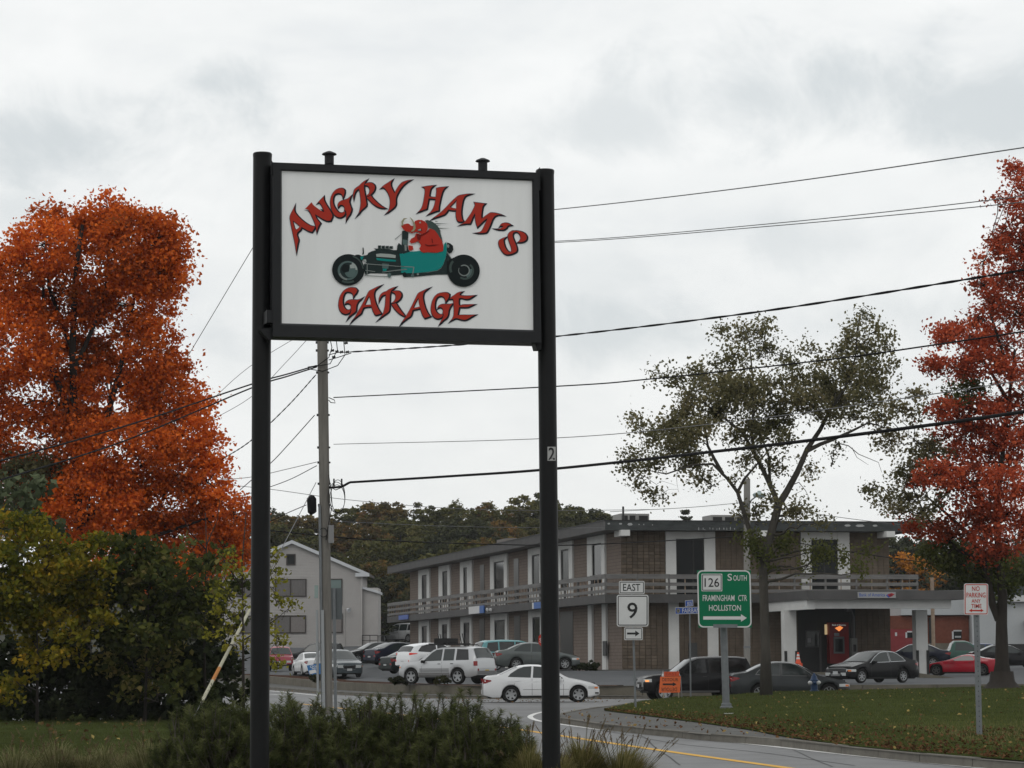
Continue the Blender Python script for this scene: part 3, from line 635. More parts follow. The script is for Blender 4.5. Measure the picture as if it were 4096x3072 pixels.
tr = MB(); tr.poly([[(e0, zap - (xa - e0) * sl - .05), (xa, zap - .05), (e1, zap - (e1 - xa) * sl - .05), (e1, zap - (e1 - xa) * sl + dz + .03), (xa, zap + dz + .03), (e0, zap - (xa - e0) * sl + dz + .03)]], lambda a, b: Vector((a, HD - .38, b)), Vector((0, .075, 0))); tr.build('rake_board', TRIM, house)
tr = MB(); tr.box((e1 - 1.2, HD - .40, zap - (e1 - xa) * sl - .05), (e1 + .05, HD - .30, zap - (e1 - xa) * sl + .26)); tr.build('gutter', TRIM, house)
tr = MB(); x0, x1 = xr + .01, hx(1516); tr.add([(x0, HD + .1, hz(2346)), (x1, HD + .1, hz(2366)), (x1, HD + .1, hz(2376)), (x0, HD + .1, hz(2356)), (x0, HD + 6.2, hz(2346)), (x1, HD + 6.2, hz(2366)), (x1, HD + 6.2, hz(2376)), (x0, HD + 6.2, hz(2356))], [(0, 3, 2, 1), (4, 5, 6, 7), (0, 1, 5, 4), (3, 7, 6, 2), (1, 2, 6, 5)]); tr.build('roof', TRIM, house)
tr = MB(); tr.box((xr - .10, HD - .09, zb_), (xr + .05, HD - .052, zev)); tr.build('corner_board', SID, house)
WF = pm('brown_frame', (.055, .045, .04), rough=.6); CURT = pm('curtain', (.15, .14, .135), rough=.3, var=.3, scale=8, stretch=(6, 1, .2)); TEAL = pm('pane_teal', (.16, .22, .21), rough=.15)
def hwin(a, b, c, d, nm=2, mats=None):
    x0, x1, z0, z1 = hx(a), hx(b), hz(d), hz(c); f = MB(); w_ = .10
    f.box((x0, HD - .14, z0), (x0 + w_, HD - .05, z1)); f.box((x1 - w_, HD - .14, z0), (x1, HD - .05, z1)); f.box((x0 + w_, HD - .14, z1 - w_), (x1 - w_, HD - .05, z1)); f.box((x0 + w_, HD - .14, z0), (x1 - w_, HD - .05, z0 + w_))
    for k in range(1, nm): xm = lerp(x0, x1, k / nm); f.box((xm - .06, HD - .13, z0 + w_), (xm + .06, HD - .05, z1 - w_))
    fo = f.build('window', WF, house)
    for k in range(nm):
        g_ = MB(); g_.box((lerp(x0, x1, k / nm) + .07, HD - .10, z0 + w_), (lerp(x0, x1, (k + 1) / nm) - .07, HD - .08, z1 - w_)); g_.build('pane', (mats or [CURT])[k % len(mats or [1])], fo)
hwin(1145, 1182, 2216, 2260, 1, [GLASS]); hwin(1099, 1226, 2315, 2387); hwin(1098, 1225, 2462, 2533, 2, [CURT, pm('curtain_pale', (.22, .2, .19), rough=.4, var=.15, scale=8)]); hwin(1290, 1370, 2315, 2420, 1, [TEAL]); hwin(1290, 1371, 2455, 2533, 1, [MATS['curtain_pale']]); hwin(945, 1010, 2462, 2533); hwin(945, 1010, 2315, 2387)
m = MB(); m.tube([(hx(1380), HD - .1, zb_), (hx(1380), HD - .1, hz(2435))], .05, 6); m.build('downspout', SID, house)
m = MB(); m.lathe([(.001, 0), (.12, .05), (.22, .3), (.001, .28)], HP(1388, 2436, -.4), (.7, -.6, -.4), 10); m.build('floodlight', TRIM, house)
m = MB()
for zz in (2543, 2563): m.tube([(hx(1450), HD - .5, hz(zz)), (hx(1512), HD - .5, hz(zz))], .03, 6)
for px in (1450, 1481, 1512): m.tube([(hx(px), HD - .5, hz(2600)), (hx(px), HD - .5, hz(2543))], .03, 6)
tag(m.build('stair_railing', FRAME), 'thin black railing at the corner of the clapboard house', 'railing')
m = MB()
for i in range(14): m.tube([at(1515 + i * 5, 2590, 236), at(1515 + i * 5, 2543, 236)], .02, 5)
m.tube([at(1513, 2543, 236), at(1582, 2543, 236)], .03, 5); tag(m.build('picket_fence', FRAME), 'dark picket fence beside the silver minivan on the rise', 'fence')

# ------------------------------------------------------------------ brick workshop behind the canopy
BD = 205.0
def BP(px, py): return at(px, py, BD)
def bx(px): return BP(px, 2450).x
def bz(py): return BP(3750, py).z
RB = pm('red_brick', (.21, .068, .042), rough=.9, var=.18, scale=1.2, scale2=6, var2=.12)
RED = pm('painted_red', (.25, .035, .04), rough=.8, var=.12, scale=1.5)
WB = pm('workshop_white', (.50, .52, .53), rough=.8, var=.05, scale=.6)
shop = thing('brick_workshop', 'low red brick workshop with white upper band and white side wing', 'building', (bx(3720), BD, 1))
m = MB(); m.box((bx(3480), BD, .5), (bx(3874), BD + 14, bz(2462))); m.build('wall', RB, shop)
for i in range(26):                                                       # brick courses
    z0 = bz(2600) + i * (bz(2462) - bz(2600)) / 26; m = MB(); m.box((bx(3480), BD - .02, z0 + .01), (bx(3874), BD - .002, z0 + (bz(2462) - bz(2600)) / 26 - .01)); o = m.build('brick_course', RB if z0 > bz(2516) else RB, shop)
m = MB(); m.box((bx(3560), BD - .05, .6), (bx(3666), BD - .022, bz(2516))); m.build('red_door', RED, shop)
m = MB(); m.box((bx(3602), BD - .4, bz(2460)), (bx(3880), BD + 14, bz(2400))); m.build('upper_band', WB, shop)
m = MB(); m.box((bx(3760), BD + 1, bz(2402)), (bx(3884), BD + 14, bz(2360))); m.build('roof_block', WB, shop)
m = MB(); m.box((bx(3876), BD - 1.2, .5), (bx(4300), BD + 14, bz(2412))); m.build('side_wing', WB, shop)
m = MB(); m.box((bx(3870), BD - 1.6, bz(2410)), (bx(4300), BD + 14, bz(2385))); m.build('cornice', pm('cornice_white', (.62, .63, .63), rough=.8), shop)
m = MB(); m.box((bx(4030), BD - 1.4, bz(2384)), (bx(4300), BD + 12, bz(2345))); m.build('mansard', pm('mansard_grey', (.07, .08, .085), rough=.9), shop)
m = MB(); m.box((bx(3876), BD - 1.3, .5), (bx(4300), BD - 1.202, bz(2578))); m.build('dark_base', pm('base_dark', (.05, .05, .05), rough=.9), shop)
for a, b, c, d in ((3626, 3655, 2529, 2551), (3812, 3844, 2526, 2557)):
    f = MB(); x0, x1, z0, z1 = bx(a), bx(b), bz(d), bz(c); f.box((x0 - .12, BD - .09, z0), (x0, BD - .022, z1)); f.box((x0, BD - .09, z1), (x1, BD - .022, z1 + .1)); fo = f.build('window', TRIM, shop)
    g_ = MB(); g_.box((x0, BD - .06, z0), (x1, BD - .03, z1)); g_.build('pane', GLASS, fo)
m = MB()
for i in range(5): m.box((bx(3817 + i * 5), BD - .08, bz(2551)), (bx(3817 + i * 5 + 3.4), BD - .065, bz(2544)))
m.build('window_bars', TRIM, shop)
m = MB(); m.box((bx(3714), BD - .3, .6), (bx(3724), BD - .022, bz(2470))); m.build('downpipe', FRAME, shop); m = MB(); m.tube([(bx(3725), BD - .3, .6), (bx(3725), BD - .3, bz(2462))], .08, 6); m.build('downpipe', MATS['pipe_grey'], shop)
m = MB(); m.box((bx(3578), BD - .07, bz(2543)), (bx(3586), BD - .052, bz(2529))); m.build('notice', TRIM, shop)
t = thing('white_porch', 'small white porch with thin post in front of the white wing', 'porch', (bx(4090), BD - 3, 1))
m = MB(); x0 = bx(4077); m.add([(x0, BD - 4, bz(2489)), (x0 + 3, BD - 4, bz(2440)), (x0 + 3, BD - 4, bz(2500)), (x0, BD - 1.3, bz(2489)), (x0 + 3, BD - 1.3, bz(2440)), (x0 + 3, BD - 1.3, bz(2500))], [(0, 1, 2), (3, 5, 4), (0, 3, 4, 1), (0, 2, 5, 3), (1, 4, 5, 2)]); m.build('roof', pm('porch_roof', (.2, .16, .14), rough=.9), t)
m = MB(); m.box((bx(4087), BD - 4, 1.0), (bx(4092), BD - 3.8, bz(2500))); m.build('post', TRIM, t)
t = thing('low_concrete_wall', 'low grey concrete wall behind the green pickup', 'wall', (bx(3760), 190, 1)); m = MB(); a, b = at(3712, 2573, 190), at(3812, 2590, 190); m.box((a.x, 190, .8), (b.x, 190.4, a.z)); m.build('wall', CONC, t)
m = MB(); p = at(3729, 2357, 185); m.tube([(p.x, 185, 1), (p.x, 185, at(3729, 2310, 185).z)], .13, 8); tag(m.build('wooden_post', PICK), 'short brown wooden post rising behind the canopy roof', 'post')

# ------------------------------------------------------------------ wooded hill
def hill_z(x, y):
    t = max(0, min(1, (y - 255) / 110)); return 2.6 + 11 * t * t * (3 - 2 * t) - max(0, (x - 14) / 60) * 7 * t
g = MB(); g.grid([[Vector((x, y, hill_z(x, y) - .3)) for x in np.linspace(-140, 160, 31)] for y in np.linspace(250, 460, 22)])
struct(g.build('hill', pm('forest_floor', (.035, .035, .018), rough=1), smooth=True))

def leaves(C, size, flat=.5, asp=.75, up=.4, seed=1):
    """one bent diamond leaf (two triangles) per centre"""
    r = np.random.default_rng(seed); n = len(C)
    nr = r.normal(size=(n, 3)); nr[:, 2] += up * 2 * np.sign(r.random(n) - .1); nr /= np.linalg.norm(nr, axis=1)[:, None]
    t = r.normal(size=(n, 3)); t -= nr * (t * nr).sum(1)[:, None]; t /= np.linalg.norm(t, axis=1)[:, None]; b = np.cross(nr, t)
    s = (size * r.uniform(.6, 1.35, n))[:, None] if np.isscalar(size) else (size * r.uniform(.7, 1.3, n))[:, None]
    f = s * flat * .4
    j = r.uniform(-.18, .18, (n, 2))
    p0 = C - t * s * .5; p2 = C + t * s * .5
    p1 = C + b * s * asp * .5 + nr * f * .6 + t * s * j[:, :1]; p3 = C - b * s * asp * .5 + nr * f * .6 + t * s * j[:, 1:]
    V = np.stack([p0, p1, p2, p3], 1).reshape(-1, 3); i = np.arange(n) * 4
    F = np.stack([np.stack([i, i + 1, i + 2], 1), np.stack([i, i + 2, i + 3], 1)], 1).reshape(-1, 3)
    return V, F
def crown_pts(E, per, nclump, crad, seed, shell=.45, vz=.34):
    """E: ellipsoids (centre, radii). clumps lie towards the outside of each, leaves round the clumps"""
    r = np.random.default_rng(seed); out = []; tint = []; cl = []
    for (c, rad) in E:
        lob_off = r.uniform(-.22, .22); c = np.array(c); rad = np.array(rad); k = max(3, int(nclump * (rad[0] * rad[2] + rad[0] * rad[1]) / 2))
        d = r.normal(size=(k, 3)); d /= np.linalg.norm(d, axis=1)[:, None]; q = r.uniform(shell, 1.0, k) ** .6
        cc = c + d * rad * q[:, None]; cl.append(cc)
        for p in cc:
            m_ = r.integers(int(per * .5), int(per * 1.5) + 1); cr = crad * r.uniform(.6, 1.3)
            o = r.normal(size=(m_, 3)) * cr * np.array((.5, .5, vz)); out.append(p + o); tint.append(np.clip(np.full(m_, r.uniform(.25, .75) + lob_off) + r.normal(0, .13, m_), 0, 1))
    return np.concatenate(out), np.concatenate(tint), np.concatenate(cl)
BARK = pm('bark_grey', (.075, .068, .058), rough=1, var=.3, scale=4, stretch=(1, 1, .3), bump=.5)
BARKD = pm('bark_dark', (.04, .033, .028), rough=1, var=.3, scale=4, stretch=(1, 1, .3), bump=.5)

# a few kinds of woodland tree, then many individuals
def wood_proto(kind, seed):
    r = np.random.default_rng(seed); E = []
    if kind == 'conifer':
        for k in range(11):
            z = 3 + k * 1.0; rr = 2.9 * (1 - k / 11.5)
            for a in range(5): th = a * 1.257 + k * .6; E.append(((math.cos(th) * rr * .55, math.sin(th) * rr * .55, z - rr * .15), (rr * .5, rr * .5, .35)))
        C, t, _ = crown_pts(E, 16, 26, .34, seed, .2); s = .30
    else:
        for k in range(17):
            th = r.uniform(0, 6.28); q = math.sqrt(r.random()) * 2.9; z = r.uniform(3.2, 11.0); f = 1 - ((z - 7) / 6.0) ** 2 * .75; q *= f
            rr = r.uniform(1.0, 1.75); E.append(((math.cos(th) * q, math.sin(th) * q, z), (rr, rr, rr * .8)))
        C, t, _ = crown_pts(E, 26, 11, .42, seed, .5); s = .36
    V, F = leaves(C, s, seed=seed); return V, F, np.repeat(t, 2)
WOOD = {'green': leafmat('leaf_wood_green', [(0, (0.0443, 0.0484, 0.0171)), (1, (0.1773, 0.1562, 0.0546)), (.5, (0.0927, 0.0930, 0.0324))], .25),
        'dark': leafmat('leaf_wood_dark', [(0, (0.0302, 0.0354, 0.0205)), (1, (0.1008, 0.1024, 0.0512)), (.5, (0.0564, 0.0632, 0.0324))], .25),
        'rust': leafmat('leaf_wood_rust', [(0, (0.0652, 0.0570, 0.0215)), (1, (0.2177, 0.1107, 0.0368)), (.5, (0.1189, 0.0917, 0.0323))], .25),
        'orange': leafmat('leaf_wood_orange', [(0, (0.2418, 0.1024, 0.0136)), (1, (0.6851, 0.2790, 0.0427)), (.5, (0.4433, 0.1860, 0.0239))], .25)}
wp = {}
for kd, ks in (('round', (1, 2, 3)), ('conifer', (4, 5))):
    for s_ in ks: wp[(kd, s_)] = wood_proto(kd, s_)
wcache = {}
def wood_tree(px, pytop, D, kd, s_, colr, wid, label, name):
    x = at(px, 2300, D).x; z0 = hill_z(x, D) if D > 255 else lot_z(x, D); z0 -= .4; top = at(px, pytop, D).z; H = 12.2 if kd == 'round' else 14.2
    t = thing(name, label, 'tree', (x, D, z0), rnd.uniform(0, 6.28), 'trees on the wooded hill')
    key = (kd, s_, colr)
    if key not in wcache:
        V, F, ti = wp[(kd, s_)]; o = npmesh('crown', V, F, WOOD[colr], None, ti); m = MB(); m.tube([(0, 0, 0), (.1, 0, 4), (0, .1, 9)], [.26, .2, .06], 7); o2 = m.build('trunk', BARKD)
        wcache[key] = (o, o2); o.parent = t; o2.parent = t
    else:
        for src in wcache[key]: obj_copy(src, t)
    s = (top - z0) / H; t.scale = (wid / 4.4, wid / 4.4, s)
tops_x = [780, 1085, 1200, 1340, 1450, 1500, 1640, 1740, 1825, 1972, 2060, 2151, 2243, 2314, 2450, 2490, 2560, 3400, 3600, 3700, 4300]
tops_y = [2010, 1990, 2035, 2070, 1985, 1979, 1990, 1985, 1962, 1998, 1985, 1955, 1998, 2025, 2030, 2075, 2110, 2160, 2130, 2110, 2080]
wl_ = {'green': 'olive green', 'dark': 'dark green', 'rust': 'rusty brown', 'orange': 'orange'}
MARKS = [(780, 'at the edge of the orange maple'), (960, 'behind the sapling'), (1050, 'behind the plain black pole'), (1168, 'above the house gable peak'), (1250, 'beside the transformer case'), (1330, 'behind the utility pole'), (1420, 'above the lower house eave'), (1500, 'above the house corner'), (1570, 'in the gap beside the house'), (1650, 'above the balcony end'), (1730, 'above the farthest white window'), (1810, 'above the second farthest white window'), (1900, 'above the white sign box'), (1970, 'just before the chimney'), (2040, 'above the chimney'), (2110, 'just past the chimney'), (2200, 'behind the numbered pole'), (2290, 'past the numbered pole'), (2380, 'above the roof corner'), (2460, 'behind the first rooftop unit'), (2540, 'behind the vent pipe'), (3520, 'at the end of the bank roof'), (3620, 'above the bank sign'), (3720, 'above the wooden post'), (3820, 'above the canopy end'), (3930, 'above the white wing'), (4030, 'behind the red maple trunk'), (4130, 'past the red maple trunk'), (4250, 'farthest past the red maple')]
used_l = set()
def woodlabel(c, kd, px, row):
    k = 'conifer' if kd == 'conifer' else 'broadleaf tree'
    for _, mk in sorted((abs(px - m_), s) for m_, s in MARKS):
        l = f"{wl_[c]} {k} {mk}, {('front', 'second', 'third', 'skyline')[row]} row of the wood"
        if l not in used_l: used_l.add(l); return l
for row, (D, dy, wid) in enumerate(((262, 235, 4.0), (285, 150, 4.3), (310, 75, 4.6), (338, 8, 5.0))):
    step = [125, 135, 140, 120][row]; px = 700 + row * 37
    while px < 2560:
        top = interp(px, tops_x, tops_y) - 10 + dy + rnd.uniform(-22, 22); c = rnd.choices(['green', 'dark', 'rust'], [.58, .30, .12])[0]
        if 1880 < px < 2250 and row in (1, 2): c = rnd.choice(['rust', 'rust', 'green'])
        if px > 2220 or px < 1130: c = 'dark' if row != 0 else rnd.choice(['green', 'dark'])
        if row == 0 and px < 1330 and px > 1080: c = 'orange' if px > 1120 else 'dark'
        kd = 'conifer' if (row == 3 and rnd.random() < .12) or (px < 1060) else 'round'
        s_ = rnd.choice((1, 2, 3) if kd == 'round' else (4, 5))
        if not (row == 0 and px > 1960): wood_tree(px, top, D + rnd.uniform(-8, 8), kd, s_, c, wid * rnd.uniform(.85, 1.2), woodlabel(c, kd, px, row), 'conifer_tree' if kd == 'conifer' else 'broadleaf_tree')
        px += step * rnd.uniform(.75, 1.2)
for px, top, D, kd, s_, c, wid, lab in ((2747, 2018, 330, 'conifer', 4, 'dark', 4.6, 'lone dark conifer tip rising behind the flat roof'), (2528, 2040, 325, 'conifer', 5, 'dark', 3.6, 'small leaning conifer tip behind the rooftop unit'),
    (2151, 1948, 336, 'conifer', 5, 'dark', 3.0, 'tall dark pine on the skyline beside the black pole'), (1620, 2290, 258, 'round', 2, 'rust', 2.6, 'yellow brown tree between the clapboard house and flat roof'), (2392, 2022, 338, 'round', 1, 'dark', 5.0, 'dark broadleaf tree on the skyline just short of the roof corner'), (2445, 2034, 336, 'round', 3, 'dark', 4.6, 'dark broadleaf tree on the skyline touching the roof corner'), (2335, 2012, 334, 'round', 2, 'green', 5.0, 'olive broadleaf tree on the skyline between numbered pole and roof corner'), (1545, 2260, 259, 'round', 3, 'dark', 3.5, 'dark tree in the gap beside the clapboard house'), (1680, 2330, 256, 'round', 1, 'dark', 3.5, 'dark tree behind the far end of the balcony'), (1530, 2400, 250, 'round', 2, 'dark', 3.0, 'low dark tree behind the picket fence')):
    wood_tree(px, top, D, kd, s_, c, wid, lab, 'conifer_tree' if kd == 'conifer' else 'broadleaf_tree')
px = 3520; k = 0
while px < 4250:
    for D, dy in ((262, 60), (300, -10)):
        c = 'orange' if 3560 < px < 3640 and D == 262 else rnd.choice(['dark', 'dark', 'green'])
        wood_tree(px, 2128 + dy + rnd.uniform(-25, 25) if c != 'orange' else 2185, D, 'round', rnd.choice((1, 2, 3)), c, 4.6, woodlabel(c, 'round', px, 0 if D == 262 else 3), 'broadleaf_tree'); k += 1
    px += rnd.uniform(100, 150)

# ------------------------------------------------------------------ the garage sign
BLACKM = pm('black_paint', (.009, .0095, .010), rough=.45, var=.35, scale=5, spec=.18, stretch=(2, 2, .4), bump=.1)
SIGNF = pm('sign_frame', (.020, .021, .023), rough=.5, var=.12, scale=3, spec=.2)
ACRY = pm('sign_acrylic', (1.00, 1.01, 1.0), rough=.35, var=.045, scale=1.6, stretch=(3, 3, .35), scale2=.5, var2=.03, spec=.4)
D0 = 25.5
pTL, pTR = at(1107, 663, D0 - .05), at(2146, 705, D0 * 1.0225)
nS = Vector((-(pTR.y - pTL.y), (pTR.x - pTL.x), 0)).normalized()      # points away from the camera
nS = nS if nS.y > 0 else -nS
def SP(px, py, off=0.0): return onp(px, py, pTL + nS * off, nS)        # photo point -> point on the sign face
def lay(k): return -.004 - .0015 * k                                   # print layers stand a hair proud of the panel
sgn = thing('garage_sign', 'large white garage sign with red gothic lettering and teal hot rod, framed in black', 'sign', tuple(SP(1630, 1360)))
uS = Vector((nS.y, -nS.x, 0)); TH = .36
def quad(m, c, off, th):
    f = [SP(*p, off) for p in c]; b = [p + nS * th for p in f]; m.add(f + b, [(0, 1, 2, 3), (7, 6, 5, 4), (0, 4, 5, 1), (1, 5, 6, 2), (2, 6, 7, 3), (3, 7, 4, 0)]); return m
OUT = [(1093, 649), (2155, 690), (2166, 1371), (1091, 1345)]; INN = [(1121, 677), (2134, 718), (2139, 1327), (1121, 1299)]
quad(MB(), OUT, .06, TH - .06).build('cabinet', SIGNF, sgn)
for i in range(4):
    j = (i + 1) % 4; m = MB(); c = [OUT[i], OUT[j], INN[j], INN[i]]; f = [SP(*p, -.03) for p in c]; b = [SP(*p, .058) for p in c]
    m.add(f + b, [(0, 1, 2, 3), (7, 6, 5, 4), (0, 4, 5, 1), (1, 5, 6, 2), (2, 6, 7, 3), (3, 7, 4, 0)]); m.build('frame_rail', SIGNF, sgn)
quad(MB(), INN, 0, .05).build('face_panel', ACRY, sgn)
RIM = pm('sign_bead', (.05, .053, .056), rough=.35)
m = MB(); I2 = [(1127, 683), (2128, 723), (2133, 1320), (1127, 1293)]
for i in range(4):
    j = (i + 1) % 4; m.add([SP(*p, -.008) for p in (INN[i], INN[j], I2[j], I2[i])], [(0, 1, 2, 3)])
m.build('bead', RIM, sgn)
for px in (1317, 1931):                                                 # vents on top
    py = 645 if px < 1500 else 672; c = SP(px, py, .18); m = MB(); k = D0 / FPX
    m.lathe([(.001, .098), (.02, .098), (.065, .078), (.073, .066), (.068, .062), (.046, .06), (.046, -.03)], c, (0, 0, 1), 14); m.build('vent_cap', SIGNF, sgn, smooth=True, ang=40)
m = MB(); quad(m, [(2146, 686), (2160, 668), (2162, 760), (2146, 760)], .02, .02); m.build('bracket', SIGNF, sgn); m = MB(); quad(m, [(1085, 640), (1097, 656), (1097, 700), (1086, 700)], .02, .02); m.build('bracket', SIGNF, sgn)
m = MB(); quad(m, [(1067, 1240), (1092, 1240), (1092, 1290), (1067, 1290)], -.02, .2); m.build('bracket', SIGNF, sgn); m = MB(); quad(m, [(1040, 1318), (1090, 1308), (1090, 1350), (1078, 1362)], .05, .15); m.build('bracket', SIGNF, sgn); m = MB(); quad(m, [(2140, 1368), (2166, 1362), (2166, 1398), (2148, 1398)], .05, .15); m.build('bracket', SIGNF, sgn)

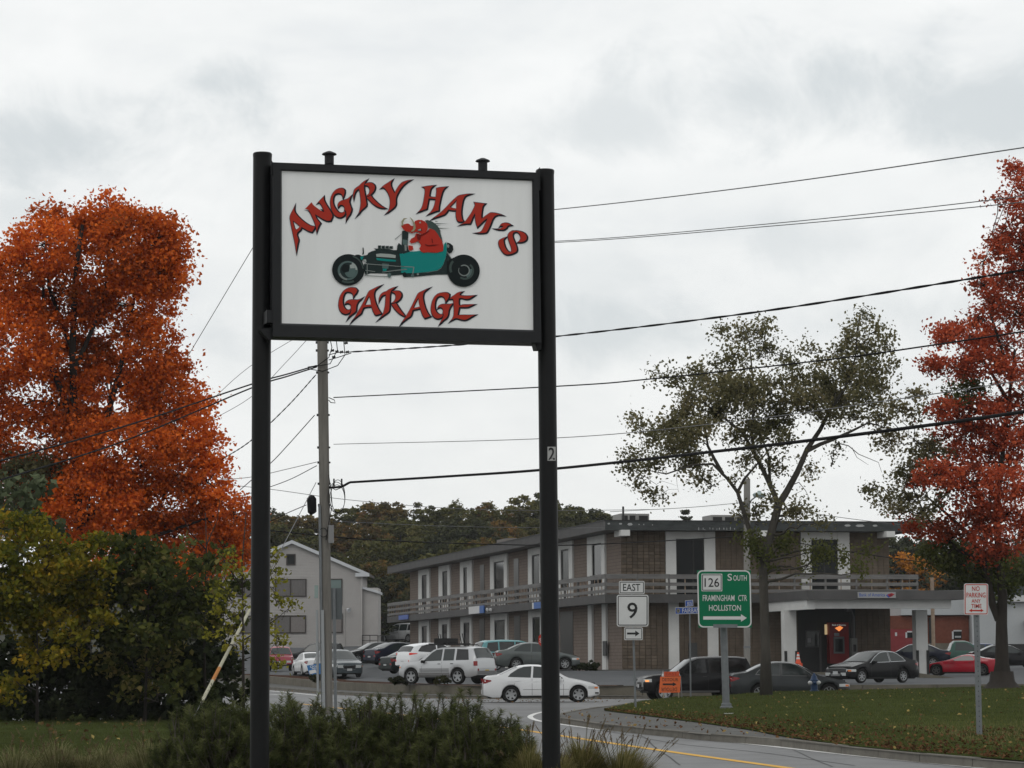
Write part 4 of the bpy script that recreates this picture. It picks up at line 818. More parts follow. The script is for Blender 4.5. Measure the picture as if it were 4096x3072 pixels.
REDL = pm('letter_red', (.50, .045, .028), rough=.6, spec=.1); DARKL = pm('letter_dark', (.020, .021, .027), rough=.6, spec=.1); EDGE = pm('letter_edge', (.2, .21, .26), rough=.45)
T = {1: (1140, 780, 6.38), 2: (1300, 680, 6.1444), 3: (1640, 700, 7.3733), 4: (1800, 780, 6.3794), 5: (1330, 1120, 7.1355), 6: (1580, 1120, 6.32), 7: (1320, 980, 7.3733), 8: (1580, 850, 5.3526)}
LET = {
 'A': [(1, [[(258,235),(240,370),(260,440),(330,530),(420,620),(540,715),(650,780),(770,805),(745,880),(690,950),(600,925),(500,870),(425,825),(405,890),(330,950),(305,1010),(330,1080),(355,1150),(325,1260),(287,1500),(270,1340),(230,1130),(185,920),(145,730),(115,550),(165,440),(215,350)], [(205,665),(245,690),(310,745),(375,800),(340,845),(285,880),(255,850),(230,760)]])],
 'N': [(1, [[(505,360),(590,270),(680,180),(740,260),(840,340),(960,420),(1000,435),(960,330),(920,250),(870,190),(815,215),(900,120),(990,30),(1000,130),(1070,260),(1150,380),(1210,490),(1220,550),(1170,660),(1080,670),(960,620),(840,540),(770,500),(810,600),(870,670),(910,720),(860,800),(805,970),(790,840),(760,720),(700,580),(640,450),(580,375)]])],
 'G': [(2, [[(330,450),(420,440),(485,480),(490,560),(465,640),(440,700),(425,630),(390,585),(320,572),(245,600),(205,680),(200,790),(230,890),(290,985),(350,1045),(420,1050),(490,1010),(510,1060),(470,1130),(390,1175),(310,1165),(230,1110),(175,1020),(140,910),(125,790),(140,670),(190,560),(260,485)]]), (2, [[(320,920),(310,850),(340,790),(400,750),(480,730),(570,695),(655,610),(610,730),(600,790),(630,880),(665,970),(620,1090),(560,1170),(508,1265),(530,1120),(515,1010),(475,985),(480,920),(440,870),(380,860)]])],
 'R': [(2, [[(1042,228),(975,330),(960,420),(980,560),(1010,720),(1030,850),(1010,900),(900,990),(840,1070),(748,1162),(830,1060),(860,950),(880,800),(870,660),(850,520),(830,470),(770,510),(730,590),(702,740),(690,640),(695,550),(720,470),(780,420),(840,385),(900,320),(970,270)]]), (2, [[(975,345),(1060,305),(1150,310),(1220,360),(1240,430),(1210,520),(1130,610),(1040,660),(1005,640),(1080,580),(1100,500),(1080,420),(1030,385),(975,380)]]), (2, [[(1020,680),(1130,620),(1180,690),(1290,800),(1400,890),(1500,940),(1400,940),(1290,910),(1180,840),(1090,750)]])],
 'Y': [(2, [[(1362,447),(1450,370),(1560,300),(1668,228),(1620,320),(1630,400),(1670,490),(1710,570),(1750,480),(1820,370),(1890,300),(2000,260),(2135,236),(2020,300),(1930,380),(1850,480),(1780,600),(1745,700),(1750,850),(1710,920),(1620,990),(1550,1040),(1475,1080),(1560,1000),(1590,900),(1600,780),(1590,680),(1550,570),(1490,480),(1430,430)]])],
 'H': [(3, [[(375,350),(500,325),(640,310),(730,302),(660,360),(610,420),(590,520),(570,640),(545,760),(520,900),(500,1000),(400,1040),(300,1075),(208,1112),(290,1040),(350,950),(390,810),(420,640),(440,480),(430,390)]]), (3, [[(775,385),(880,360),(1000,350),(1085,342),(1010,410),(960,500),(920,640),(890,780),(860,920),(850,1050),(740,1080),(640,1120),(495,1182),(600,1100),(670,1000),(720,880),(750,740),(765,600),(780,480)]]), (3, [[(560,625),(650,650),(790,655),(780,725),(650,705),(540,700)]])],
 'A2': [(3, [[(1430,600),(1560,575),(1720,555),(1855,548),(1700,590),(1620,640),(1570,740),(1540,880),(1520,1020),(1520,1180),(1550,1320),(1590,1370),(1500,1385),(1420,1380),(1375,1320),(1350,1200),(1350,1090),(1370,1050),(1260,1050),(1130,1030),(1080,1110),(1020,1170),(880,1220),(750,1260),(600,1320),(720,1240),(830,1160),(950,1060),(1080,930),(1220,780),(1340,670)], [(1375,730),(1360,850),(1360,990),(1260,970),(1190,945),(1260,870),(1330,800)]])],
 'M': [(4, [[(615,185),(740,200),(860,215),(900,220),(840,290),(820,400),(805,520),(810,600),(890,540),(1000,460),(1040,445),(1150,455),(1270,485),(1380,522),(1240,505),(1150,540),(1090,620),(1050,730),(1000,850),(940,960),(860,975),(740,980),(605,963),(740,955),(800,920),(850,830),(900,720),(960,600),(880,650),(780,750),(698,825),(660,720),(640,600),(640,470),(580,580),(540,690),(515,735),(400,735),(215,775),(330,720),(400,660),(470,560),(550,440),(610,320),(640,250)]])],
 "'": [(4, [[(1258,802),(1310,730),(1400,705),(1480,715),(1570,768),(1480,785),(1440,850),(1370,890),(1280,890),(1200,880),(1100,852),(1240,865),(1300,850),(1350,810),(1340,790),(1290,790)]])],
 'S': [(4, [[(1445,1062),(1340,1100),(1250,1150),(1230,1210),(1250,1310),(1310,1420),(1380,1500),(1460,1530),(1580,1510),(1690,1460),(1720,1400),(1700,1300),(1660,1200),(1620,1110),(1600,1030),(1625,965),(1590,910),(1510,950),(1470,1020),(1480,1110),(1520,1230),(1560,1330),(1570,1420),(1530,1460),(1470,1420),(1410,1330),(1380,1220),(1370,1140)]]), (4, [[(1585,910),(1610,975),(1680,940),(1740,960),(1790,1030),(1800,1100),(1770,1170),(1715,1210),(1800,1215),(1900,1190),(1960,1140),(1970,1060),(1920,980),(1830,930),(1710,905)]])],
 'G2': [(5, [[(560,210),(660,220),(720,290),(690,370),(630,440),(588,512),(590,440),(560,380),(490,345),(410,340),(350,380),(310,480),(295,600),(310,720),(350,800),(420,855),(500,840),(530,880),(500,930),(430,970),(350,980),(260,940),(200,860),(165,740),(175,600),(210,460),(280,340),(370,260),(470,215)]]), (5, [[(350,690),(380,620),(450,570),(560,555),(700,565),(800,540),(878,485),(800,570),(740,620),(690,720),(680,860),(650,920),(570,980),(480,1050),(395,1150),(460,1040),(510,960),(540,860),(510,830),(535,750),(500,690),(430,660)]])],
 'A3': [(5, [[(1040,310),(1140,260),(1260,200),(1418,130),(1300,220),(1230,280),(1190,380),(1200,520),(1240,660),(1300,800),(1360,900),(1400,960),(1330,985),(1240,1010),(1200,980),(1150,880),(1110,760),(1010,770),(890,790),(850,880),(820,960),(750,1010),(650,1090),(570,1160),(485,1258),(570,1140),(650,1040),(720,910),(810,760),(900,590),(970,440)], [(1050,470),(1080,580),(1100,700),(1000,705),(930,710),(970,620),(1010,530)]])],
 'R2': [(5, [[(1820,185),(1740,260),(1690,300),(1650,400),(1640,560),(1640,720),(1630,860),(1600,920),(1500,990),(1390,1070),(1252,1170),(1350,1080),(1430,980),(1470,860),(1500,720),(1510,560),(1520,420),(1440,440),(1380,500),(1312,645),(1330,500),(1370,410),(1440,350),(1540,320),(1600,270),(1700,225)]]), (5, [[(1700,320),(1800,300),(1900,310),(1970,370),(1980,450),(1940,540),(1850,620),(1740,665),(1680,660),(1760,600),(1800,520),(1800,430),(1760,370),(1700,350)]]), (5, [[(1680,690),(1820,660),(1870,740),(1950,860),(2030,960),(2085,1045),(2000,1020),(1900,960),(1800,860),(1720,760)]])],
 'A4': [(6, [[(580,330),(680,280),(790,230),(900,180),(790,260),(730,320),(710,430),(730,560),(770,700),(830,830),(880,900),(900,920),(820,950),(750,970),(700,900),(660,800),(640,720),(540,745),(450,765),(430,850),(400,920),(320,970),(240,1030),(170,1090),(92,1175),(180,1050),(260,940),(350,790),(440,620),(520,450)], [(590,460),(600,560),(625,670),(550,690),(470,700),(510,610),(555,520)]])],
 'G3': [(6, [[(1240,310),(1320,315),(1380,360),(1370,440),(1320,520),(1275,568),(1270,500),(1230,430),(1160,405),(1080,430),(1030,510),(1010,630),(1020,740),(1060,820),(1130,870),(1200,860),(1220,910),(1170,960),(1080,985),(1000,960),(940,890),(905,780),(910,650),(940,520),(1000,410),(1090,335)]]), (6, [[(1070,720),(1100,650),(1170,610),(1280,605),(1380,610),(1470,585),(1400,680),(1360,780),(1350,880),(1310,960),(1230,1020),(1170,1080),(1102,1138),(1160,1040),(1210,960),(1230,880),(1200,840),(1220,770),(1190,710),(1130,690)]])],
 'E': [(6, [[(1710,290),(1650,340),(1640,385),(1780,400),(1920,395),(2032,382),(1960,430),(1880,480),(1790,490),(1680,460),(1620,470),(1615,600),(1640,650),(1700,620),(1850,620),(2025,610),(1920,660),(1840,690),(1740,695),(1630,690),(1610,780),(1590,890),(1700,880),(1880,885),(2050,872),(1940,930),(1850,990),(1760,1020),(1660,1000),(1550,970),(1470,1000),(1360,1065),(1440,990),(1480,900),(1490,780),(1480,620),(1470,480),(1380,485),(1430,420),(1500,380),(1560,330),(1620,305)]])],
}
def tosrc(k, l): ox, oy, s = T[k]; return [(ox + x / s, oy + y / s) for x, y in l]
def area(l): return sum(l[i][0] * l[(i + 1) % len(l)][1] - l[(i + 1) % len(l)][0] * l[i][1] for i in range(len(l))) / 2
def offset(l, d, lim=2.6):
    """grow (d>0) a closed outline by mitred edges"""
    s = 1 if area(l) > 0 else -1; n = len(l); o = []
    for i in range(n):
        a, b, c = (np.array(l[(i + k) % n]) for k in (-1, 0, 1)); e1 = (b - a) / (np.linalg.norm(b - a) + 1e-9); e2 = (c - b) / (np.linalg.norm(c - b) + 1e-9)
        n1 = np.array((e1[1], -e1[0])) * s; n2 = np.array((e2[1], -e2[0])) * s; m_ = n1 + n2; q = np.linalg.norm(m_)
        if q < 1e-3: o.append(tuple(b + (e1 - e2) / 2 * d * lim)); continue
        m_ /= q; k = min(lim, 1 / max(.05, m_.dot(n1))); o.append(tuple(b + m_ * d * k))
    return o
def ssub(l):                                     # round the traced corners a little, keep the spikes
    n = len(l); o = []
    for i in range(n):
        a, b, c = (np.array(l[(i + k) % n]) for k in (-1, 0, 1)); e1 = (b - a) / (np.linalg.norm(b - a) + 1e-9); e2 = (c - b) / (np.linalg.norm(c - b) + 1e-9)
        if e1.dot(e2) > .55: o += [tuple(b * .8 + a * .2), tuple(b * .8 + c * .2)]
        else: o.append(tuple(b))
    return o
for ch, strokes in LET.items():
    root = None
    me_, mk_, mr_ = MB(), MB(), MB()
    for si, (k, loops) in enumerate(strokes):
        S_ = [ssub(tosrc(k, l)) for l in loops]; sh = lambda l, x, y: [(a + x, b + y) for a, b in l]
        f = lambda j: (lambda x, y: SP(x, y, lay(j)))
        me_.poly([sh(offset(S_[0], 3.6), 1.9, 1.7)] + [sh(offset(h, -1.2), 1, 1) for h in S_[1:]], f(0 + si * .2))
        mk_.poly([sh(offset(S_[0], 2.5), 2.3, 2.1)] + [sh(offset(h, -1.0), 1, 1) for h in S_[1:]], f(1 + si * .2))
        mr_.poly([sh(offset(S_[0], -1.1, 1.2), -.5, -.5)] + [sh(offset(h, .9), -.5, -.5) for h in S_[1:]], f(2 + si * .2))
    root = mr_.build('letter', REDL, sgn); mk_.build('letter_shadow', DARKL, root); me_.build('letter_edge', EDGE, root)

# hot rod picture
EM = {k: pm('print_' + k, tuple(x * 1.2 for x in c), rough=.6, spec=.1) for k, c in (('tyre', (.012, .017, .018)), ('teal', (.008, .235, .215)), ('red', (.46, .035, .022)), ('dark', (.022, .035, .035)), ('mid', (.10, .15, .145)), ('pale', (.36, .40, .38)), ('cream', (.33, .31, .20)), ('deep', (.16, .012, .010)), ('mane', (.06, .085, .078)), ('steel', (.22, .25, .24)))}
def emb(name, k, pts, mk, layer, par=None):
    m = MB(); m.poly([tosrc(k, pts)], lambda x, y: SP(x, y, lay(layer))); return m.build(name, EM[mk], par or sgn)
def ell(k, cx, cy, rx, ry, n=28, a0=0, a1=6.2832):
    return [(cx + rx * math.cos(a0 + (a1 - a0) * i / n), cy + ry * math.sin(a0 + (a1 - a0) * i / n)) for i in range(n if a1 - a0 > 6 else n + 1)]
def arcband(cx, cy, r0, r1, a0, a1, n=10):
    return [(cx + r1 * math.cos(lerp(a0, a1, i / n)), cy + r1 * math.sin(lerp(a0, a1, i / n))) for i in range(n + 1)] + [(cx + r0 * math.cos(lerp(a1, a0, i / n)), cy + r0 * math.sin(lerp(a1, a0, i / n))) for i in range(n + 1)]
rod = emb('hot_rod', 8, [(95,880),(180,880),(300,840),(420,830),(540,820),(620,860),(860,870),(1010,830),(1040,760),(1050,680),(1100,620),(1112,830),(1085,960),(1035,1110),(980,1190),(900,1240),(700,1275),(400,1300),(250,1300),(130,1290),(128,1100)], 'teal', 5)
emb('chassis', 7, [(1000,560),(1250,540),(2000,600),(2180,700),(2212,760),(2180,870),(1800,900),(1700,840),(1200,830),(1050,880),(1010,760)], 'dark', 2, rod)
emb('chassis', 8, [(160,1280),(420,1300),(700,1285),(900,1250),(985,1195),(1040,1110),(1090,960),(1115,830),(1220,990),(1260,1160),(1240,1300),(1110,1325),(880,1330),(430,1375),(200,1385)], 'dark', 2, rod)
emb('engine', 7, [(1130,230),(1240,180),(1360,150),(1290,100),(1740,120),(1860,150),(1970,150),(1990,10),(2180,0),(2120,250),(2060,260),(2110,560),(2080,640),(1100,560),(980,440),(900,430),(920,330),(1100,290)], 'dark', 2, rod)
emb('engine', 7, [(1360,265),(1500,250),(1760,265),(1940,300),(1930,385),(1700,365),(1370,345)], 'pale', 4, rod)
emb('engine', 7, [(1500,395),(1950,440),(1940,490),(1640,480),(1380,445),(1360,380)], 'teal', 4, rod); emb('engine', 7, [(1550,695),(1680,695),(1660,770),(1560,765)], 'teal', 4, rod); emb('engine', 7, [(890,345),(1000,330),(950,440),(910,430)], 'teal', 4, rod)
emb('engine', 7, [(1540,540),(1740,560),(1720,700),(1540,680)], 'mid', 4, rod); emb('engine', 7, [(980,425),(1060,420),(1080,500),(1010,510)], 'pale', 4, rod)
for i in range(4): emb('carburettor', 7, [(1415 + i * 115, 15 + i * 6), (1510 + i * 115, 12 + i * 6), (1520 + i * 110, 115), (1420 + i * 110, 105)], 'dark', 3, rod); emb('carburettor', 7, [(1495 + i * 115, 18 + i * 6), (1520 + i * 115, 18 + i * 6), (1525 + i * 112, 110), (1500 + i * 112, 108)], 'steel', 4, rod)
emb('horn', 7, [(960,90),(975,60),(990,90),(1000,180),(1000,270),(950,290),(965,200)], 'dark', 3, rod)
for a in ([(1010,540),(2212,630),(2212,652),(1010,562)], [(1045,735),(1330,775),(1330,795),(1045,755)], [(1540,790),(2212,700),(2212,722),(1540,812)], [(1020,890),(1700,915),(1700,940),(1020,912)], [(1085,560),(1108,560),(1108,870),(1085,870)]): emb('rod', 7, a, 'steel', 6, rod)
for a in ([(0,1140),(400,1160),(400,1178),(0,1158)], [(395,1160),(415,1165),(390,1340),(365,1340)], [(0,1235),(250,1205),(262,1225),(0,1255)]): emb('rod', 8, a, 'steel', 6, rod)
emb('rod', 7, ell(7, 1750, 890, 55, 75, 14), 'mid', 6, rod); emb('rod', 8, ell(8, 375, 1350, 35, 35, 12), 'mid', 6, rod); emb('rod', 8, ell(8, 490, 1320, 25, 25, 12), 'steel', 6, rod); emb('rod', 8, ell(8, 205, 1330, 42, 55, 12), 'tyre', 6, rod)
emb('tyre', 7, ell(7, 820, 420, 150, 140), 'tyre', 3, rod)
w1 = emb('tyre', 7, ell(7, 540, 730, 478, 462, 36), 'tyre', 7, rod); emb('tyre', 7, arcband(560, 740, 400, 440, -1.3, -.1), 'mane', 8, rod); emb('tyre', 7, arcband(540, 740, 330, 390, 1.1, 2.1), 'mane', 8, rod)
emb('rim', 7, ell(7, 525, 755, 298, 285, 32), 'mid', 8, rod); emb('rim', 7, ell(7, 535, 750, 240, 232, 32), 'dark', 9, rod); emb('rim', 7, ell(7, 600, 780, 165, 180, 24), 'mid', 10, rod)
emb('rim', 7, arcband(540, 750, 215, 265, -1.1, -.05), 'pale', 10, rod); emb('rim', 7, arcband(535, 755, 235, 290, 1.7, 2.8), 'steel', 10, rod); emb('rim', 7, [(585,590),(680,560),(740,680),(600,690)], 'pale', 11, rod); emb('rim', 7, [(400,560),(580,600),(560,780),(420,820),(330,730)], 'tyre', 11, rod)
emb('tyre', 8, [(1100,1050),(1170,1010),(1260,960),(1330,1000),(1270,1200),(1180,1330),(1120,1290)], 'tyre', 3, rod); emb('tyre', 8, arcband(1400, 1190, 190, 240, 2.7, 3.9), 'mane', 9, rod)
emb('tyre', 8, ell(8, 1468, 1245, 348, 345, 36), 'tyre', 7, rod)
emb('rim', 8, arcband(1500, 1250, 150, 190, -.9, 2.2, 16), 'mane', 8, rod); emb('rim', 8, arcband(1480, 1240, 100, 125, -2.2, 3.6, 24), 'steel', 9, rod); emb('rim', 8, arcband(1480, 1240, 125, 170, -.2, 1.2, 12), 'mid', 9, rod); emb('rim', 8, ell(8, 1450, 1235, 82, 90, 20), 'tyre', 10, rod)
emb('lamp', 8, [(1115,640),(1180,660),(1240,710),(1250,800),(1215,850),(1165,880),(1115,830)], 'tyre', 6, rod); emb('lamp', 8, ell(8, 1140, 720, 24, 40, 12), 'steel', 7, rod); emb('rod', 8, [(1100,840),(1115,835),(1215,980),(1200,990)], 'steel', 6, rod)
emb('scoop', 8, [(150,400),(210,380),(290,430),(280,560),(270,700),(280,780),(320,840),(180,880),(60,860),(45,720),(80,650),(140,700),(150,560)], 'dark', 6, rod); emb('scoop', 8, [(160,575),(265,590),(265,680),(165,690)], 'mid', 7, rod); emb('scoop', 8, [(200,690),(250,690),(250,820),(210,820)], 'steel', 7, rod); emb('rod', 8, [(0,565),(140,450),(145,462),(0,585)], 'steel', 3, rod)
drv = emb('driver', 8, [(455,440),(540,470),(640,440),(750,340),(850,380),(920,470),(960,540),(1010,610),(1035,720),(1030,825),(900,860),(700,848),(620,862),(560,840),(520,770),(560,700),(490,610),(440,640),(350,665),(310,625),(350,560),(420,520)], 'red', 8)
emb('arm', 8, [(285,700),(380,715),(395,790),(330,820),(290,790)], 'red', 7, drv); emb('mane', 8, [(640,170),(700,160),(790,190),(870,245),(930,310),(985,410),(965,400),(1000,530),(1025,640),(960,545),(900,450),(820,370),(720,320)], 'mane', 7, drv)
emb('head', 8, [(130,290),(150,265),(250,235),(300,240),(340,280),(390,290),(430,180),(500,155),(570,160),(640,190),(690,250),(705,350),(650,440),(560,460),(470,410),(420,420),(360,445),(310,410),(240,405),(180,360)], 'red', 9, drv)
emb('mouth', 8, [(470,370),(560,340),(580,400),(500,400)], 'deep', 10, drv); emb('teeth', 8, [(480,375),(550,345),(555,385),(500,385)], 'pale', 11, drv)
emb('tusk', 8, [(305,90),(370,140),(430,240),(445,340),(400,405),(335,412),(390,350),(400,260),(360,170)], 'cream', 12, drv); emb('tusk', 8, [(140,275),(138,190),(185,122),(275,122),(205,150),(172,220),(182,280)], 'cream', 12, drv)
emb('eye', 8, [(515,205),(545,195),(555,225),(530,235)], 'pale', 10, drv); emb('collar', 8, [(460,460),(560,475),(650,430),(720,380),(740,400),(660,460),(560,510),(540,590),(490,590),(470,520)], 'deep', 10, drv); emb('crease', 8, [(640,670),(720,700),(810,685),(950,690),(830,715),(720,725),(650,700)], 'deep', 10, drv); emb('crease', 8, [(780,560),(800,560),(815,650),(800,660)], 'deep', 10, drv)
for y, x1 in ((238, 1160), (336, 1190), (190, 930), (278, 980)): emb('speed_line', 8, [(860 if y < 300 else 930, y - 8), (x1, y), (870 if y < 300 else 950, y + 8)], 'mane', 4, drv)

# poles of the sign
def pole(name, label, cat, top, bot, D, r, mat, n=20, par=None):
    a = at(*top, D); b = at(*bot, D); d = (a - b) / (a.z - b.z); b2 = b - d * (b.z + .12)
    m = MB(); m.tube([b2, a], r, n); o = m.build(name, mat, par, smooth=True, ang=40)
    return tag(o, label, cat) if label else o
kp = D0 / FPX
p1 = pole('sign_pole', 'thick black round pole carrying the garage sign, beside the orange maple', 'pole', (1050, 617), (1038, 3072), D0 + .22, 38.5 * kp, BLACKM); p1['group'] = 'poles of the garage sign'
p2 = pole('sign_pole', 'thick black round pole carrying the garage sign, with the number 2', 'pole', (2180, 684), (2206, 3072), D0 * 1.0225 + .22, 38 * kp, BLACKM); p2['group'] = 'poles of the garage sign'
for pl, c, D in ((p1, (1050, 617), D0 + .22), (p2, (2180, 684), D0 * 1.0225 + .22)):
    a = at(*c, D); m = MB(); m.lathe([(39 * kp, -.03), (39.6 * kp, 0), (36 * kp, .012), (.001, .018)], a, (0, 0, 1), 20); m.build('cap', BLACKM, pl, smooth=True, ang=30)
pd = D0 * 1.0225 + .22
m = MB(); c0 = at(2206, 1815, pd); P2 = lambda x, y, k: at(x, y, pd - .0937 - k)
rows = []
for y in (1787, 1843): rows.append([P2(x, y, -.05 * ((x - 2191) / 39) ** 2 + .004) for x in np.linspace(2190, 2223, 7)])
m.grid(rows); np_ = m.build('number_plate', pm('plate_grey', (.45, .45, .44), rough=.6), p2)
m = MB(); lettering(m, '2', lambda x, y: P2(x, y, -.05 * ((x - 2191) / 39) ** 2 + .008), 2194, 1839, 2219, 1790); m.build('lettering', FRAME, np_)

# ------------------------------------------------------------------ road signs
GALV = pm('galvanised', (.20, .215, .225), rough=.5, metal=.3, var=.15, scale=5)
SGW = pm('sheet_white', (.72, .725, .72), rough=.5, var=.04, scale=4); SGG = pm('sheet_green', (.0, .17, .075), rough=.55, spec=.15); SGK = pm('print_black', (.015, .015, .016), rough=.5); SGR = pm('print_red', (.55, .03, .07), rough=.5); SGO = pm('sheet_orange', (.85, .17, .045), rough=.5, var=.08, scale=6); SGB = pm('sheet_blue', (.04, .12, .52), rough=.6, spec=.15)
def rrect(x0, y0, x1, y1, r, n=5):
    o = []
    for cx, cy, a in ((x1 - r, y1 - r, 0), (x0 + r, y1 - r, 1.5708), (x0 + r, y0 + r, 3.1416), (x1 - r, y0 + r, 4.7124)):
        o += [(cx + r * math.cos(a + 1.5708 * i / n), cy + r * math.sin(a + 1.5708 * i / n)) for i in range(n + 1)]
    return o
class Face:
    """a sign plate facing the camera; photo pixels address its plane"""
    def __init__(s, D, n=(0, 1, 0), px=2048): s.P0 = at(px, 2400, D); s.n = Vector(n).normalized()
    def P(s, k): return lambda x, y: onp(x, y, s.P0 - s.n * k, s.n)
    def plate(s, name, x0, y0, x1, y1, r, mat, par, k=.01, th=.012):
        m = MB(); m.poly([rrect(x0, y0, x1, y1, r)], s.P(k), s.n * th); return m.build(name, mat, par)
    def border(s, x0, y0, x1, y1, r, w_, mat, par, k=.014, name='border'):
        m = MB(); m.poly([rrect(x0, y0, x1, y1, r), rrect(x0 + w_, y0 + w_, x1 - w_, y1 - w_, max(.5, r - w_))[::-1]], s.P(k)); return m.build(name, mat, par)
    def text(s, t, x0, y0, x1, y1, mat, par, k=.015, name='lettering'):
        m = MB(); lettering(m, t, s.P(k), x0, y1, x1, y0); return m.build(name, mat, par)
    def shape(s, name, pts, mat, par, k=.015):
        m = MB(); m.poly([pts], s.P(k)); return m.build(name, mat, par)
def arrow(x0, x1, y, h, hh, hl): return [(x0, y - h), (x1 - hl, y - h), (x1 - hl, y - hh), (x1, y), (x1 - hl, y + hh), (x1 - hl, y + h), (x0, y + h)]
def post(par, top, bot, D, r, z, n=10, mat=None, name='post'):
    a = at(*top, D); b = at(*bot, D); b.z = min(b.z, z) - .1; m = MB(); m.tube([b, a], r, n); return m.build(name, mat or GALV, par, smooth=True, ang=40)
# EAST 9
D = 84.0; base = isl_at(2542, D); t = thing('route_sign', 'white route sign stack reading EAST 9 with a right arrow on a thin post', 'road sign', tuple(base)); F = Face(D, (.03, 1, 0))
post(t, (2527, 2330), (2543, 2842), D + .06, .035, base.z)
F.plate('plate', 2476, 2324, 2578, 2376, 5, SGW, t); F.border(2479, 2327, 2575, 2373, 4, 3, SGK, t); F.text('EAST', 2492, 2335, 2561, 2364, SGK, t)
F.plate('plate', 2467, 2379, 2594, 2506, 9, SGW, t); F.border(2471, 2383, 2590, 2502, 7, 3.5, SGK, t); F.text('9', 2509, 2410, 2550, 2474, SGK, t)
F.plate('plate', 2497, 2510, 2571, 2560, 4, SGW, t); F.border(2500, 2513, 2568, 2557, 3, 2.5, SGK, t); F.shape('arrow', arrow(2508, 2558, 2534, 4, 12, 17), SGK, t)
# 126 south
D = 80.0; base = isl_at(2905, D); t = thing('guide_sign', 'large green guide sign reading 126 SOUTH FRAMINGHAM CTR HOLLISTON with white arrow', 'road sign', tuple(base)); F = Face(D, (.05, 1, 0))
post(t, (2894, 2500), (2906, 2852), D + .14, .105, base.z, 14); m = MB(); b = at(2906, 2845, D + .14); m.lathe([(.19, -.1), (.19, .04), (.15, .06), (.15, .14), (.105, .16)], Vector((b.x, b.y, base.z)), (0, 0, 1), 14); m.build('base_flange', GALV, t, smooth=True, ang=30)
m = MB(); m.poly([[(2788, 2281), (3003, 2281), (3007, 2510), (2794, 2511)]], F.P(.006), F.n * .012); m.build('plate', SGG, t)
m = MB(); q = lambda x0, y0, x1, y1, r: [(x + (y - 2281) * .022, y) for x, y in rrect(x0, y0, x1, y1, r, 6)]
m.poly([q(2788, 2281, 3002, 2510, 22), q(2793, 2286, 2997, 2505, 18)[::-1]], F.P(.012)); m.build('border', SGW, t)
F.plate('shield', 2806, 2295, 2889, 2365, 2, SGW, t, .011, .004); F.border(2809, 2298, 2886, 2362, 2, 3, SGK, t); F.text('126', 2818, 2312, 2877, 2348, SGK, t)
F.text('S', 2910, 2295, 2928, 2323, SGW, t); F.text('OUTH', 2933, 2301, 2987, 2323, SGW, t); F.text('FRAMINGHAM', 2811, 2380, 2938, 2404, SGW, t); F.text('CTR', 2953, 2380, 2988, 2404, SGW, t); F.text('HOLLISTON', 2836, 2420, 2964, 2443, SGW, t); F.shape('arrow', arrow(2813, 2987, 2472, 6.5, 15, 23), SGW, t)
m = MB(); m.poly([rrect(2853, 2497, 2950, 2511, 1)], F.P(.02), F.n * .03); m.build('clamp_rail', GALV, t)
# no parking
D = 51.5; base = isl_at(3919, D); t = thing('parking_sign', 'white sign with red border reading NO PARKING ANY TIME on a steel post', 'road sign', tuple(base)); F = Face(D, (.0, 1, 0))
a, b = at(3906, 2455, D + .05), at(3919, 2976, D + .05); m = MB(); dx = .028
for i in range(2):
    s = (-1, 1)[i]; m.add([(b.x + s * dx, b.y - .02, base.z - .1), (b.x + s * dx * 2, b.y + .015, base.z - .1), (a.x + s * dx * 2, a.y + .015, a.z), (a.x + s * dx, a.y - .02, a.z)], [(0, 1, 2, 3)])
m.add([(b.x - dx, b.y - .02, base.z - .1), (b.x + dx, b.y - .02, base.z - .1), (a.x + dx, a.y - .02, a.z), (a.x - dx, a.y - .02, a.z)], [(0, 1, 2, 3)]); m.build('post', GALV, t)
HOLE = pm('hole_dark', (.05, .05, .05), rough=.9); m = MB()
for i in range(26): c = b + (a - b) * ((i + .5) / 26); m.box((c.x - .006, c.y - .024, c.z - .012), (c.x + .006, c.y - .0215, c.z + .012))
m.build('post_hole', HOLE, t)
F.plate('plate', 3856, 2334, 3953, 2460, 8, SGW, t); F.border(3859, 2337, 3950, 2457, 6, 3.2, SGR, t)
F.text('NO', 3888, 2345, 3919, 2364, SGR, t); F.text('PARKING', 3866, 2370, 3942, 2390, SGR, t); F.text('ANY', 3886, 2396, 3923, 2411, SGR, t); F.text('TIME', 3885, 2416, 3926, 2432, SGR, t)
y = 2442; F.shape('arrow', [(3876, y), (3888, y - 7), (3888, y - 2.6), (3923, y - 2.6), (3923, y - 7), (3935, y), (3923, y + 7), (3923, y + 2.6), (3888, y + 2.6), (3888, y + 7)], SGR, t)
# street name blades
D = 103.0; base = Vector((at(2761, 2700, D).x, D, .14)); t = thing('street_name_sign', 'blue street name blades reading FAIRBANKS on a thin post behind the green sign', 'road sign', tuple(base)); F = Face(D, (.0, 1, 0))
post(t, (2759, 2457), (2763, 2786), D + .05, .03, .14)
m = MB(); m.poly([[(2701, 2430), (2880, 2425), (2880, 2452), (2703, 2457)]], F.P(.03), F.n * .012); m.build('name_blade', SGB, t); m = MB(); m.poly([[(2701, 2430), (2880, 2425), (2880, 2452), (2703, 2457)], [(2703, 2455), (2878, 2450), (2878, 2427), (2703, 2432)]], F.P(.034)); m.build('border', SGW, t)
m = MB(); m.poly([ell(0, 2713, 2443, 7.5, 9, 16)], F.P(.036)); m.build('town_seal', pm('seal_grey', (.28, .27, .22), rough=.6), t); m = MB(); m.poly([ell(0, 2713, 2443, 3.2, 4.2, 12)], F.P(.038)); m.build('town_seal', pm('seal_dark', (.08, .07, .06), rough=.6), t)
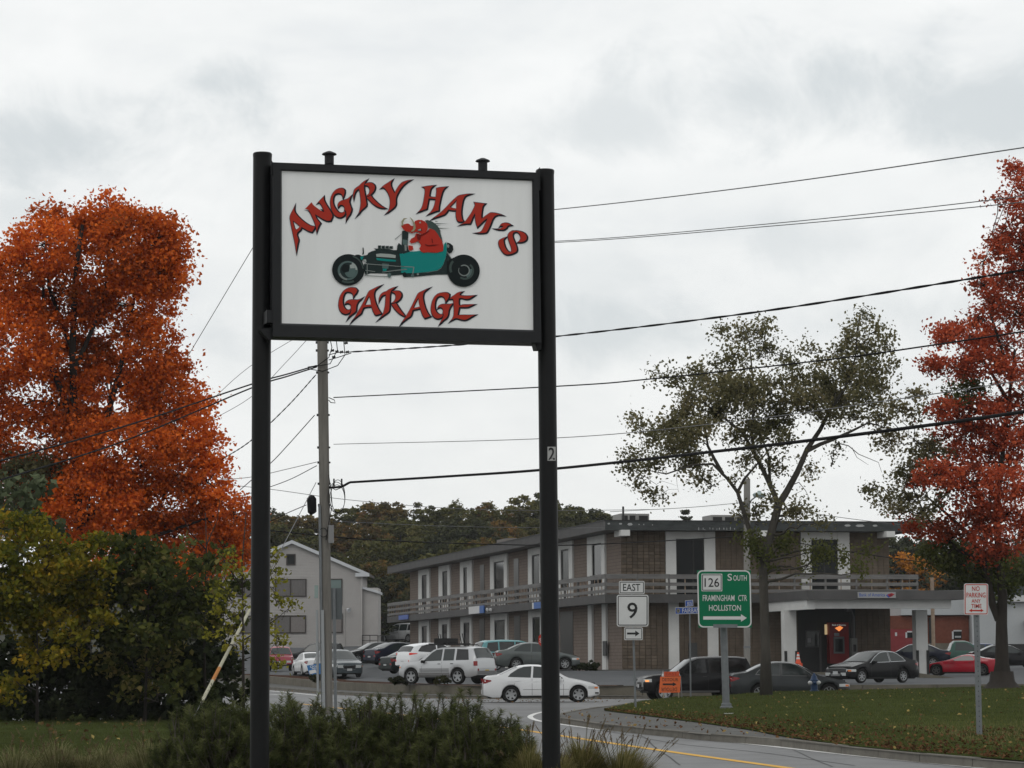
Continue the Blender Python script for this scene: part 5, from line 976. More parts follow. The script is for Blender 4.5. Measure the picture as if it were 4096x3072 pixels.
m = MB(); lettering(m, 'FAIRBANKS', lambda x, y: F.P(.036)(x, y - (x - 2729) * .028), 2729, 2452, 2820, 2434); m.build('lettering', SGW, t)
m = MB(); m.poly([[(2740, 2402), (2772, 2399), (2773, 2424), (2741, 2427)]], F.P(.03), F.n * .012); m.build('name_blade', SGB, t); m = MB(); lettering(m, 'BKN', lambda x, y: F.P(.034)(x, y - (x - 2749) * .09), 2749, 2423, 2767, 2407); m.build('lettering', SGW, t)
m = MB(); m.poly([[(2740, 2402), (2772, 2399), (2773, 2424), (2741, 2427)], [(2742, 2425), (2771, 2422), (2770, 2401), (2742, 2404)]], F.P(.033)); m.build('border', SGW, t)
# detour sign
D = 101.0; base = isl_at(2680, 97); base.y = D; base.z = .14; t = thing('detour_sign', 'orange folding sign reading DETOUR with arrow in front of the black SUV', 'road sign', tuple(base)); F = Face(D, (.08, 1, 0))
m = MB(); m.poly([[(2641, 2707), (2723, 2705), (2720, 2770), (2636, 2771)]], F.P(0), F.n * .015); m.build('plate', SGO, t); m = MB(); m.poly([[(2656, 2687), (2717, 2686), (2717, 2704), (2655, 2705)]], F.P(.01), F.n * .015); m.build('plate', pm('sheet_orange_bright', (.72, .10, .03), rough=.5), t)
ORK = pm('print_brown', (.16, .045, .022), rough=.6); F.text('EAST', 2663, 2690, 2709, 2701, pm('print_orange_dark', (.42, .06, .025), rough=.6), t)
F.text('DETOUR', 2648, 2712, 2713, 2725, ORK, t, .01); F.shape('arrow', arrow(2651, 2706, 2737, 3.2, 8.5, 15), SGK, t, .01); m = MB(); lettering(m, 'DETOUR', F.P(.01), 2708, 2750, 2644, 2765); m.build('lettering', ORK, t)
for a, b in (((2654, 2771), (2655, 2800)), ((2714, 2770), (2715, 2797))): post(t, a, b, D + .02, .022, .14, 6, pm('leg_cream', (.5, .47, .36), rough=.7), 'leg')
for a, b in (((2722, 2700), (2729, 2784)), ((2669, 2770), (2676, 2798))): post(t, a, b, D + .9, .018, .14, 6, GALV, 'leg')
for px, y0, y1 in ((2652, 2680, 2706), (2714, 2678, 2702)): m = MB(); a = at(px, y1, D - .1); k = D / FPX; m.lathe([(.055, 0), (.04, .06), (.018, .1), (.001, (y1 - y0) * k)], a, (0, 0, 1), 8); m.build('warning_lamp', SGW, t)
# stop sign behind the black pole
D = 142.0; z0 = lot_z(1.5, 142); c = at(2183, 2560, D); t = thing('stop_sign', 'red STOP sign half hidden by the black pole', 'road sign', (c.x, D, z0)); F = Face(D, (-.25, 1, 0), 2183)
post(t, (2181, 2525), (2181, 2660), D + .06, .035, z0); m = MB(); m.poly([[(2183 + 31 * math.cos(.3927 + k * .7854), 2560 + 36 * math.sin(.3927 + k * .7854)) for k in range(8)]], F.P(.01), F.n * .012); m.build('plate', SGR, t); F.text('STOP', 2158, 2552, 2208, 2570, SGW, t)
# campaign sign, hydrant, cone
D = 156.0; c = at(1262, 2703, D); t = thing('campaign_sign', 'blue and white campaign lawn sign leaning beside the utility pole', 'lawn sign', tuple(c)); F = Face(D, (.2, 1, 0), 1262)
m = MB(); m.poly([[(1227, 2662), (1290, 2652), (1300, 2692), (1239, 2705)]], F.P(0), F.n * .02); m.build('board', pm('campaign_blue', (.02, .16, .42), rough=.5), t); m = MB(); lettering(m, 'Gom', lambda x, y: F.P(.004)(x, y - (x - 1240) * .13), 1240, 2672, 1276, 2661); m.build('lettering', SGW, t)
m = MB(); m.poly([[(1235, 2683), (1262, 2677), (1266, 2690), (1240, 2697)]], F.P(.004)); m.poly([[(1247, 2674), (1275, 2669), (1275, 2671), (1247, 2677)]], F.P(.004)); m.poly([[(1266, 2676), (1270, 2675), (1272, 2690), (1268, 2691)]], F.P(.004)); m.build('print', SGW, t); post(t, (1245, 2700), (1245, 2716), D + .03, .015, c.z - .3); post(t, (1290, 2690), (1290, 2710), D + .03, .015, c.z - .3)
D = 102.5; base = isl_at(3258, D); t = thing('fire_hydrant', 'dark blue fire hydrant with white caps in front of the dark grey sedan', 'hydrant', tuple(base)); k = D / FPX; BLU = pm('hydrant_blue', (.012, .045, .12), rough=.45)
m = MB(); m.lathe([(.17, -.1), (.17, .04), (.13, .06), (.13, .38), (.16, .39), (.16, .43), (.125, .46), (.10, .56), (.05, .62), (.03, .68), (.001, .69)], base, (0, 0, 1), 14); m.build('barrel', BLU, t, smooth=True, ang=40)
for dx, dy in ((-1, -.3), (1, -.3), (0, -1)):
    m = MB(); d = Vector((dx, dy, 0)).normalized(); m.lathe([(.075, .1), (.075, .2), (.05, .23), (.02, .25), (.001, .25)], base + Vector((0, 0, .32)), d, 10); m.build('outlet_cap', SGW if dx else BLU, t, smooth=True, ang=40)
c = at(3193, 2655, 143); t = thing('traffic_cone', 'orange traffic cone with white bands beside the white pillar', 'cone', tuple(c)); k = 143 / FPX; CO = pm('cone_orange', (.75, .09, .03), rough=.5)
m = MB(); m.lathe([(.17, 0), (.15, .04), (.11, .2), (.10, .24)], c, (0, 0, 1), 12); m.lathe([(.087, .34), (.075, .40)], c, (0, 0, 1), 12); m.lathe([(.06, .50), (.045, .60), (.001, .61)], c, (0, 0, 1), 12); m.box((c.x - .2, c.y - .2, c.z - .3), (c.x + .2, c.y + .2, c.z + .03)); m.build('body', CO, t)
m = MB(); m.lathe([(.10, .24), (.087, .34)], c, (0, 0, 1), 12); m.lathe([(.075, .40), (.06, .50)], c, (0, 0, 1), 12); m.build('band', SGW, t)

# ------------------------------------------------------------------ utility poles and cables
WOODP = pm('pole_wood', (.20, .188, .168), rough=.95, var=.25, scale=3, stretch=(3, 3, .25), bump=.4)
CABLE = pm('cable_black', (.012, .012, .013), rough=.8, spec=.1); CABG = pm('cable_grey', (.14, .14, .145), rough=.5)
UD = 84.0
up = pole('utility_pole', 'weathered wooden utility pole with cables, boxes and conduits standing beside the black pole', 'utility pole', (1280, 700), (1310, 2838), UD, .165, WOODP, 14)
def upx(y): return lerp(1280, 1310, (y - 700) / (2838 - 700))
def US(dx, y, d=-.17): return at(upx(y) + dx, y, UD + d)
m = MB(); m.box(tuple(US(-130, 712, -.25) - Vector((0, 0, .06))), tuple(US(150, 712, -.12) + Vector((0, 0, .06)))); m.build('crossarm', WOODP, up)
m = MB(); m.box(tuple(US(13, 2172, -.30)), tuple(US(36, 2101, -.17))); m.build('meter_box', pm('box_pale', (.25, .25, .25), rough=.6), up)
m = MB(); m.box(tuple(US(-46, 2392, -.28)), tuple(US(-30, 2342, -.17))); m.build('junction_box', pm('box_mint', (.30, .38, .36), rough=.6), up)
m = MB(); m.tube([US(-20, 2830), US(-20, 2028), US(-22, 2020)], .045, 8); m.build('conduit', GALV, up)
m = MB(); m.tube([US(-37, 2835, -.2), US(-37, 2440, -.2)], .04, 8); m.tube([US(-15, 2836, -.24), US(-15, 2440, -.24)], .05, 8); m.build('conduit', pm('conduit_pale', (.36, .38, .39), rough=.5), up)
for y in (1370, 1402, 1490, 1660, 1790, 1850, 1935, 2020): m = MB(); m.box(tuple(US(-27, y + 4, -.06)), tuple(US(-18, y - 4, .02))); m.box(tuple(US(18, y + 3, -.06)), tuple(US(26, y - 3, .02))); m.build('bolt_bracket', FRAME, up)
m = MB(); c = US(-46, 2020, -.1); m.tube([c + Vector((-.02, 0, .30)), c + Vector((-.05, 0, .2)), c + Vector((-.03, 0, -.22)), c + Vector((.0, 0, -.28))], [.06, .15, .14, .08], 10); m.build('splice_case', CABLE, up)
for k, (y, ry, rx) in enumerate(((1990, 62, 34), (1995, 56, 30), (1985, 66, 28))): m = MB(); m.tube([US(48 + k * 3 + rx * math.cos(a), y + ry * math.sin(a), -.2 - k * .03) for a in np.linspace(0, 6.28, 25)], .011, 5); m.build('cable_coil', CABLE, up)
m = MB(); m.tube([US(rx * 11, 2130 + 18 * math.sin(a), -.2) + Vector((.12 * math.cos(a), 0, 0)) for rx, a in [(-.6, a) for a in np.linspace(0, 6.28, 16)]], .012, 5); m.build('cable_coil', CABLE, up)
m = MB()
for pts in ([(-60, 1468), (-20, 1462), (25, 1430), (38, 1390), (30, 1350)], [(-60, 1475), (0, 1485), (60, 1462), (90, 1420), (85, 1360)], [(-40, 1468), (30, 1455), (60, 1400), (55, 1350)], [(22, 1590), (45, 1600), (48, 1612), (30, 1610), (22, 1600)], [(20, 1945), (45, 1960), (80, 1945), (110, 1928)], [(18, 1900), (26, 1960), (30, 2020), (14, 2100), (4, 2160)], [(24, 1420), (60, 1410), (110, 1408)], [(24, 1440), (60, 1430), (115, 1412)]):
    m = MB(); m.tube([US(a, b, -.22) for a, b in pts], .014, 5); m.build('jumper_wire', CABLE, up)
m = MB()
for dx, y in ((40, 1402), (58, 1406), (76, 1408), (45, 1428), (100, 1408), (60, 1358), (95, 1372), (30, 1360)): c = US(dx, y, -.22); m.lathe([(.001, -.06), (.05, -.04), (.03, 0), (.05, .04), (.001, .06)], c, (1, 0, .2), 8)
for dx in (35, 66): m.box(tuple(US(dx, 1945, -.25)), tuple(US(dx + 7, 1915, -.2)))
m.build('insulator', FRAME, up)
cn = 0
def cable(label, pts, rad, mat=CABLE, name='overhead_cable', n=5, group='overhead cables', twist=0.0):
    """pts: (px, py, distance); a smooth sagging line through them"""
    P = [at(*p) for p in pts]; Q = []
    for i in range(len(P) - 1):
        a, b = P[i], P[i + 1]; pa = P[i - 1] if i else a * 2 - b; nx = P[i + 2] if i + 2 < len(P) else b * 2 - a
        k = 24 if twist else 10
        for j in range(k):
            t = j / k; Q.append(.5 * ((2 * a) + (b - pa) * t + (2 * pa - 5 * a + 4 * b - nx) * t * t + (3 * a - pa - 3 * b + nx) * t ** 3))
    Q.append(P[-1])
    m = MB()
    if twist:
        for ph in (0, math.pi): m.tube([q + Vector((0, math.cos(i * .9 + ph), math.sin(i * .9 + ph))) * twist for i, q in enumerate(Q)], rad, 4)
    else: m.tube(Q, rad, n)
    return tag(m.build(name, mat, None, smooth=True), label, 'cable', group)
ED = 50.0
cable('thin cable highest in the sky, right of the garage sign', [(1430, 905, 83), (2220, 838, 70), (3100, 735, 58), (4096, 590, ED), (4300, 558, 48)], .013, CABG)
cable('upper of the two close parallel wires right of the sign', [(1400, 985, 83), (2220, 965, 70), (3100, 893, 58), (3963, 800, ED), (4200, 765, 48)], .010, CABG)
cable('lower of the two close parallel wires right of the sign', [(1400, 990, 83), (2220, 970, 70), (3100, 903, 58), (3963, 822, ED), (4200, 790, 48)], .010, CABG)
cable('wavy twisted cable leaving the pole just under the sign', [(1400, 1408, 83.8), (1800, 1382, 76), (2230, 1345, 70), (3000, 1252, 58), (3900, 1112, ED), (4200, 1060, 48)], .017, CABLE, twist=.013)
cable('dark cable crossing the top of the middle tree', [(1335, 1590, 83.8), (2230, 1545, 70), (2600, 1516, 64), (3300, 1440, 57), (3700, 1385, 53), (4200, 1310, 48)], .017)
cable('thin grey wire crossing the middle of the tree crown', [(1335, 1777, 83.8), (2220, 1752, 70), (2900, 1690, 62), (3622, 1592, 53), (4200, 1505, 48)], .010, CABG)
cable('thickest black cable running across the tree to the red maple', [(1318, 1950, 83.75), (1345, 1949, 83.5), (1372, 1944, 83.2), (1400, 1930, 82.8), (1440, 1927, 82.3), (1800, 1905, 77), (2230, 1874, 70), (3000, 1790, 58), (3700, 1703, 52), (4200, 1632, 48)], .036, n=7)
cable('thin wire dipping behind the pole across the woods', [(860, 1935, 100), (1081, 1957, 95), (1401, 2000, 98), (1800, 2033, 105), (2200, 2042, 110), (2600, 2038, 118)], .011, CABG)
cable('black cable across the dark trees and the flat roof', [(1000, 2113, 92), (1081, 2122, 93), (1500, 2160, 98), (2000, 2178, 105), (2300, 2180, 110), (2660, 2163, 116), (2950, 2145, 122)], .022)
cable('faint grey wire low across the woods', [(1330, 2085, 92), (1800, 2105, 98), (2230, 2112, 105), (2420, 2112, 109)], .009, CABG)
cable('wire rising from the roof to the street lamp pole', [(2440, 2047, 150), (2752, 2030, 144), (2985, 2009, 140)], .016, CABG)
cable('wire falling from the street lamp pole towards the red maple', [(2990, 2009, 140), (3295, 2060, 138), (3560, 2094, 136), (3760, 2112, 134)], .016, CABG)
cable('dark cable slanting down in front of the upper windows', [(3020, 2140, 120), (3333, 2197, 114), (3488, 2221, 110), (3806, 2262, 104), (4096, 2290, 99)], .020)
cable('upper of the thick cables crossing the orange maple', [(1266, 1462, 83.8), (1150, 1496, 80), (1005, 1537, 77), (521, 1698, 66), (0, 1843, 57), (-200, 1890, 54)], .022)
cable('lower of the thick cables crossing the orange maple', [(1266, 1468, 83.8), (1150, 1505, 80), (1005, 1552, 77), (501, 1762, 66), (0, 1920, 57), (-200, 1980, 54)], .022)
cable('steep thin wire above the right shoulder of the orange maple', [(1180, 711, 83.8), (1005, 1001, 86), (738, 1447, 90)], .012, CABG)
cable('thin wire rising from the maple to behind the sign', [(1285, 1295, 83.8), (1150, 1443, 85), (1005, 1587, 87), (829, 1690, 90)], .009, CABG)
cable('thin wire leaving the pole top towards the maple', [(1270, 1300, 83.8), (1005, 1462, 87), (829, 1616, 90)], .009, CABG)
cable('twisted service wire between the two black and wooden poles', [(1264, 1499, 83.8), (1150, 1625, 85), (1003, 1763, 87), (887, 1838, 90)], .010, CABLE, twist=.014)
cable('straight wire below the twisted service wire', [(1258, 1661, 83.8), (1150, 1782, 86), (1080, 1855, 88), (960, 1960, 92)], .014)
cable('short wire leaving the pole near its middle, sloping gently', [(1267, 1848, 83.8), (1150, 1876, 87), (1005, 1908, 91), (870, 1920, 95)], .011, CABG)
cable('short wire below it with a small loop at the pole', [(1267, 1863, 83.8), (1150, 1922, 87), (1005, 1972, 91), (900, 2000, 95)], .013)
cable('wire running from the splice case towards the maple', [(1225, 2020, 84), (1150, 2052, 87), (1080, 2085, 90), (960, 2120, 94)], .014)
gw = thing('guy_wire', 'slanting guy wire with pale yellow guard beside the dark hedge', 'guy wire', tuple(at(798, 2824, 62)))
ga = at(798, 2824, 62); gb = at(1264, 1930, UD - .15); gd = (gb - ga) / (gb.z - ga.z); m = MB(); m.tube([ga - gd * (ga.z - .05), gb], .012, 5); m.build('wire', CABG, gw)
m = MB(); m.tube([ga + (gb - ga) * .015, ga + (gb - ga) * .385], .042, 8); m.build('guard', pm('guard_cream', (.50, .48, .36), rough=.6, var=.15, scale=5), gw); m = MB(); m.tube([ga + (gb - ga) * .085, ga + (gb - ga) * .13], .045, 8); m.build('orange_band', pm('guard_orange', (.5, .2, .04), rough=.6), gw)
# back of a road sign beside the pole
D = 86.0; c = at(1342, 2835, D); t = thing('reversed_road_sign', 'grey back of a road sign on a steel post behind the utility pole', 'road sign', (c.x, D, 0)); post(t, (1336, 2352), (1343, 2835), D, .05, 0); m = MB(); a, b = at(1300, 2478, D + .06), at(1369, 2352, D + .08); m.box((a.x, D + .06, a.z), (b.x, D + .08, b.z)); m.build('plate', pm('alu_dull', (.12, .135, .14), rough=.5), t)
# street lamp pole in front of the bank
D = 139.0; c = at(2990, 2660, D); lp = pole('street_lamp', 'pale wooden pole with street lamp in front of the bank, behind the middle tree', 'street lamp', (2988, 1915), (2988, 2660), D, .17, pm('pole_pale', (.27, .26, .24), rough=.9, var=.2, scale=2, stretch=(1, 1, .3)), 12)
m = MB(); m.tube([at(2990, 2030, D - .2), at(3006, 2000, D - .3), at(3022, 1988, D - .5)], .035, 6); m.build('arm', GALV, lp); m = MB(); m.lathe([(.001, -.1), (.28, -.06), (.34, .05), (.26, .14), (.12, .18), (.09, .26), (.001, .27)], at(3036, 1984, D - .6), (.1, 0, 1), 14); m.build('lamp_head', pm('lamp_mint', (.38, .46, .45), rough=.4), lp, smooth=True, ang=40)
m = MB(); m.box(tuple(at(2970, 2020, D - .3)), tuple(at(2980, 2006, D - .2))); m.build('bracket', FRAME, lp); m = MB(); m.lathe([(.185, 0), (.185, .1)], at(2988, 2592, D), (0, 0, 1), 12); m.build('band', GALV, lp)

# ------------------------------------------------------------------ vehicles
def paint(name, c, rough=.25, metal=0.0): return pm('paint_' + name, tuple(x * 1.3 for x in c), rough=rough, coat=.35 if max(c) > .06 else .12, metal=metal, spec=.2 if max(c) > .06 else .12)
CGLASS = pm('car_glass', (.022, .030, .030), rough=.04, spec=.5); TINT = pm('car_glass_dark', (.008, .009, .010), rough=.05, spec=.5)
TYRE = pm('tyre_rubber', (.014, .014, .014), rough=.85); RIMM = pm('rim_alloy', (.42, .43, .44), rough=.32, metal=.75); DARKP = pm('car_dark', (.010, .010, .010), rough=.7); CHROME = pm('chrome', (.6, .62, .64), rough=.18, metal=.9)
TAIL = pm('tail_red', (.26, .012, .014), rough=.2, coat=.3); TAILON = pm('tail_lit', (.40, .015, .012), rough=.2, emit=((1, .06, .03), .22)); HEAD = pm('head_lens', (.55, .57, .57), rough=.1, coat=1); AMBER = pm('amber_lens', (.75, .20, .03), rough=.2); AMBERON = pm('amber_lit', (.8, .25, .05), rough=.2, emit=((1, .42, .12), .9)); PLATE = pm('number_plate', (.52, .53, .54), rough=.5); PLATEY = pm('number_plate_yellow', (.6, .42, .04), rough=.5); SEAM = pm('seam', (.035, .035, .035), rough=.8); CLAD = pm('cladding_grey', (.20, .20, .20), rough=.5)
K = {
 'sedan': dict(L=4.55, W=1.74, r=.315, ax=(.83, 3.47), cl=.20, top=[(0,.50),(.05,.64),(.25,.74),(.7,.85),(1.2,.95),(1.5,1.12),(2.0,1.39),(2.35,1.455),(2.75,1.465),(3.1,1.43),(3.4,1.33),(3.95,1.075),(4.1,1.055),(4.40,1.03),(4.5,.95),(4.55,.66)],
   belt=[(0,.48),(.05,.60),(.25,.69),(.7,.79),(1.2,.88),(2.0,.925),(3.0,.955),(3.95,.99),(4.40,.97),(4.5,.90),(4.55,.64)], win=[[(1.42,.93),(1.75,1.17),(2.05,1.33),(2.25,1.385),(2.58,1.41),(2.62,.965)], [(2.70,.97),(2.66,1.41),(2.95,1.395),(3.2,1.31),(3.5,1.12),(3.60,1.0)]], ws=(1.24, 1.98), rw=(3.22, 3.9), tail=(4.20, .72, .93, .42), head=(.45, .55, .70, .45), seams=(1.42, 2.65, 3.35)),
 'suv': dict(L=4.6, W=1.83, r=.365, ax=(.83, 3.53), cl=.33, top=[(0,.72),(.05,.92),(.3,1.0),(.9,1.06),(1.25,1.11),(1.45,1.24),(1.95,1.62),(2.3,1.73),(3.2,1.76),(4.0,1.745),(4.28,1.70),(4.52,1.18),(4.57,1.05),(4.6,.75)],
   belt=[(0,.69),(.05,.86),(.3,.95),(1.25,1.03),(2.5,1.07),(4.0,1.09),(4.42,1.08),(4.55,.98),(4.6,.72)], win=[[(1.52,1.08),(1.95,1.48),(2.2,1.62),(2.55,1.655),(2.58,1.11)], [(2.68,1.11),(2.65,1.655),(3.25,1.66),(3.30,1.12)], [(3.42,1.13),(3.38,1.655),(4.02,1.63),(4.16,1.14)]], ws=(1.30, 1.95), rw=(4.29, 4.50), tail=(4.44, .86, 1.08, .30), head=(.30, .78, .93, .5), seams=(1.45, 2.62, 3.36)),
 'van': dict(L=5.0, W=1.95, r=.34, ax=(.95, 4.0), cl=.22, top=[(0,.80),(.06,.90),(.5,1.0),(1.0,1.08),(1.25,1.2),(2.0,1.62),(2.4,1.72),(3.3,1.75),(4.4,1.71),(4.7,1.6),(4.95,1.08),(5.0,.68)],
   belt=[(0,.77),(.06,.84),(.5,.92),(1.0,.98),(2.5,1.02),(4.4,1.05),(4.9,1.0),(5.0,.64)], win=[[(1.5,1.03),(2.05,1.50),(2.3,1.60),(2.75,1.64),(2.78,1.06)], [(2.86,1.06),(2.84,1.64),(3.75,1.64),(3.78,1.07)], [(3.86,1.07),(3.84,1.64),(4.45,1.58),(4.62,1.08)]], ws=(1.12, 2.02), rw=(4.66, 4.92), tail=(4.80, .85, 1.25, .22), head=(.5, .70, .90, .5), seams=(1.5, 2.82, 3.82)),
 'hatch': dict(L=4.3, W=1.74, r=.315, ax=(.82, 3.45), cl=.20, top=[(0,.5),(.05,.68),(.3,.82),(.9,.95),(1.15,1.04),(1.9,1.42),(2.3,1.51),(2.9,1.52),(3.5,1.46),(3.95,1.36),(4.2,1.02),(4.26,.9),(4.3,.62)],
   belt=[(0,.48),(.05,.63),(.3,.76),(.9,.88),(2.0,.95),(3.2,1.0),(4.0,1.04),(4.2,.96),(4.3,.6)], win=[[(1.42,.97),(1.95,1.35),(2.15,1.42),(2.5,1.45),(2.53,1.0)], [(2.61,1.0),(2.58,1.45),(3.1,1.44),(3.5,1.36),(3.75,1.12),(3.76,1.06)]], ws=(1.06, 1.9), rw=(3.97, 4.18), tail=(3.84, .86, .99, .18), head=(.55, .62, .80, .4), seams=(1.42, 2.57, 3.3)),
 'pickup': dict(L=5.2, W=1.80, r=.37, ax=(.85, 4.05), cl=.38, top=[(0,.74),(.06,.98),(.9,1.08),(1.3,1.12),(1.9,1.62),(2.2,1.72),(2.9,1.72),(3.05,1.6),(3.25,1.12),(3.3,1.09),(5.1,1.08),(5.2,.8)],
   belt=[(0,.71),(.06,.92),(1.3,1.03),(3.0,1.05),(3.25,1.06),(5.1,1.04),(5.2,.77)], win=[[(1.5,1.08),(1.95,1.48),(2.2,1.60),(2.85,1.62),(2.95,1.1)]], ws=(1.34, 1.92), rw=(3.06, 3.22), tail=(5.12, .82, 1.02, .16), head=(.35, .80, .98, .45), seams=(1.45, 3.1)),
 'sports': dict(L=4.6, W=1.87, r=.33, ax=(.9, 3.55), cl=.15, top=[(0,.40),(.08,.52),(.6,.72),(1.3,.86),(1.6,.93),(2.3,1.17),(2.6,1.22),(2.9,1.21),(3.5,1.06),(4.1,.97),(4.45,.94),(4.55,.85),(4.6,.6)],
   belt=[(0,.38),(.08,.49),(.6,.68),(1.3,.80),(2.5,.84),(3.5,.88),(4.4,.9),(4.55,.82),(4.6,.57)], win=[[(1.75,.86),(2.2,1.06),(2.45,1.14),(2.9,1.13),(3.05,1.06),(3.1,.88)]], ws=(1.58, 2.3), rw=(2.95, 3.7), tail=(4.45, .70, .85, .5), head=(.5, .56, .64, .3), seams=(1.6, 3.0)),
}
class CarShape:
    def __init__(s, k): s.__dict__.update(K[k]); s.k = k
    def w(s, x):
        return s.W / 2 * (1 - .20 * max(0, 1 - x / .5) ** 2.2 - .13 * max(0, 1 - (s.L - x) / .45) ** 2.2)
    def sec(s, x):
        w_ = s.w(x); zs = interp(x, *zip(*s.belt)); zt = max(zs + .015, interp(x, *zip(*s.top))); zb = s.cl + .10 * max(0, 1 - x / .35) + .10 * max(0, 1 - (s.L - x) / .35)
        for a in s.ax:
            R = s.r * 1.17; d = abs(x - a)
            if d < R: zb = max(zb, s.r + math.sqrt(R * R - d * d))
        zb = min(zb, zs - .05); g = zt - zs; yb = w_ * .955; yr = yb - .33 * g; h = zs - zb
        return [(w_ * .94, zb), (w_ * .985, zb + .10 * h), (w_, zb + .45 * h), (w_ * .99, zb + .78 * h), (yb, zs), (lerp(yb, yr, .5), zs + .46 * g), (yr, zs + .92 * g - .004), (max(yr - .09, .1), zt - .012), (max(yr * .5, .05), zt + .012), (0, zt + .018)]
    def sy(s, x, z):
        q = s.sec(x)
        return interp(z, [p[1] for p in q[:7]], [p[0] for p in q[:7]])
def P3(sh, x, y, z): return Vector((sh.L / 2 - x, y, z))
car_n = 0
def car(name, label, px, D, head, z, kind, mat, group='cars in the parking lot', tint=False, litlamps=False, near=False, face='grille', plate=PLATE, rim=RIMM, extra=None, scale=1.0, py=2700, rspokes=6, tailmat=None, cat='car', roofmat=None, win_trim=None):
    sh = CarShape(kind); c = at(px, py, D)
    if z > .1: z = max(lot_z(c.x, D), lot_z(c.x + 1.5 * math.cos(math.radians(head)), D + 1.5 * math.sin(math.radians(head))) - .04, lot_z(c.x - 1.5 * math.cos(math.radians(head)), D - 1.5 * math.sin(math.radians(head))) - .04) + .02
    t = thing(name, label, cat, (c.x, D, z), math.radians(head), group); t.scale = (scale, scale, scale)
    xs = sorted(set([0, .02] + list(np.linspace(.06, sh.L - .06, 46)) + [a + d * sh.r * 1.17 for a in sh.ax for d in (-1, -.97, -.85, -.6, -.3, 0, .3, .6, .85, .97, 1)] + [sh.L - .02, sh.L]))
    rows = []
    for x in xs:
        q = sh.sec(x); rows.append([P3(sh, x, y, zz) for y, zz in q] + [P3(sh, x, -y, zz) for y, zz in q[-2::-1]])
    m = MB(); m.grid(rows); n = len(rows[0]); o0 = len(m.v) - n
    m.f.append(tuple(range(n))); m.f.append(tuple(o0 + i for i in range(n - 1, -1, -1)))
    body = m.build('body', mat, t, smooth=True, local=True, ang=32)
    q = sh.W / 2 - .2
    m = MB(); m.box((-sh.L / 2 + .18, -q, sh.cl - .02), (sh.L / 2 - .18, q, interp(1.2, *zip(*sh.belt)) - .12)); m.build('underbody', DARKP, t, local=True)
    gm = TINT if tint else CGLASS
    for wi, poly in enumerate(sh.win):
        for sg_ in (1, -1):
            def f(x, zz):
                yy = sh.sec(x)[4][0] - .33 * .5 / .46 * 0 - (zz - interp(x, *zip(*sh.belt))) * .345 + .006; return P3(sh, x, sg_ * yy, zz)
            m = MB(); m.poly([poly], f); m.build('window', TINT if (tint or wi == 2) else gm, t, local=True)
            if win_trim:
                m = MB(); big = offset([(a, b) for a, b in poly], .02); m.poly([big], lambda x, zz: f(x, zz) - Vector((0, sg_ * .003, 0))); m.build('window_trim', win_trim, t, local=True)
    for nm, (a, b), push in (('windshield', sh.ws, 1), ('rear_window', sh.rw, -1)):
        rows = []
        for x in np.linspace(a, b, 7):
            qq = sh.sec(x); pts = [(lerp(qq[6][0], qq[7][0], .35), lerp(qq[6][1], qq[7][1], .35) - .004), qq[7], qq[8], qq[9]]; pts = pts + [(-y, zz) for y, zz in pts[-2::-1]]
            rows.append([P3(sh, x - push * .012, y * .985, zz + .008) for y, zz in pts])
        m = MB(); m.grid(rows); m.build(nm, TINT if (tint and nm == 'rear_window') else CGLASS, t, smooth=True, local=True)
    for a in sh.ax:
        for sg_ in (1, -1):
            y0 = sg_ * (sh.W / 2 - .22); r = sh.r; cc = P3(sh, a, y0, r); ax = (0, sg_, 0)
            m = MB(); m.lathe([(.001, 0), (r * .9, 0), (r, .03), (r, .17), (r * .93, .205), (r * .70, .20), (r * .66, .15), (.001, .15)], cc, ax, 20); wo = m.build('wheel', TYRE, t, smooth=True, local=True, ang=35)
            m = MB(); m.lathe([(r * .66, .15), (r * .68, .203), (r * .62, .200), (r * .60, .155)], cc, ax, 20); m.lathe([(r * .16, .155), (r * .16, .19), (.001, .195)], cc, ax, 10)
            for k in range(rspokes):
                th = 2 * math.pi * k / rspokes + .3; d = Vector((math.cos(th), 0, math.sin(th))); e_ = Vector((-math.sin(th), 0, math.cos(th))); wd = r * (.16 if rspokes < 7 else .09); Y = Vector((0, sg_, 0))
                m.add([cc + d * r * .12 - e_ * wd + Y * .185, cc + d * r * .12 + e_ * wd + Y * .185, cc + d * r * .64 + e_ * wd * .8 + Y * .195, cc + d * r * .64 - e_ * wd * .8 + Y * .195], [(0, 1, 2, 3)])
            m.build('rim', rim, wo, local=True)
    def side_patch(nm, x0, x1, z0, z1, mt, sg_, par=t, off=.006, slant=0.0, wedge=False):
        rows = []
        for x in np.linspace(x0, x1, 6):
            q = (x - x0) / (x1 - x0); a, b = (lerp(lerp(z0, z1, .55), z0, q), lerp(lerp(z0, z1, .75), z1, q)) if wedge else (z0, z1)
            rows.append([P3(sh, x + slant * (zz - z0), sg_ * (sh.sy(x + slant * (zz - z0), zz) + off), zz) for zz in np.linspace(a, b, 4)])
        m = MB(); m.grid(rows); return m.build(nm, mt, par, local=True)
    def end_patch(nm, x, y0, y1, z0, z1, mt, par=t, off=.008, inset=0.0):
        s_ = -1 if x < sh.L / 2 else 1
        m = MB(); m.add([P3(sh, x + s_ * off, y0, z0), P3(sh, x + s_ * off, y1, z0), P3(sh, x + s_ * off, y1 - inset * np.sign(y1 - y0), z1), P3(sh, x + s_ * off, y0 + inset * np.sign(y1 - y0), z1)], [(0, 1, 2, 3)]); return m.build(nm, mt, par, local=True)
    x0, z0, z1, win_ = sh.tail; tm = TAILON if litlamps else TAIL
    if tailmat: tm = tailmat
    hx1, hz0, hz1, hin = sh.head
    zt0 = interp(sh.L, *zip(*sh.top)); zh0 = interp(0, *zip(*sh.top))
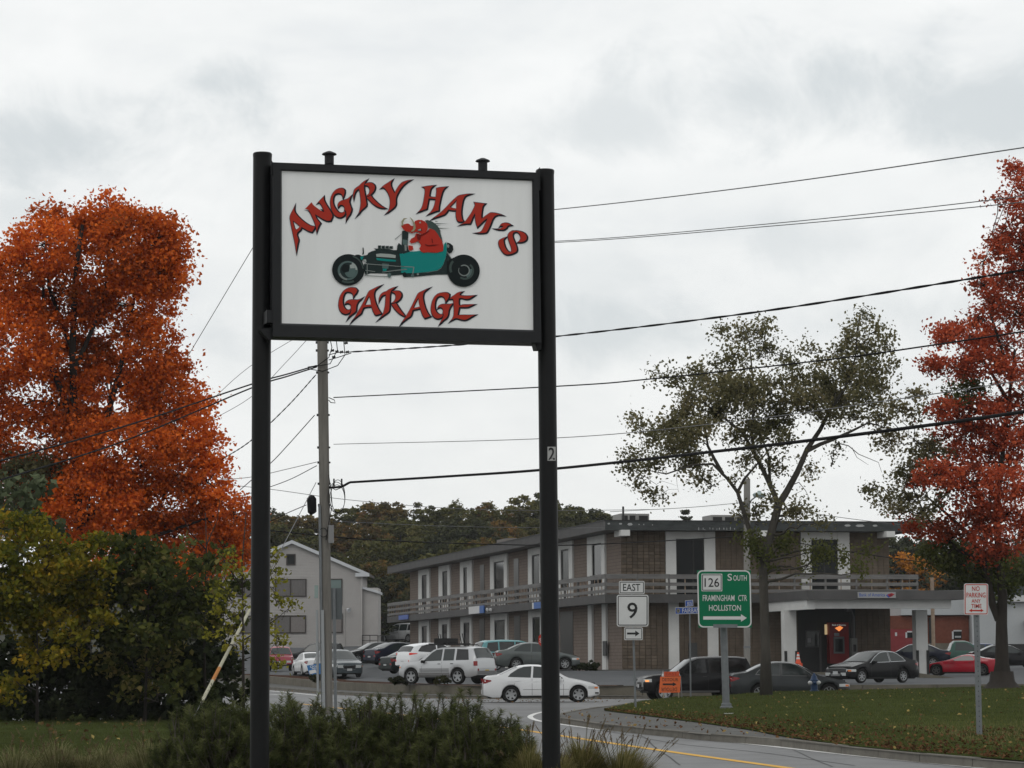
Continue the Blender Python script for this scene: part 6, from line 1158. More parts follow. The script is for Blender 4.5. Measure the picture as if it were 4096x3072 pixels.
    for sg_ in (1, -1):
        tl = side_patch('tail_light', x0, sh.L - .01, z0, z1, tm, sg_, slant=-.1 if kind != 'sedan' else .3, wedge=kind in ('sedan', 'hatch', 'sports'))
        ew = sh.w(sh.L); m = MB(); rows = []
        for x in np.linspace(sh.L - .06, sh.L, 3):
            pass
        end_patch('tail_lens', sh.L, sg_ * (ew - win_ * .5), sg_ * (ew - .03), max(sh.cl + .30, min(z0, zt0 - .13)), min(z1 - .03, zt0 - .02), tm, tl)
        hl = side_patch('headlight', .01, hx1, hz0 - .03, min(hz1, interp(.15, *zip(*sh.belt)) - .02), HEAD, sg_)
        fw = sh.w(0); end_patch('headlight_lens', 0, sg_ * (fw - hin * .8), sg_ * (fw - .03), min(hz0 - .10, zh0 - .16), zh0 - .02, HEAD, hl)
        side_patch('amber_light', .06, .20, hz0 - .02, hz0 + .05, AMBERON if litlamps and near else AMBER, sg_, off=.010)
        for x in sh.seams:
            zs = interp(x, *zip(*sh.belt)); side_patch('door_seam', x - .006, x + .006, sh.cl + .08, zs - .005, SEAM, sg_, off=.004)
        m = MB()
        zs = interp(1.55, *zip(*sh.belt)); yb = sh.sec(1.55)[4][0]; b0 = P3(sh, 1.55 if kind != 'sports' else 1.85, sg_ * (yb + .01), zs + .02); m.box((-.10, -.02, -.06), (.03, .17, .07), Matrix.Translation(b0) @ Matrix.Scale(sg_, 4, (0, 1, 0))); m.build('mirror', mat if kind in ('sedan', 'sports', 'hatch', 'van') else DARKP, t, local=True)
        for x in sh.seams[1:3]:
            zs = interp(x - .1, *zip(*sh.belt)); side_patch('door_handle', x - .22, x - .06, zs - .13, zs - .10, mat if kind == 'sedan' else SEAM, sg_, off=.02)
        side_patch('sill', sh.ax[0] + sh.r * 1.2, sh.ax[1] - sh.r * 1.2, sh.cl - .005, sh.cl + .07, SEAM if kind != 'suv' else CLAD, sg_, off=.008)
    fw = sh.w(0); gh = zh0
    if kind in ('van', 'suv', 'pickup'):
        gp = end_patch('grille', 0, -fw * .48, fw * .48, gh - .30, gh - .04, CHROME, off=.012, inset=-.05); end_patch('grille_mesh', 0, -fw * .44, fw * .44, gh - .27, gh - .07, DARKP, gp, off=.016, inset=-.05); end_patch('bumper', 0, -fw * .95, fw * .95, sh.cl + .06, gh - .34, DARKP if kind != 'van' else mat, off=.05)
    else:
        gp = end_patch('grille', 0, -fw * .42, fw * .42, gh - .17, gh - .05, DARKP if face == 'plain' else CHROME, off=.012, inset=.03)
        if face != 'plain': end_patch('grille_mesh', 0, -fw * .38, fw * .38, gh - .15, gh - .07, CLAD, gp, off=.016, inset=.03)
        end_patch('intake', 0, -fw * .6, fw * .6, sh.cl + .12, sh.cl + .2, DARKP, off=.010)
    end_patch('license_plate', 0, -.16, .16, sh.cl + .2, sh.cl + .34, PLATE, off=.06 if kind in ('suv', 'pickup', 'van') else .02)
    zr = interp(sh.L, *zip(*sh.top)); end_patch('license_plate', sh.L, -.16, .16, zr - .22 if kind in ('suv', 'van') else zr - .2, zr - .07, plate, off=.02); end_patch('bumper', sh.L, -sh.w(sh.L) * .97, sh.w(sh.L) * .97, sh.cl + .12, sh.cl + .30, mat if kind in ('sedan', 'sports', 'hatch') else CLAD, off=.03)
    if extra: extra(t, sh, side_patch, end_patch)
    return t
WHT = paint('white', (.68, .69, .70)); SLV = paint('silver', (.46, .47, .48), .3, .25); BLKP = paint('black', (.010, .010, .011)); DGR = paint('dark_grey', (.040, .044, .046), .25, .2); GRN = paint('grey_green', (.085, .097, .095), .28, .3); NAVY = paint('navy', (.012, .015, .028)); DKG = paint('dark_green', (.010, .016, .015)); TEALP = paint('teal', (.10, .27, .29)); SLATE = paint('slate', (.055, .068, .075), .25, .3); REDP = paint('red', (.33, .008, .022)); PKR = paint('faded_red', (.30, .045, .065), .3); PKG = paint('pickup_green', (.018, .070, .052)); BLUP = paint('blue', (.014, .030, .10)); CHAR = paint('charcoal', (.028, .030, .031), .25, .2)
def corolla(t, sh, sp, ep):
    for s in (1, -1): sp('side_moulding', 1.2, 3.0, .50, .515, CLAD, s, off=.006)
    for s in (1, -1): sp('fog_recess', .03, .18, .33, .39, SEAM, s, off=.006)
car('white_sedan', 'clean white sedan crossing the junction behind the black pole', 2161, 107, 3, 0.0, 'sedan', WHT, 'cars on the road', near=True, extra=corolla, rspokes=6, face='plain')
def jeep(t, sh, sp, ep):
    for s in (1, -1):
        for k in range(3): sp('side_moulding', 1.35, 3.05, .60 + k * .055, .63 + k * .055, CLAD, s, off=.012)
        sp('lower_cladding', 1.28, 3.08, .36, .55, CLAD, s, off=.009)
    m = MB(); zr = 1.76
    for y in (-.55, .55): m.tube([(.9, y, zr), (.8, y, zr + .10), (-1.4, y, zr + .10), (-1.5, y, zr)], .02, 6)
    for x in (.6, -.1, -.8): m.tube([(x, -.6, zr + .10), (x, .6, zr + .10)], .018, 6)
    m.build('roof_rack', DARKP, t, local=True)
    m = MB(); m.box((-.15, -.5, zr + .11), (.72, .5, zr + .17)); m.box((-.35, -.42, zr + .17), (.45, .42, zr + .40)); m.build('roof_load', DARKP, t, local=True)
    m = MB()
    for x, y in ((.62, -.3), (.5, -.3), (-1.0, .2), (-1.15, .2)): m.tube([(x, y, zr + .1), (x + .12, y, zr + .62)], .022, 6)
    m.box((-1.3, -.1, zr + .10), (-.6, .5, zr + .16)); m.build('bike_carrier', DARKP, t, local=True)
    m = MB(); m.add([P3(sh, sh.L + .026, -.05, .55), P3(sh, sh.L + .026, .09, .55), P3(sh, sh.L + .026, .09, .66), P3(sh, sh.L + .026, -.05, .66)], [(0, 1, 2, 3)]); m.build('yellow_sticker', PLATEY, t, local=True)
car('silver_suv', 'silver SUV with roof rack and yellow plate behind the retaining wall', 1788, 129, 146, .50, 'suv', SLV, near=True, extra=jeep, plate=PLATEY, rspokes=5, scale=1.0)
car('white_hatchback', 'white hatchback with lit tail lights behind the silver SUV', 1745, 150, 32, 1.13, 'hatch', WHT, litlamps=True, tint=True)
car('navy_sedan', 'navy sedan with red tail lamp left of the white hatchback', 1598, 176, 34, 1.40, 'sedan', NAVY)
car('dark_green_sedan', 'dark green sedan tucked against the white hatchback', 1668, 166, 34, 1.30, 'sedan', DKG)
car('black_sedan', 'black sedan facing the clapboard house corner beside the navy sedan', 1495, 186, 203, 1.50, 'sedan', BLKP)
car('dark_sedan', 'dark sedan mostly hidden behind the dark minivan', 1452, 206, 200, 1.62, 'sedan', SLATE)
car('teal_minivan', 'teal minivan with dark windows behind the grey green sedan', 2062, 157, 20, 1.02, 'van', TEALP, tint=True)
car('grey_sedan', 'grey green sedan with red tail light in front of the brown building', 2146, 147, 7, 1.10, 'sedan', GRN, near=True, rspokes=7)
car('dark_minivan', 'dark blue grey minivan facing the road beside the utility pole', 1352, 170, -70, .52, 'van', SLATE, near=True, tint=False)
car('small_white_sedan', 'small white sedan facing away beside the campaign sign', 1244, 178, 106, .62, 'sedan', WHT, scale=1.03)
car('red_pickup', 'faded red pickup facing the road in front of the clapboard house', 1120, 194, -83, .96, 'pickup', PKR)
car('dark_suv', 'dark SUV parked close to the clapboard house', 1258, 208, 176, 1.36, 'suv', CHAR)
car('silver_minivan', 'silver minivan on the rise at the end of the brown building', 1612, 250, 140, 3.40, 'van', SLV)
car('black_suv', 'black SUV with glowing amber front light behind the detour sign', 2780, 110, 190, 0.0, 'suv', BLKP, 'cars on the road', near=True, litlamps=True, tint=True, scale=1.0, tailmat=TAIL)
car('dark_grey_sedan', 'dark grey sedan behind the middle tree and the hydrant', 3146, 107.6, 6, 0.0, 'sedan', DGR, 'cars on the road', near=True, scale=1.05, win_trim=CLAD, rspokes=7)
car('black_sedan', 'shiny black sedan with chrome window line in front of the cash machine', 3487, 127, 217, .49, 'sedan', BLKP, near=True, win_trim=CHROME, rspokes=7, scale=1.02)
car('red_sports_car', 'low red sports car behind the white canopy pillar', 3850, 159, 163, .62, 'sports', REDP, near=True, rspokes=5, rim=pm('rim_dark', (.10, .10, .10), rough=.3, metal=.6))
car('green_pickup', 'dark green pickup in front of the brick workshop', 3835, 178, 0, 1.06, 'pickup', PKG)
car('navy_sedan', 'navy sedan peeking out behind the canopy pillar', 3655, 170, 172, 1.15, 'sedan', NAVY)
car('black_sedan', 'black sedan passing behind the trunk of the red maple', 4025, 168, 0, 1.0, 'sedan', BLKP)
car('blue_hatchback', 'blue car in front of the white workshop wing', 3960, 186, 0, 1.18, 'hatch', BLUP)

# ------------------------------------------------------------------ trees drawn from their lobes
def lobes3(L2, T_, D, seed, depth, flat=1.0):
    """photo ellipses (cx,cy,rx,ry) -> ellipsoids spread in depth round distance D"""
    r = np.random.default_rng(seed); E = []; k = D / FPX; ox, oy, s = T_
    for cx, cy, rx, ry in L2:
        d = D + r.uniform(-depth, depth); c = at(ox + cx / s, oy + cy / s, d); a, b = rx / s * k, ry / s * k
        E.append(((c.x, c.y, c.z), (a, (a + b) / 2 * flat, b)))
    return E
def limb(m, a, b, r0, r1, wob, n=6, sides=6):
    a, b = Vector(a), Vector(b); ln = (b - a).length; pts = []; rr = random.Random(int(ln * 1e4) + len(m.v))
    for i in range(n + 1):
        t = i / n; p = a.lerp(b, t); p.z += math.sin(t * math.pi) * ln * .06 * rr.uniform(-.3, 1)
        if 0 < i < n: p += Vector((rr.uniform(-wob, wob), rr.uniform(-wob, wob), rr.uniform(-wob, wob)))
        pts.append(p)
    m.tube(pts, [lerp(r0, r1, i / n) for i in range(n + 1)], sides, cap=False); return pts
def photo_tree(name, label, base, trunk, groups, D, bark, leafsize, per, dens, crad, seed, twig=.012, depth=2.5, cat='tree', group=None, shell=.45, up=.4, extra_limbs=(), spine_r=(.3, .05), flat=1.0, limbs=True, asp=.75, vz=.34):
    """trunk: list of (px,py[,dD]); groups: (part name, lobes, T, material, tint range)"""
    t = thing(name, label, cat, tuple(base), group=group); wood = MB(); r = random.Random(seed)
    tp = [at(p[0], p[1], D + (p[2] if len(p) > 2 else 0)) for p in trunk]; n = len(tp)
    if tp: tp[0] = Vector(base) - Vector((0, 0, .15))
    if n > 1: wood.tube(tp, [lerp(spine_r[0], spine_r[1], (i / (n - 1)) ** .6) * (1.35 if i == 0 else 1) for i in range(n)], 10)
    nodes = [(p, lerp(spine_r[0], spine_r[1], (i / max(1, n - 1)) ** .8)) for i, p in enumerate(tp)]
    for pts, r0, r1 in extra_limbs:
        q = [at(p[0], p[1], D + (p[2] if len(p) > 2 else 0)) for p in pts]; k = len(q); wood.tube(q, [lerp(r0, r1, i / (k - 1)) for i in range(k)], 7, cap=False)
        nodes += [(p, lerp(r0, r1, i / (k - 1))) for i, p in enumerate(q)]
    dn = []
    for (p, a), (q, b) in zip(nodes, nodes[1:]):
        if (p - q).length < 6: dn += [(p.lerp(q, k / 4), lerp(a, b, k / 4)) for k in range(4)]
    nodes = dn + nodes
    sd = seed
    for part, L2, T_, mat_, tr, *dm in groups:
        E = lobes3(L2, T_, D, sd, depth, flat)
        C, ti, cl = crown_pts(E, per, dens * (dm[0] if dm else 1), crad, sd, shell, vz); sd += 1
        ti = np.clip(tr[0] + ti * (tr[1] - tr[0]), 0, 1)
        if limbs:
            for c, rad in E:
                c = Vector(c)
                if nodes:
                    p, pr = min(nodes, key=lambda q: (q[0] - c).length + max(0, 1.2 * (q[0].z - c.z + .3))); limb(wood, p, c, min(pr * .5, .05), twig * 1.6, .12, 6, 5)
                near_ = [x for x in cl if (Vector(x) - c).length < max(rad) * 1.05]
                for x in near_[:14]: limb(wood, c, x, twig * 1.3, twig * .5, .05, 3, 3)
        V, F = leaves(C, leafsize, seed=sd, up=up, asp=asp); o = npmesh(part, V, F, mat_, t, np.repeat(ti, 2)); o['kind'] = 'stuff'
    wood.build('trunk', bark, t, smooth=True)
    return t
L_ORANGE = leafmat('leaf_orange', [(0, (0.0956, 0.0918, 0.0167)), (1, (0.7965, 0.1927, 0.0301)), (.28, (0.3186, 0.0734, 0.0167)), (.6, (0.5735, 0.1194, 0.0200))], .35)
L_RED = leafmat('leaf_red', [(0, (0.1652, 0.0440, 0.0220)), (1, (0.6844, 0.1650, 0.0682)), (.5, (0.4248, 0.0770, 0.0374))], .42)
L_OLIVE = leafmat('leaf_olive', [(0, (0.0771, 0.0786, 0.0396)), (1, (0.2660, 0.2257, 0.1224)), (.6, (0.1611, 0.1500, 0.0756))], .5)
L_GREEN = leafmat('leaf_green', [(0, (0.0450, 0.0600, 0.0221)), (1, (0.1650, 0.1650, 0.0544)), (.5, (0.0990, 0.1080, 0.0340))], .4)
L_YEL = leafmat('leaf_yellow_green', [(0, (0.0473, 0.0552, 0.0092)), (1, (0.4063, 0.2277, 0.0230)), (.35, (0.1152, 0.1174, 0.0154)), (.75, (0.2302, 0.1725, 0.0185))], .3)
L_DARK = leafmat('leaf_dark', [(0, (0.0207, 0.0276, 0.0115)), (1, (0.2760, 0.2185, 0.0805)), (.35, (0.0460, 0.0575, 0.0184)), (.75, (0.1092, 0.1127, 0.0299))], .3)
L_HEDGE = leafmat('leaf_hedge', [(0, (0.0153, 0.0204, 0.0101)), (1, (0.0459, 0.0561, 0.0252)), (.5, (0.0255, 0.0331, 0.0151))], .15)
L_BLUEG = leafmat('leaf_blue_green', [(0, (0.0385, 0.0529, 0.0277)), (1, (0.1309, 0.1543, 0.0882)), (.5, (0.0770, 0.0955, 0.0504))], .25)
L_LIME = leafmat('leaf_lime', [(0, (0.0960, 0.1020, 0.0144)), (1, (0.3360, 0.2880, 0.0420)), (.5, (0.1920, 0.1860, 0.0240))], .35)
TS = (0, 0, 1)
lob = [(560,980,190,150),(430,830,60,75),(480,900,70,80),(615,965,90,95),(655,1095,92,100),(300,960,130,110),(170,980,110,130),(60,1100,110,110),(-70,1200,150,200),(330,880,60,50),(200,870,60,50),(250,1180,200,150),(520,1220,180,150),(600,1390,120,120),(80,1380,150,180),(300,1450,170,130),(440,1600,230,130),(660,1590,130,110),(690,1480,55,60),(740,1750,140,130),(790,1620,45,70),(500,1800,240,140),(150,1750,200,180),(830,1930,110,110),(930,2060,80,80),(650,2000,220,130),(350,2020,220,140),(100,1980,200,150),(700,2150,190,100),(500,2200,150,80),(900,2200,100,110),(700,2300,90,60),(560,2330,60,60),(960,2140,60,60),(-120,1600,160,300),(560,1100,130,90)]
base = Vector((at(330, 2700, 92).x, 92, .05))
photo_tree('maple_tree', 'tall bright orange maple in autumn leaf behind the roadside shrubs', base, [(335, 2800), (330, 2400), (320, 2000), (300, 1700), (290, 1400), (300, 1100), (330, 900)],
   [('orange_crown', lob, TS, L_ORANGE, (.22, 1.0)), ('green_inner_crown', [(110,1930,120,110),(300,2080,140,110)], TS, L_OLIVE, (0, .6))], 91, BARKD, .138, 62, 46, .50, 11, depth=2.2, spine_r=(.32, .06),
   extra_limbs=[([(320, 2000), (420, 1700), (500, 1400), (560, 1050)], .16, .03), ([(300, 1700), (180, 1400), (170, 1050)], .14, .03), ([(320, 2100), (520, 1900), (720, 1750)], .12, .03), ([(330, 2300), (600, 2150), (900, 2050)], .12, .03), ([(290, 1500), (420, 1200), (440, 900)], .1, .02), ([(290, 1400), (195, 1150), (185, 1000)], .09, .02)], shell=.5)
# elm in the middle
T2 = (2400, 1200, 1.5085)
elm = [(870,200,85,55),(990,170,60,55),(730,210,35,55),(820,330,90,60),(1000,300,80,60),(1110,330,65,55),(700,375,45,45),(1150,390,40,40),(600,450,90,45),(480,470,75,45),(370,460,60,35),(720,500,130,75),(880,520,110,75),(1050,510,110,75),(560,580,120,75),(480,690,105,65),(700,640,150,85),(900,620,110,75),(1060,640,100,75),(1090,740,100,60),(600,760,130,75),(400,780,85,55),(250,760,70,32),(200,710,25,25),(500,860,145,65),(330,830,60,45),(200,930,85,42),(350,980,115,45),(180,1010,65,35),(230,1080,70,40),(310,1170,75,45),(560,990,125,50),(620,1080,95,35),(820,830,80,55),(880,960,60,55),(960,900,50,50),(1100,830,75,55),(1060,1000,70,50),(1260,1020,45,50),
 (1550,120,32,60),(1500,230,75,65),(1665,190,45,55),(1730,255,50,50),(1600,310,110,75),(1450,310,75,55),(1270,310,48,45),(1330,370,75,45),(1480,410,130,55),(1650,420,100,65),(1760,370,40,40),(1690,510,80,55),(1350,480,95,65),(1230,500,65,55),(1280,590,105,65),(1450,600,115,55),(1600,600,105,55),(1680,690,75,50),(1300,670,85,45),(1210,600,75,55),(1420,700,80,45),(1520,690,95,35),(1420,905,38,38),(960,1280,75,45),(840,1290,45,35),(1180,1290,115,35),(1340,1330,70,25),(1030,1200,45,45),(1220,1240,30,30),(820,1060,40,35),(1560,150,26,70),(1590,110,18,40),(1668,180,24,60),(860,180,22,50),(980,150,24,50),(710,190,20,40),(1740,220,26,50),(800,560,160,110),(1000,760,110,90),(900,780,90,70),(1180,480,60,60),(1400,560,120,90),(1560,500,140,90),(480,780,120,80),(440,900,100,50),(1130,620,80,70)]
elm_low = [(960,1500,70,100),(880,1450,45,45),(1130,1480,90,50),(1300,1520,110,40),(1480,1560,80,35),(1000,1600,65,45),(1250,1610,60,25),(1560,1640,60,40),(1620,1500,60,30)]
z2 = lambda l: [(2400 + a / 1.5085, 1200 + b / 1.5085) + tuple(c) for a, b, *c in l]
base = isl_at(3065, 96)
photo_tree('elm_tree', 'open crowned olive leaved tree with forked trunk beside the green road sign', base, [(3065, 2795), (3062, 2600), (3056, 2400), (3052, 2260)] + z2([(1000, 1520), (1040, 1380), (1080, 1230)]),
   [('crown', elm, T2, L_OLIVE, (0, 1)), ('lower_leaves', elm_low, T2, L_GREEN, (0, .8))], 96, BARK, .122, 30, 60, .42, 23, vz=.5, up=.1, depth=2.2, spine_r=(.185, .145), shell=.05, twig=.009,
   extra_limbs=[(z2(l), a, b) for l, a, b in (([(1075,1240),(1130,1150),(1190,1040),(1250,900),(1330,780),(1390,660),(1480,530),(1540,350),(1555,150)], .135, .02), ([(1250,910),(1330,870),(1400,845),(1520,790),(1620,740),(1720,770)], .085, .02), ([(1075,1240),(1050,1170),(1000,1060),(930,920),(915,800),(930,600),(920,450),(900,250)], .11, .02), ([(935,930),(860,800),(760,720),(600,600),(400,470)], .07, .015), ([(1025,1110),(1020,950),(980,840),(950,750)], .06, .02), ([(955,1560),(905,1400),(870,1290),(830,1160),(770,1080),(680,990),(560,995),(400,1050),(300,1030)], .10, .015), ([(830,1160),(870,1080),(940,1000),(1040,880)], .06, .02), ([(740,1050),(690,960),(650,880),(640,800),(600,700)], .075, .02), ([(1390,660),(1450,640),(1560,590),(1680,600)], .05, .012), ([(1420,860),(1500,880),(1560,930),(1680,980),(1700,1040)], .022, .006), ([(1520,890),(1550,950),(1620,995)], .014, .005), ([(1150,1120),(1200,1100),(1240,1150),(1260,1190)], .022, .006), ([(1160,1180),(1220,1150)], .012, .005), ([(460,1040),(465,1110),(475,1160)], .007, .003))])
# red maple on the right
T3 = (3400, 600, .9215)
red = [(620,80,50,45),(600,180,45,35),(545,185,22,12),(610,330,80,80),(560,360,55,55),(485,410,24,32),(600,470,100,55),(500,500,45,45),(560,560,75,36),(620,600,80,55),(480,620,55,36),(350,660,65,40),(430,690,110,50),(320,785,58,40),(560,720,100,55),(480,790,110,50),(600,820,80,55),(420,840,45,25),(350,960,55,45),(470,960,120,42),(600,950,80,55),(430,1040,115,42),(580,1060,100,50),(400,1120,60,32),(520,1140,120,50),(320,1195,85,50),(430,1220,110,50),(580,1230,100,70),(265,1215,45,35),(480,1320,110,50),(600,1340,80,50),(290,1385,85,40),(400,1400,95,50),(520,1430,80,50),(620,1420,60,50),(500,1490,45,32),(600,1480,55,32),(720,500,90,300),(740,1000,90,300),(680,150,60,90),(690,330,60,110),(650,250,40,60)]
grn = [(440,890,75,42),(400,930,40,22),(420,1530,95,70),(540,1560,80,55),(350,1470,75,50),(620,1560,60,55),(560,1620,60,50),(300,1510,60,40)]
grl = [(225,960,55,42),(165,945,42,42),(245,890,18,25),(150,1080,60,42),(240,1080,75,55),(175,1180,70,42),(80,1245,32,18),(115,1295,30,30),(200,1280,80,50),(170,1340,50,30),(300,1110,55,40),(280,1170,60,40),(130,1010,40,40),(250,1340,50,40),(320,1290,45,50)]
base = isl_at(4010, 98)
photo_tree('maple_tree', 'tall crimson maple with some green leaves at the edge of the island lawn', base, [(4010, 2760), (4008, 2650), (4006, 2500), (4010, 2380), (4000, 2250), (3985, 2100), (4000, 1900), (4030, 1650), (4060, 1400)],
   [('red_crown', red, T3, L_RED, (0, 1)), ('green_crown', grn, T3, L_GREEN, (0, .7)), ('green_crown', grl, T3, L_OLIVE, (.35, 1), .55)], 98, BARKD, .132, 48, 48, .44, 37, depth=2.0, spine_r=(.34, .05), shell=.45,
   extra_limbs=[([(3995, 2480), (3970, 2420), (3955, 2330), (3930, 2230), (3870, 2130), (3780, 2050), (3700, 1980)], .16, .03), ([(3940, 2250), (3830, 2200), (3700, 2060), (3650, 1950)], .08, .02), ([(3985, 2100), (3900, 1950), (3760, 1830), (3660, 1760)], .1, .02), ([(4030, 1600), (3940, 1450), (3800, 1350)], .08, .02), ([(4010, 1800), (3900, 1700), (3750, 1640)], .08, .02), ([(4040, 1500), (3960, 1250), (3930, 1060)], .07, .02)])
m = MB(); b = Vector(base); m.lathe([(1.0, -.12), (.62, .06), (.46, .25), (.41, .6)], b, (0, 0, 1), 12); ro = m.build('root_flare', BARKD, bpy.data.objects['maple_tree.001'] if 'maple_tree.001' in bpy.data.objects else None, smooth=True)

# ------------------------------------------------------------------ roadside shrubs
ZS = (0, 2200, 1.9027)
def shrub(name, label, D, groups, leafs, per, dens, crad, seed, depth=1.3, basepx=300, twig=.008, trunk=(), shell=.35, cat='shrub', asp=.75, **k):
    b = Vector((at(basepx, 2800, D).x, D, .05)); return photo_tree(name, label, b, list(trunk), groups, D, BARKD, leafs, per, dens, crad, seed, twig=twig, depth=depth, cat=cat, shell=shell, asp=asp, spine_r=(.035, .012), group='roadside shrubs', **k)
shrub('leafy_tree', 'yellow green leafy tree under the orange maple', 69, [('crown', [(100,-150,260,130),(350,-40,250,120),(60,80,260,170),(330,150,280,170),(600,60,180,120),(120,330,280,170),(430,330,260,170),(640,280,160,150),(60,520,220,130),(320,520,260,120),(600,480,170,120),(240,680,160,90),(560,640,120,90),(620,800,120,50),(240,860,90,90),(100,1000,140,60),(60,1080,120,60),(180,-230,150,80),(700,-60,120,80),(740,180,110,90),(700,420,110,90),(500,160,150,120),(820,560,80,60),(440,800,120,60)], ZS, L_YEL, (.0, .95))], .145, 34, 46, .32, 51, basepx=150, trunk=[(150, 2850), (150, 2600), (140, 2300)], cat='tree')
shrub('leafy_shrub', 'dark leafy shrub with pinkish leaves beside the guy wire guard', 70.5, [('crown', [(850,-30,170,110),(1050,0,190,130),(1250,100,180,140),(900,180,200,150),(1150,260,200,150),(1350,330,150,140),(950,430,200,140),(1200,480,190,140),(1400,560,120,120),(850,600,160,120),(1080,680,200,120),(1300,760,150,120),(950,850,170,110),(1180,930,180,110),(1400,950,110,90),(1050,1050,160,80),(1280,1080,120,70),(1520,160,120,110),(1640,60,110,90),(1500,420,130,130),(1640,330,110,110),(1700,500,100,90),(1580,620,130,90),(1780,300,90,90),(1820,560,70,80),(760,300,130,140),(700,560,120,120)], ZS, L_DARK, (.0, 1))], .18, 26, 42, .34, 57, basepx=580, trunk=[(580, 2850), (590, 2500), (600, 2250)])
shrub('evergreen_hedge', 'nearly black evergreen hedge and painted shadow filling the base of the shrubs', 73, [('foliage', [(1600 - i * 118, 1010 + 25 * math.sin(i * 2.1), 130, 230) for i in range(15)] + [(1600 - i * 118, 1160, 130, 110) for i in range(15)] + [(1660 - i * 130, 860, 150, 140) for i in range(14)] + [(1640 - i * 100, 1225, 120, 60) for i in range(18)] + [(1760, 980, 120, 180), (1850, 1020, 90, 150), (1500, 800, 150, 120), (1650, 870, 130, 120), (1250, 700, 200, 140), (900, 700, 200, 140), (500, 720, 200, 140), (150, 760, 200, 140), (1000, 300, 250, 200), (500, 300, 260, 220), (100, 350, 200, 220), (1300, 400, 200, 200)], ZS, L_HEDGE, (0, 1))], .22, 22, 30, .34, 61, basepx=500, depth=1.0, limbs=False)  # near-black leaf colour also holds the shadows at the shrubs' base
shrub('sapling', 'slender lime leaved sapling beside the left of the clapboard house'.replace('left of the ', ''), 66, [('crown', [(1700,180,110,90),(1780,80,90,80),(1850,200,60,110),(1680,280,90,70),(1760,380,110,80),(1650,470,80,60),(1850,430,60,70),(1700,600,80,50),(1620,640,60,40),(1760,720,90,50),(1880,690,40,40)], ZS, L_LIME, (.1, 1)), ('crown', [(150,600,70,40),(190,720,60,50),(170,830,40,60),(220,900,60,60),(300,960,60,40),(170,1060,50,40),(200,1180,60,50),(230,1240,50,30),(160,1380,30,30),(200,1420,40,30)], (1000, 1900, 1.844), L_LIME, (.1, .9))], .105, 16, 36, .24, 67, basepx=975, trunk=[(975, 2800), (972, 2500), (968, 2250), (985, 2050)], depth=.6, cat='tree', extra_limbs=[([(975, 2560), (1040, 2520), (1100, 2480), (1160, 2430)], .02, .005), ([(972, 2450), (900, 2480), (860, 2560)], .02, .006), ([(970, 2350), (900, 2250), (860, 2170)], .018, .006), ([(972, 2400), (1060, 2330), (1120, 2230)], .016, .005), ([(972, 2640), (1080, 2600), (1120, 2640)], .014, .004)])
shrub('blue_green_tree', 'bluish green tree between the yellow leafy tree and the orange maple', 78, [('crown', [(60,2040,120,110),(130,1960,60,80),(-40,2000,100,120),(170,2120,90,80),(40,2150,120,80)], TS, L_BLUEG, (0, 1))], .26, 12, 36, .34, 71, basepx=60, trunk=[(60, 2850), (60, 2500), (60, 2100)], cat='tree')
shrub('thin_tree', 'thin bare stemmed tree rising in front of the orange maple', 72, [('crown', [(760,2180,70,50),(690,2260,80,50),(830,2330,80,50),(640,2330,60,40),(880,2270,50,40)], TS, L_GREEN, (.2, 1))], .16, 9, 26, .24, 73, basepx=825, trunk=[(800, 2850), (815, 2500), (826, 2200), (822, 2050)], depth=.6, cat='tree', extra_limbs=[([(826, 2200), (760, 2130), (730, 2060)], .02, .006), ([(826, 2180), (870, 2080), (880, 1990)], .02, .006)])
# low shrubs on the mulch bed
def low_shrub(px, py, w_, h_, D, label, mat_=L_HEDGE, seed=80, ls=.07):
    E = [(cx, cy, rx, ry) for cx, cy, rx, ry in ((px - w_ * .25, py - h_ * .45, w_ * .3, h_ * .45), (px + w_ * .2, py - h_ * .5, w_ * .33, h_ * .5), (px, py - h_ * .4, w_ * .4, h_ * .4), (px + w_ * .35, py - h_ * .3, w_ * .18, h_ * .35))]
    b = at(px, py, D); return photo_tree('low_shrub', label, b, [], [('foliage', E, TS, mat_, (0, 1))], D, BARKD, ls * 1.3, 60, 170, .09, seed, twig=.006, depth=.25, cat='shrub', shell=.3, group='low shrubs')
L_SHR = leafmat('leaf_shrub', [(0, (.016, .020, .010)), (1, (.060, .058, .025)), (.5, (.030, .034, .015))], .2)
low_shrub(1600, 2736, 100, 34, 130, 'low dark shrub in front of the front bumper of the silver SUV', L_SHR, 81); low_shrub(1768, 2738, 66, 38, 125.5, 'low dark shrub between the wheels of the silver SUV', L_SHR, 82); low_shrub(1262, 2728, 48, 34, 152, 'small dark shrub below the campaign sign', L_SHR, 83)
low_shrub(2342, 2682, 108, 40, 150, 'rounded dark clipped shrub at the corner of the brown building', L_HEDGE, 84)

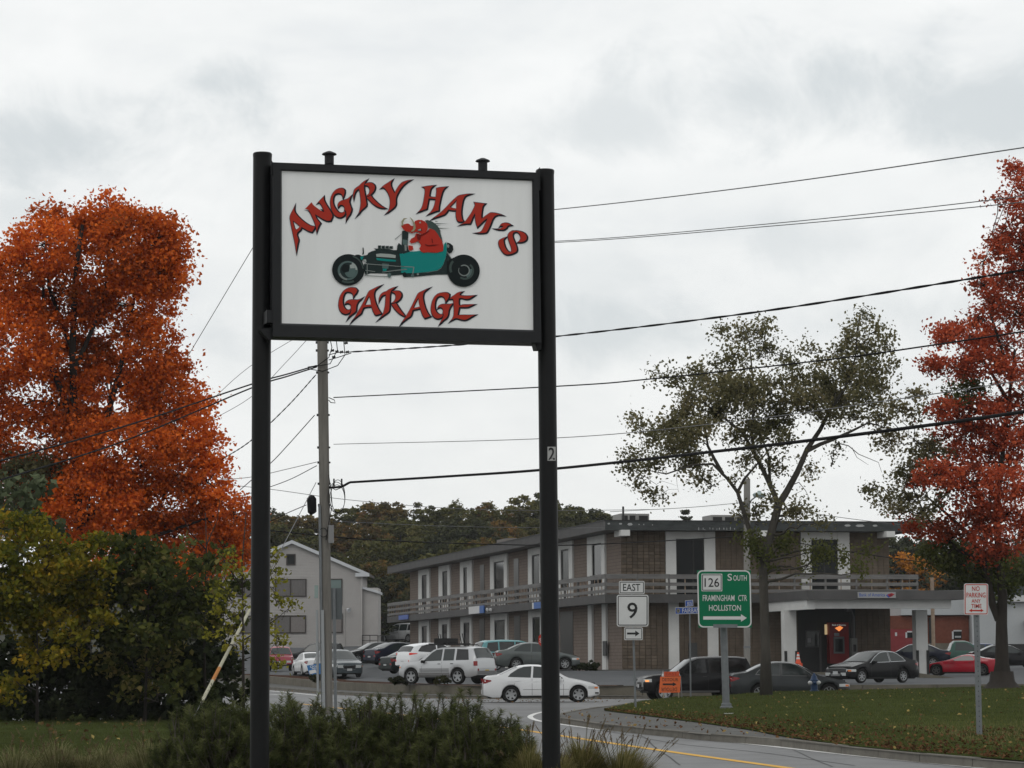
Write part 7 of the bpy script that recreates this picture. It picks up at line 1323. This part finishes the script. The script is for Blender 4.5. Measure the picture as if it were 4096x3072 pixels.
# ------------------------------------------------------------------ mugo pines in front
def needles(C, A, ln, wd, rngx):
    """thin triangles: base C, direction A"""
    n = len(C); s = rngx.normal(size=(n, 3)); s -= A * (s * A).sum(1)[:, None]; s /= np.linalg.norm(s, axis=1)[:, None]
    L2 = (ln * rngx.uniform(.7, 1.2, n))[:, None]; V = np.stack([C - s * wd, C + s * wd, C + A * L2], 1).reshape(-1, 3); i = np.arange(n) * 3
    return V, np.stack([i, i + 1, i + 2], 1)
L_PINE = leafmat('leaf_pine', [(0, (0.0229, 0.0320, 0.0148)), (1, (0.1544, 0.1659, 0.0678)), (.5, (0.0664, 0.0778, 0.0308))], .2)
def pine_bush(label, domes, D, seed):
    r = np.random.default_rng(seed); k = D / FPX; Cs, As, Ts = [], [], []; tw = MB()
    b = at(domes[0][0], 3100, D); t = thing('mugo_pine', label, 'shrub', (b.x, D, .1), group='pine shrubs')
    for px, py, rx, nsh in domes:
        top = at(px, py + 34, D + r.uniform(-.25, .25)); R = rx * k; H = max(.4, top.z - .12)
        ph0 = r.uniform(0, 6.28, 4); bump = lambda th, ph: 1 + .15 * math.sin(3 * th + ph0[0] + 2 * ph) + .13 * math.sin(5 * th + ph0[1] - 4 * ph) + .10 * math.sin(7 * ph + ph0[2])
        for i in range(nsh):
            th = r.uniform(0, 6.283); ph = math.acos(r.uniform(.0, 1.0)); d = np.array((math.cos(th) * math.sin(ph), math.sin(th) * math.sin(ph) * .9, math.cos(ph)))
            q = r.uniform(.66, 1.04) * bump(th, ph); p = np.array((top.x + d[0] * R * q, top.y + d[1] * R * q, .12 + H * (.35 + .65 * d[2] * q) * 1.0))
            ax = d * .55 + np.array((0, 0, .75)) + r.normal(0, .22, 3); ax /= np.linalg.norm(ax); ln = r.uniform(.07, .20); m_ = int(42 + ln * 160)
            u = r.random(m_) ** .8; c = p + ax * (u * ln)[:, None]; nd = r.normal(size=(m_, 3)); nd -= ax * (nd @ ax)[:, None]; nd /= np.linalg.norm(nd, axis=1)[:, None]
            a = nd * .85 + ax * .55; a /= np.linalg.norm(a, axis=1)[:, None]; Cs.append(c); As.append(a); Ts.append(np.clip(np.full(m_, r.uniform(.1, .75)) + u * .25 + r.normal(0, .08, m_), 0, 1))
            if i % 2 == 0: tw.tube([tuple(p - ax * .25), tuple(p), tuple(p + ax * ln)], [.009, .007, .004], 3, cap=False)
        for i in range(9): a = r.uniform(0, 6.28); limb(tw, (top.x, top.y, .05), (top.x + math.cos(a) * R * .8, top.y + math.sin(a) * R * .8, .12 + H * .6), .025, .01, .05, 5, 5)
    V, F = needles(np.concatenate(Cs), np.concatenate(As), .066, .0027, r); o = npmesh('foliage', V, F, L_PINE, t, np.concatenate(Ts)); o['kind'] = 'stuff'
    tw.build('branches', pm('pine_bark', (.11, .095, .08), rough=1), t)
pine_bush('dark green mugo pine beside the foot of the plain black pole', [(870, 2805, 150, 330), (985, 2835, 110, 220), (740, 2885, 120, 240), (800, 2870, 120, 220)], 27.6, 91)
pine_bush('wide dark green mugo pine between the two black poles', [(1180, 2800, 130, 320), (1330, 2870, 120, 240), (1480, 2800, 130, 320), (1250, 2890, 130, 220), (1400, 2885, 120, 200)], 28.2, 92)
pine_bush('tallest bushy mugo pine in front of the parked silver SUV', [(1640, 2812, 150, 340), (1790, 2830, 140, 300), (1560, 2890, 130, 220)], 27.9, 93)
pine_bush('mugo pine touching the seed grass by the numbered pole', [(1880, 2822, 120, 300), (1985, 2880, 100, 220), (2070, 2925, 75, 170), (1920, 2930, 130, 220)], 27.5, 94)

# ------------------------------------------------------------------ fountain grass
L_FGR = leafmat('leaf_fountain', [(0, (.085, .085, .030)), (1, (.38, .31, .15)), (.5, (.20, .185, .07))], .3)
L_FGD = leafmat('leaf_fountain_dull', [(0, (.085, .092, .036)), (1, (.42, .36, .22)), (.5, (.19, .19, .085))], .3)
L_PLUME = leafmat('seed_plume', [(0, (.085, .060, .038)), (1, (.27, .20, .13)), (.5, (.17, .125, .08))], .3)
def tuft(label, px, py_top, D, rad_px, nbl, nhead, seed, mat_, hmin=.6, headlen=.10, lean=0.0):
    r = np.random.default_rng(seed); top = at(px, py_top, D); R = rad_px * D / FPX; H = max(.3, top.z); t = thing('fountain_grass', label, 'grass clump', (top.x, D, .05), group='ornamental grasses')
    V, F, ti = [], [], []; n = 0
    for i in range(nbl):
        th = r.uniform(0, 6.283); q = r.uniform(.15, 1) ** .7; d = np.array((math.cos(th), math.sin(th), 0)); s = np.array((-d[1], d[0], 0)) * .0065
        h = H * r.uniform(hmin, 1.0) * (1 - .25 * q); x = R * q; pts = []
        for k in range(5): u = k / 4; pts.append(np.array((top.x, D, .04)) + d * (x * (u ** 1.5) * 1.0 + .05 * q) + np.array((lean * u * u, 0, h * (1 - (1 - u) ** 1.7) - .12 * q * u ** 3)))
        for k in range(4):
            w0, w1 = 1 - k / 4.2, 1 - (k + 1) / 4.2; V += [pts[k] - s * w0, pts[k] + s * w0, pts[k + 1] + s * w1, pts[k + 1] - s * w1]; F.append((n, n + 1, n + 2, n + 3)); n += 4; ti.append(np.clip(r.uniform(.05, .9), 0, 1))
    o = npmesh('blades', np.array(V), np.array(F), mat_, t, ti); o['kind'] = 'stuff'
    if nhead:
        C, A, T_ = [], [], []; st = MB()
        for i in range(nhead):
            th = r.uniform(0, 6.283); q = r.uniform(.1, 1); d = np.array((math.cos(th), math.sin(th) * .8, 0)); h = H * r.uniform(.78, 1.06) * (1 - .12 * q); e_ = np.array((top.x + lean, D, 0)) + d * R * 1.1 * q + np.array((0, 0, h)); a = d * q * .8 + np.array((.12 + lean, 0, .8)); a /= np.linalg.norm(a); hl = headlen * r.uniform(.7, 1.25)
            m_ = 90; u = r.random(m_); c = e_ + a * (u * hl)[:, None]; nd = r.normal(size=(m_, 3)); nd /= np.linalg.norm(nd, axis=1)[:, None]; aa = nd * .75 + a * .5; aa /= np.linalg.norm(aa, axis=1)[:, None]; C.append(c); A.append(aa * (np.sin(u * 2.6 + .4))[:, None]); T_.append(np.clip(r.normal(.5, .18) + r.normal(0, .12, m_), 0, 1))
            st.tube([(top.x + d[0] * .06, D + d[1] * .06, .05), tuple(np.array((top.x, D, 0)) + d * R * .45 * q + np.array((lean * .3, 0, h * .6))), tuple(e_), tuple(e_ + a * hl)], [.003, .003, .002, .002], 3, cap=False)
        V2, F2 = needles(np.concatenate(C), np.concatenate(A), .021, .0022, r); o = npmesh('seed_heads', V2, F2, L_PLUME, t, np.concatenate(T_)); o['kind'] = 'stuff'; st.build('stalks', L_FGR, t)
tuft('pale fountain grass with bristly seed heads right of the numbered pole'.replace('right of', 'against'), 2330, 2905, 27.2, 200, 2200, 34, 101, L_FGR, hmin=.72); tuft('fountain grass with leaning seed heads nearest the yellow road line', 2490, 2935, 27.0, 170, 1500, 26, 102, L_FGR, lean=.12, hmin=.7)
tuft('short fountain grass clump between the pine and the numbered pole', 2120, 2925, 27.0, 130, 1100, 16, 103, L_FGR, hmin=.7); tuft('low fountain grass at the foot of the numbered pole', 2240, 2960, 26.4, 130, 900, 10, 104, L_FGR, hmin=.7)
for i, (px, py, lab) in enumerate(((60, 2985, 'fountain grass clump closest to the corner of the near lawn'), (230, 2955, 'feathery fountain grass clump with pale plumes on the near lawn'), (420, 2975, 'darkest green fountain grass clump on the near lawn'), (600, 2945, 'tall wispy fountain grass beside the first mugo pine'), (330, 3010, 'low fountain grass clump in front of the feathery one'), (150, 3020, 'dull brown fountain grass clump low on the near lawn'), (690, 2990, 'drooping fountain grass half under the mugo pine'), (520, 3020, 'low grass clump between the dark and wispy clumps'))):
    tuft(lab, px, py - 38, 28.5 + (i % 3) * .8, 165, 1700, 14 if i % 2 == 0 else 22, 110 + i, L_FGD, hmin=.62, headlen=.08)

# ------------------------------------------------------------------ lawn blades, fallen leaves, clover
L_LAWN = leafmat('lawn_blade', [(0, (0.0590, 0.0717, 0.0243)), (1, (0.2251, 0.1724, 0.0910)), (.45, (0.0962, 0.1104, 0.0365)), (.8, (0.1474, 0.1450, 0.0568))], .25)
L_DEADL = leafmat('fallen_leaf', [(0, (.060, .032, .018)), (1, (.30, .23, .085)), (.45, (.115, .056, .028)), (.8, (.17, .10, .042))], .1)
r = np.random.default_rng(5)
def blades(name, P, hgt, wd, tint, mat_):
    n = len(P); A = r.normal(0, .35, (n, 3)); A[:, 2] = 1; A /= np.linalg.norm(A, axis=1)[:, None]; V, F = needles(P, A, hgt, wd, r); o = npmesh(name, V, F, mat_, None, tint); o['kind'] = 'stuff'; return o
def isl_pts(n, tpow=1.0, tmax=1.0):
    out = []
    for px, t in zip(2418 + (4500 - 2418) * r.random(n), tmax * r.random(n) ** tpow): out.append(tuple(isl(px, t)))
    return np.array(out)
P = isl_pts(52000, 1.0); dry = np.clip(.30 + .55 * np.exp(-(((P[:, 1] - 52) / 9) ** 2)) * (P[:, 0] > 8) + r.normal(0, .16, len(P)), 0, 1)
tag(blades('lawn_grass', P, .06, .006, dry, L_LAWN), kind='stuff')
def scatter(name, P, size, tint, seed, mat_=L_DEADL):
    V, F = leaves(P + np.array((0, 0, .035)), size, seed=seed, up=.9); o = npmesh(name, V, F, mat_, None, np.repeat(tint, 2)); o['kind'] = 'stuff'
P1 = isl_pts(3400, 2.0, .24); m1 = r.random(len(P1)) < np.exp(-((P1[:, 1] * 0)) - 0); P1 = P1[m1]; scatter('fallen_leaves', P1, .065, np.clip(r.normal(.32, .22, len(P1)), 0, 1), 201)
P2_ = isl_pts(420, .9); scatter('fallen_leaves', P2_, .085, np.clip(r.normal(.85, .2, len(P2_)), 0, 1), 202)
def near_pts(n, d0, d1):
    D = d0 + (d1 - d0) * r.random(n) ** .8; lo = np.array([at(-60, 2900, d).x for d in D]); hi = np.array([min(LL(d), at(1080, 2900, d).x) for d in D]); x = lo + (hi - lo) * r.random(n); return np.stack([x, D, .10 + .03 * np.sin(D * .7)], 1)
P3_ = near_pts(26000, 38, 82); blades('lawn_grass', P3_, .07, .006, np.clip(r.normal(.10, .12, len(P3_)), 0, 1), L_LAWN)  # low tint: shade from the trees is put into the blade colour
P4 = near_pts(160, 50, 82); scatter('fallen_leaves', P4, .13, np.clip(r.normal(.8, .25, len(P4)), 0, 1), 203)
W_FL = leafmat('clover_white', [(0, (.35, .35, .36)), (1, (.55, .55, .55))], .2); P5 = near_pts(26, 66, 81); P5[:, 2] += .1; scatter('clover_flowers', np.repeat(P5, 4, 0) + r.normal(0, .02, (104, 3)), .05, r.random(104), 204, W_FL)
# leaves blown onto road edge and pavement
PR = []
for i in range(420):
    px = r.uniform(1080, 2500); y = r.uniform(2790, 2812) if px > 1500 else interp(px, [1080, 1500], [2757, 2790]) + r.uniform(-14, 8); PR.append(tuple(gz(px, y, .02)))
for i in range(160): px = r.uniform(2240, 3400); PR.append(tuple(gz(px, interp(px, [p[0] for p in FR], [p[1] for p in FR]) - r.uniform(0, 40), .14)))
PR = np.array(PR); scatter('fallen_leaves', PR, .08, np.clip(r.normal(.6, .25, len(PR)), 0, 1), 205)
c = gz(2918, 2860, .14); m = MB(); m.box((c.x - .15, c.y - .05, .15), (c.x + .12, c.y + .05, .19)); tag(m.build('litter', SGW), 'small piece of white litter on the lawn below the green road sign', 'litter')

# ------------------------------------------------------------------ thin haze, added also to stand in for lens glare
hz_ = MB(); hz_.box((-620, -70, -1.2), (620, 920, 29)); hm = bpy.data.materials.new('haze_air'); hm.use_nodes = True; ht = hm.node_tree; ht.nodes.clear()
ho = ht.nodes.new('ShaderNodeOutputMaterial'); hv = ht.nodes.new('ShaderNodeVolumePrincipled'); hv.inputs['Color'].default_value = (.93, .95, .97, 1); hv.inputs['Density'].default_value = .00012; ht.links.new(hv.outputs[0], ho.inputs['Volume'])
o = hz_.build('haze', hm); o['kind'] = 'stuff'
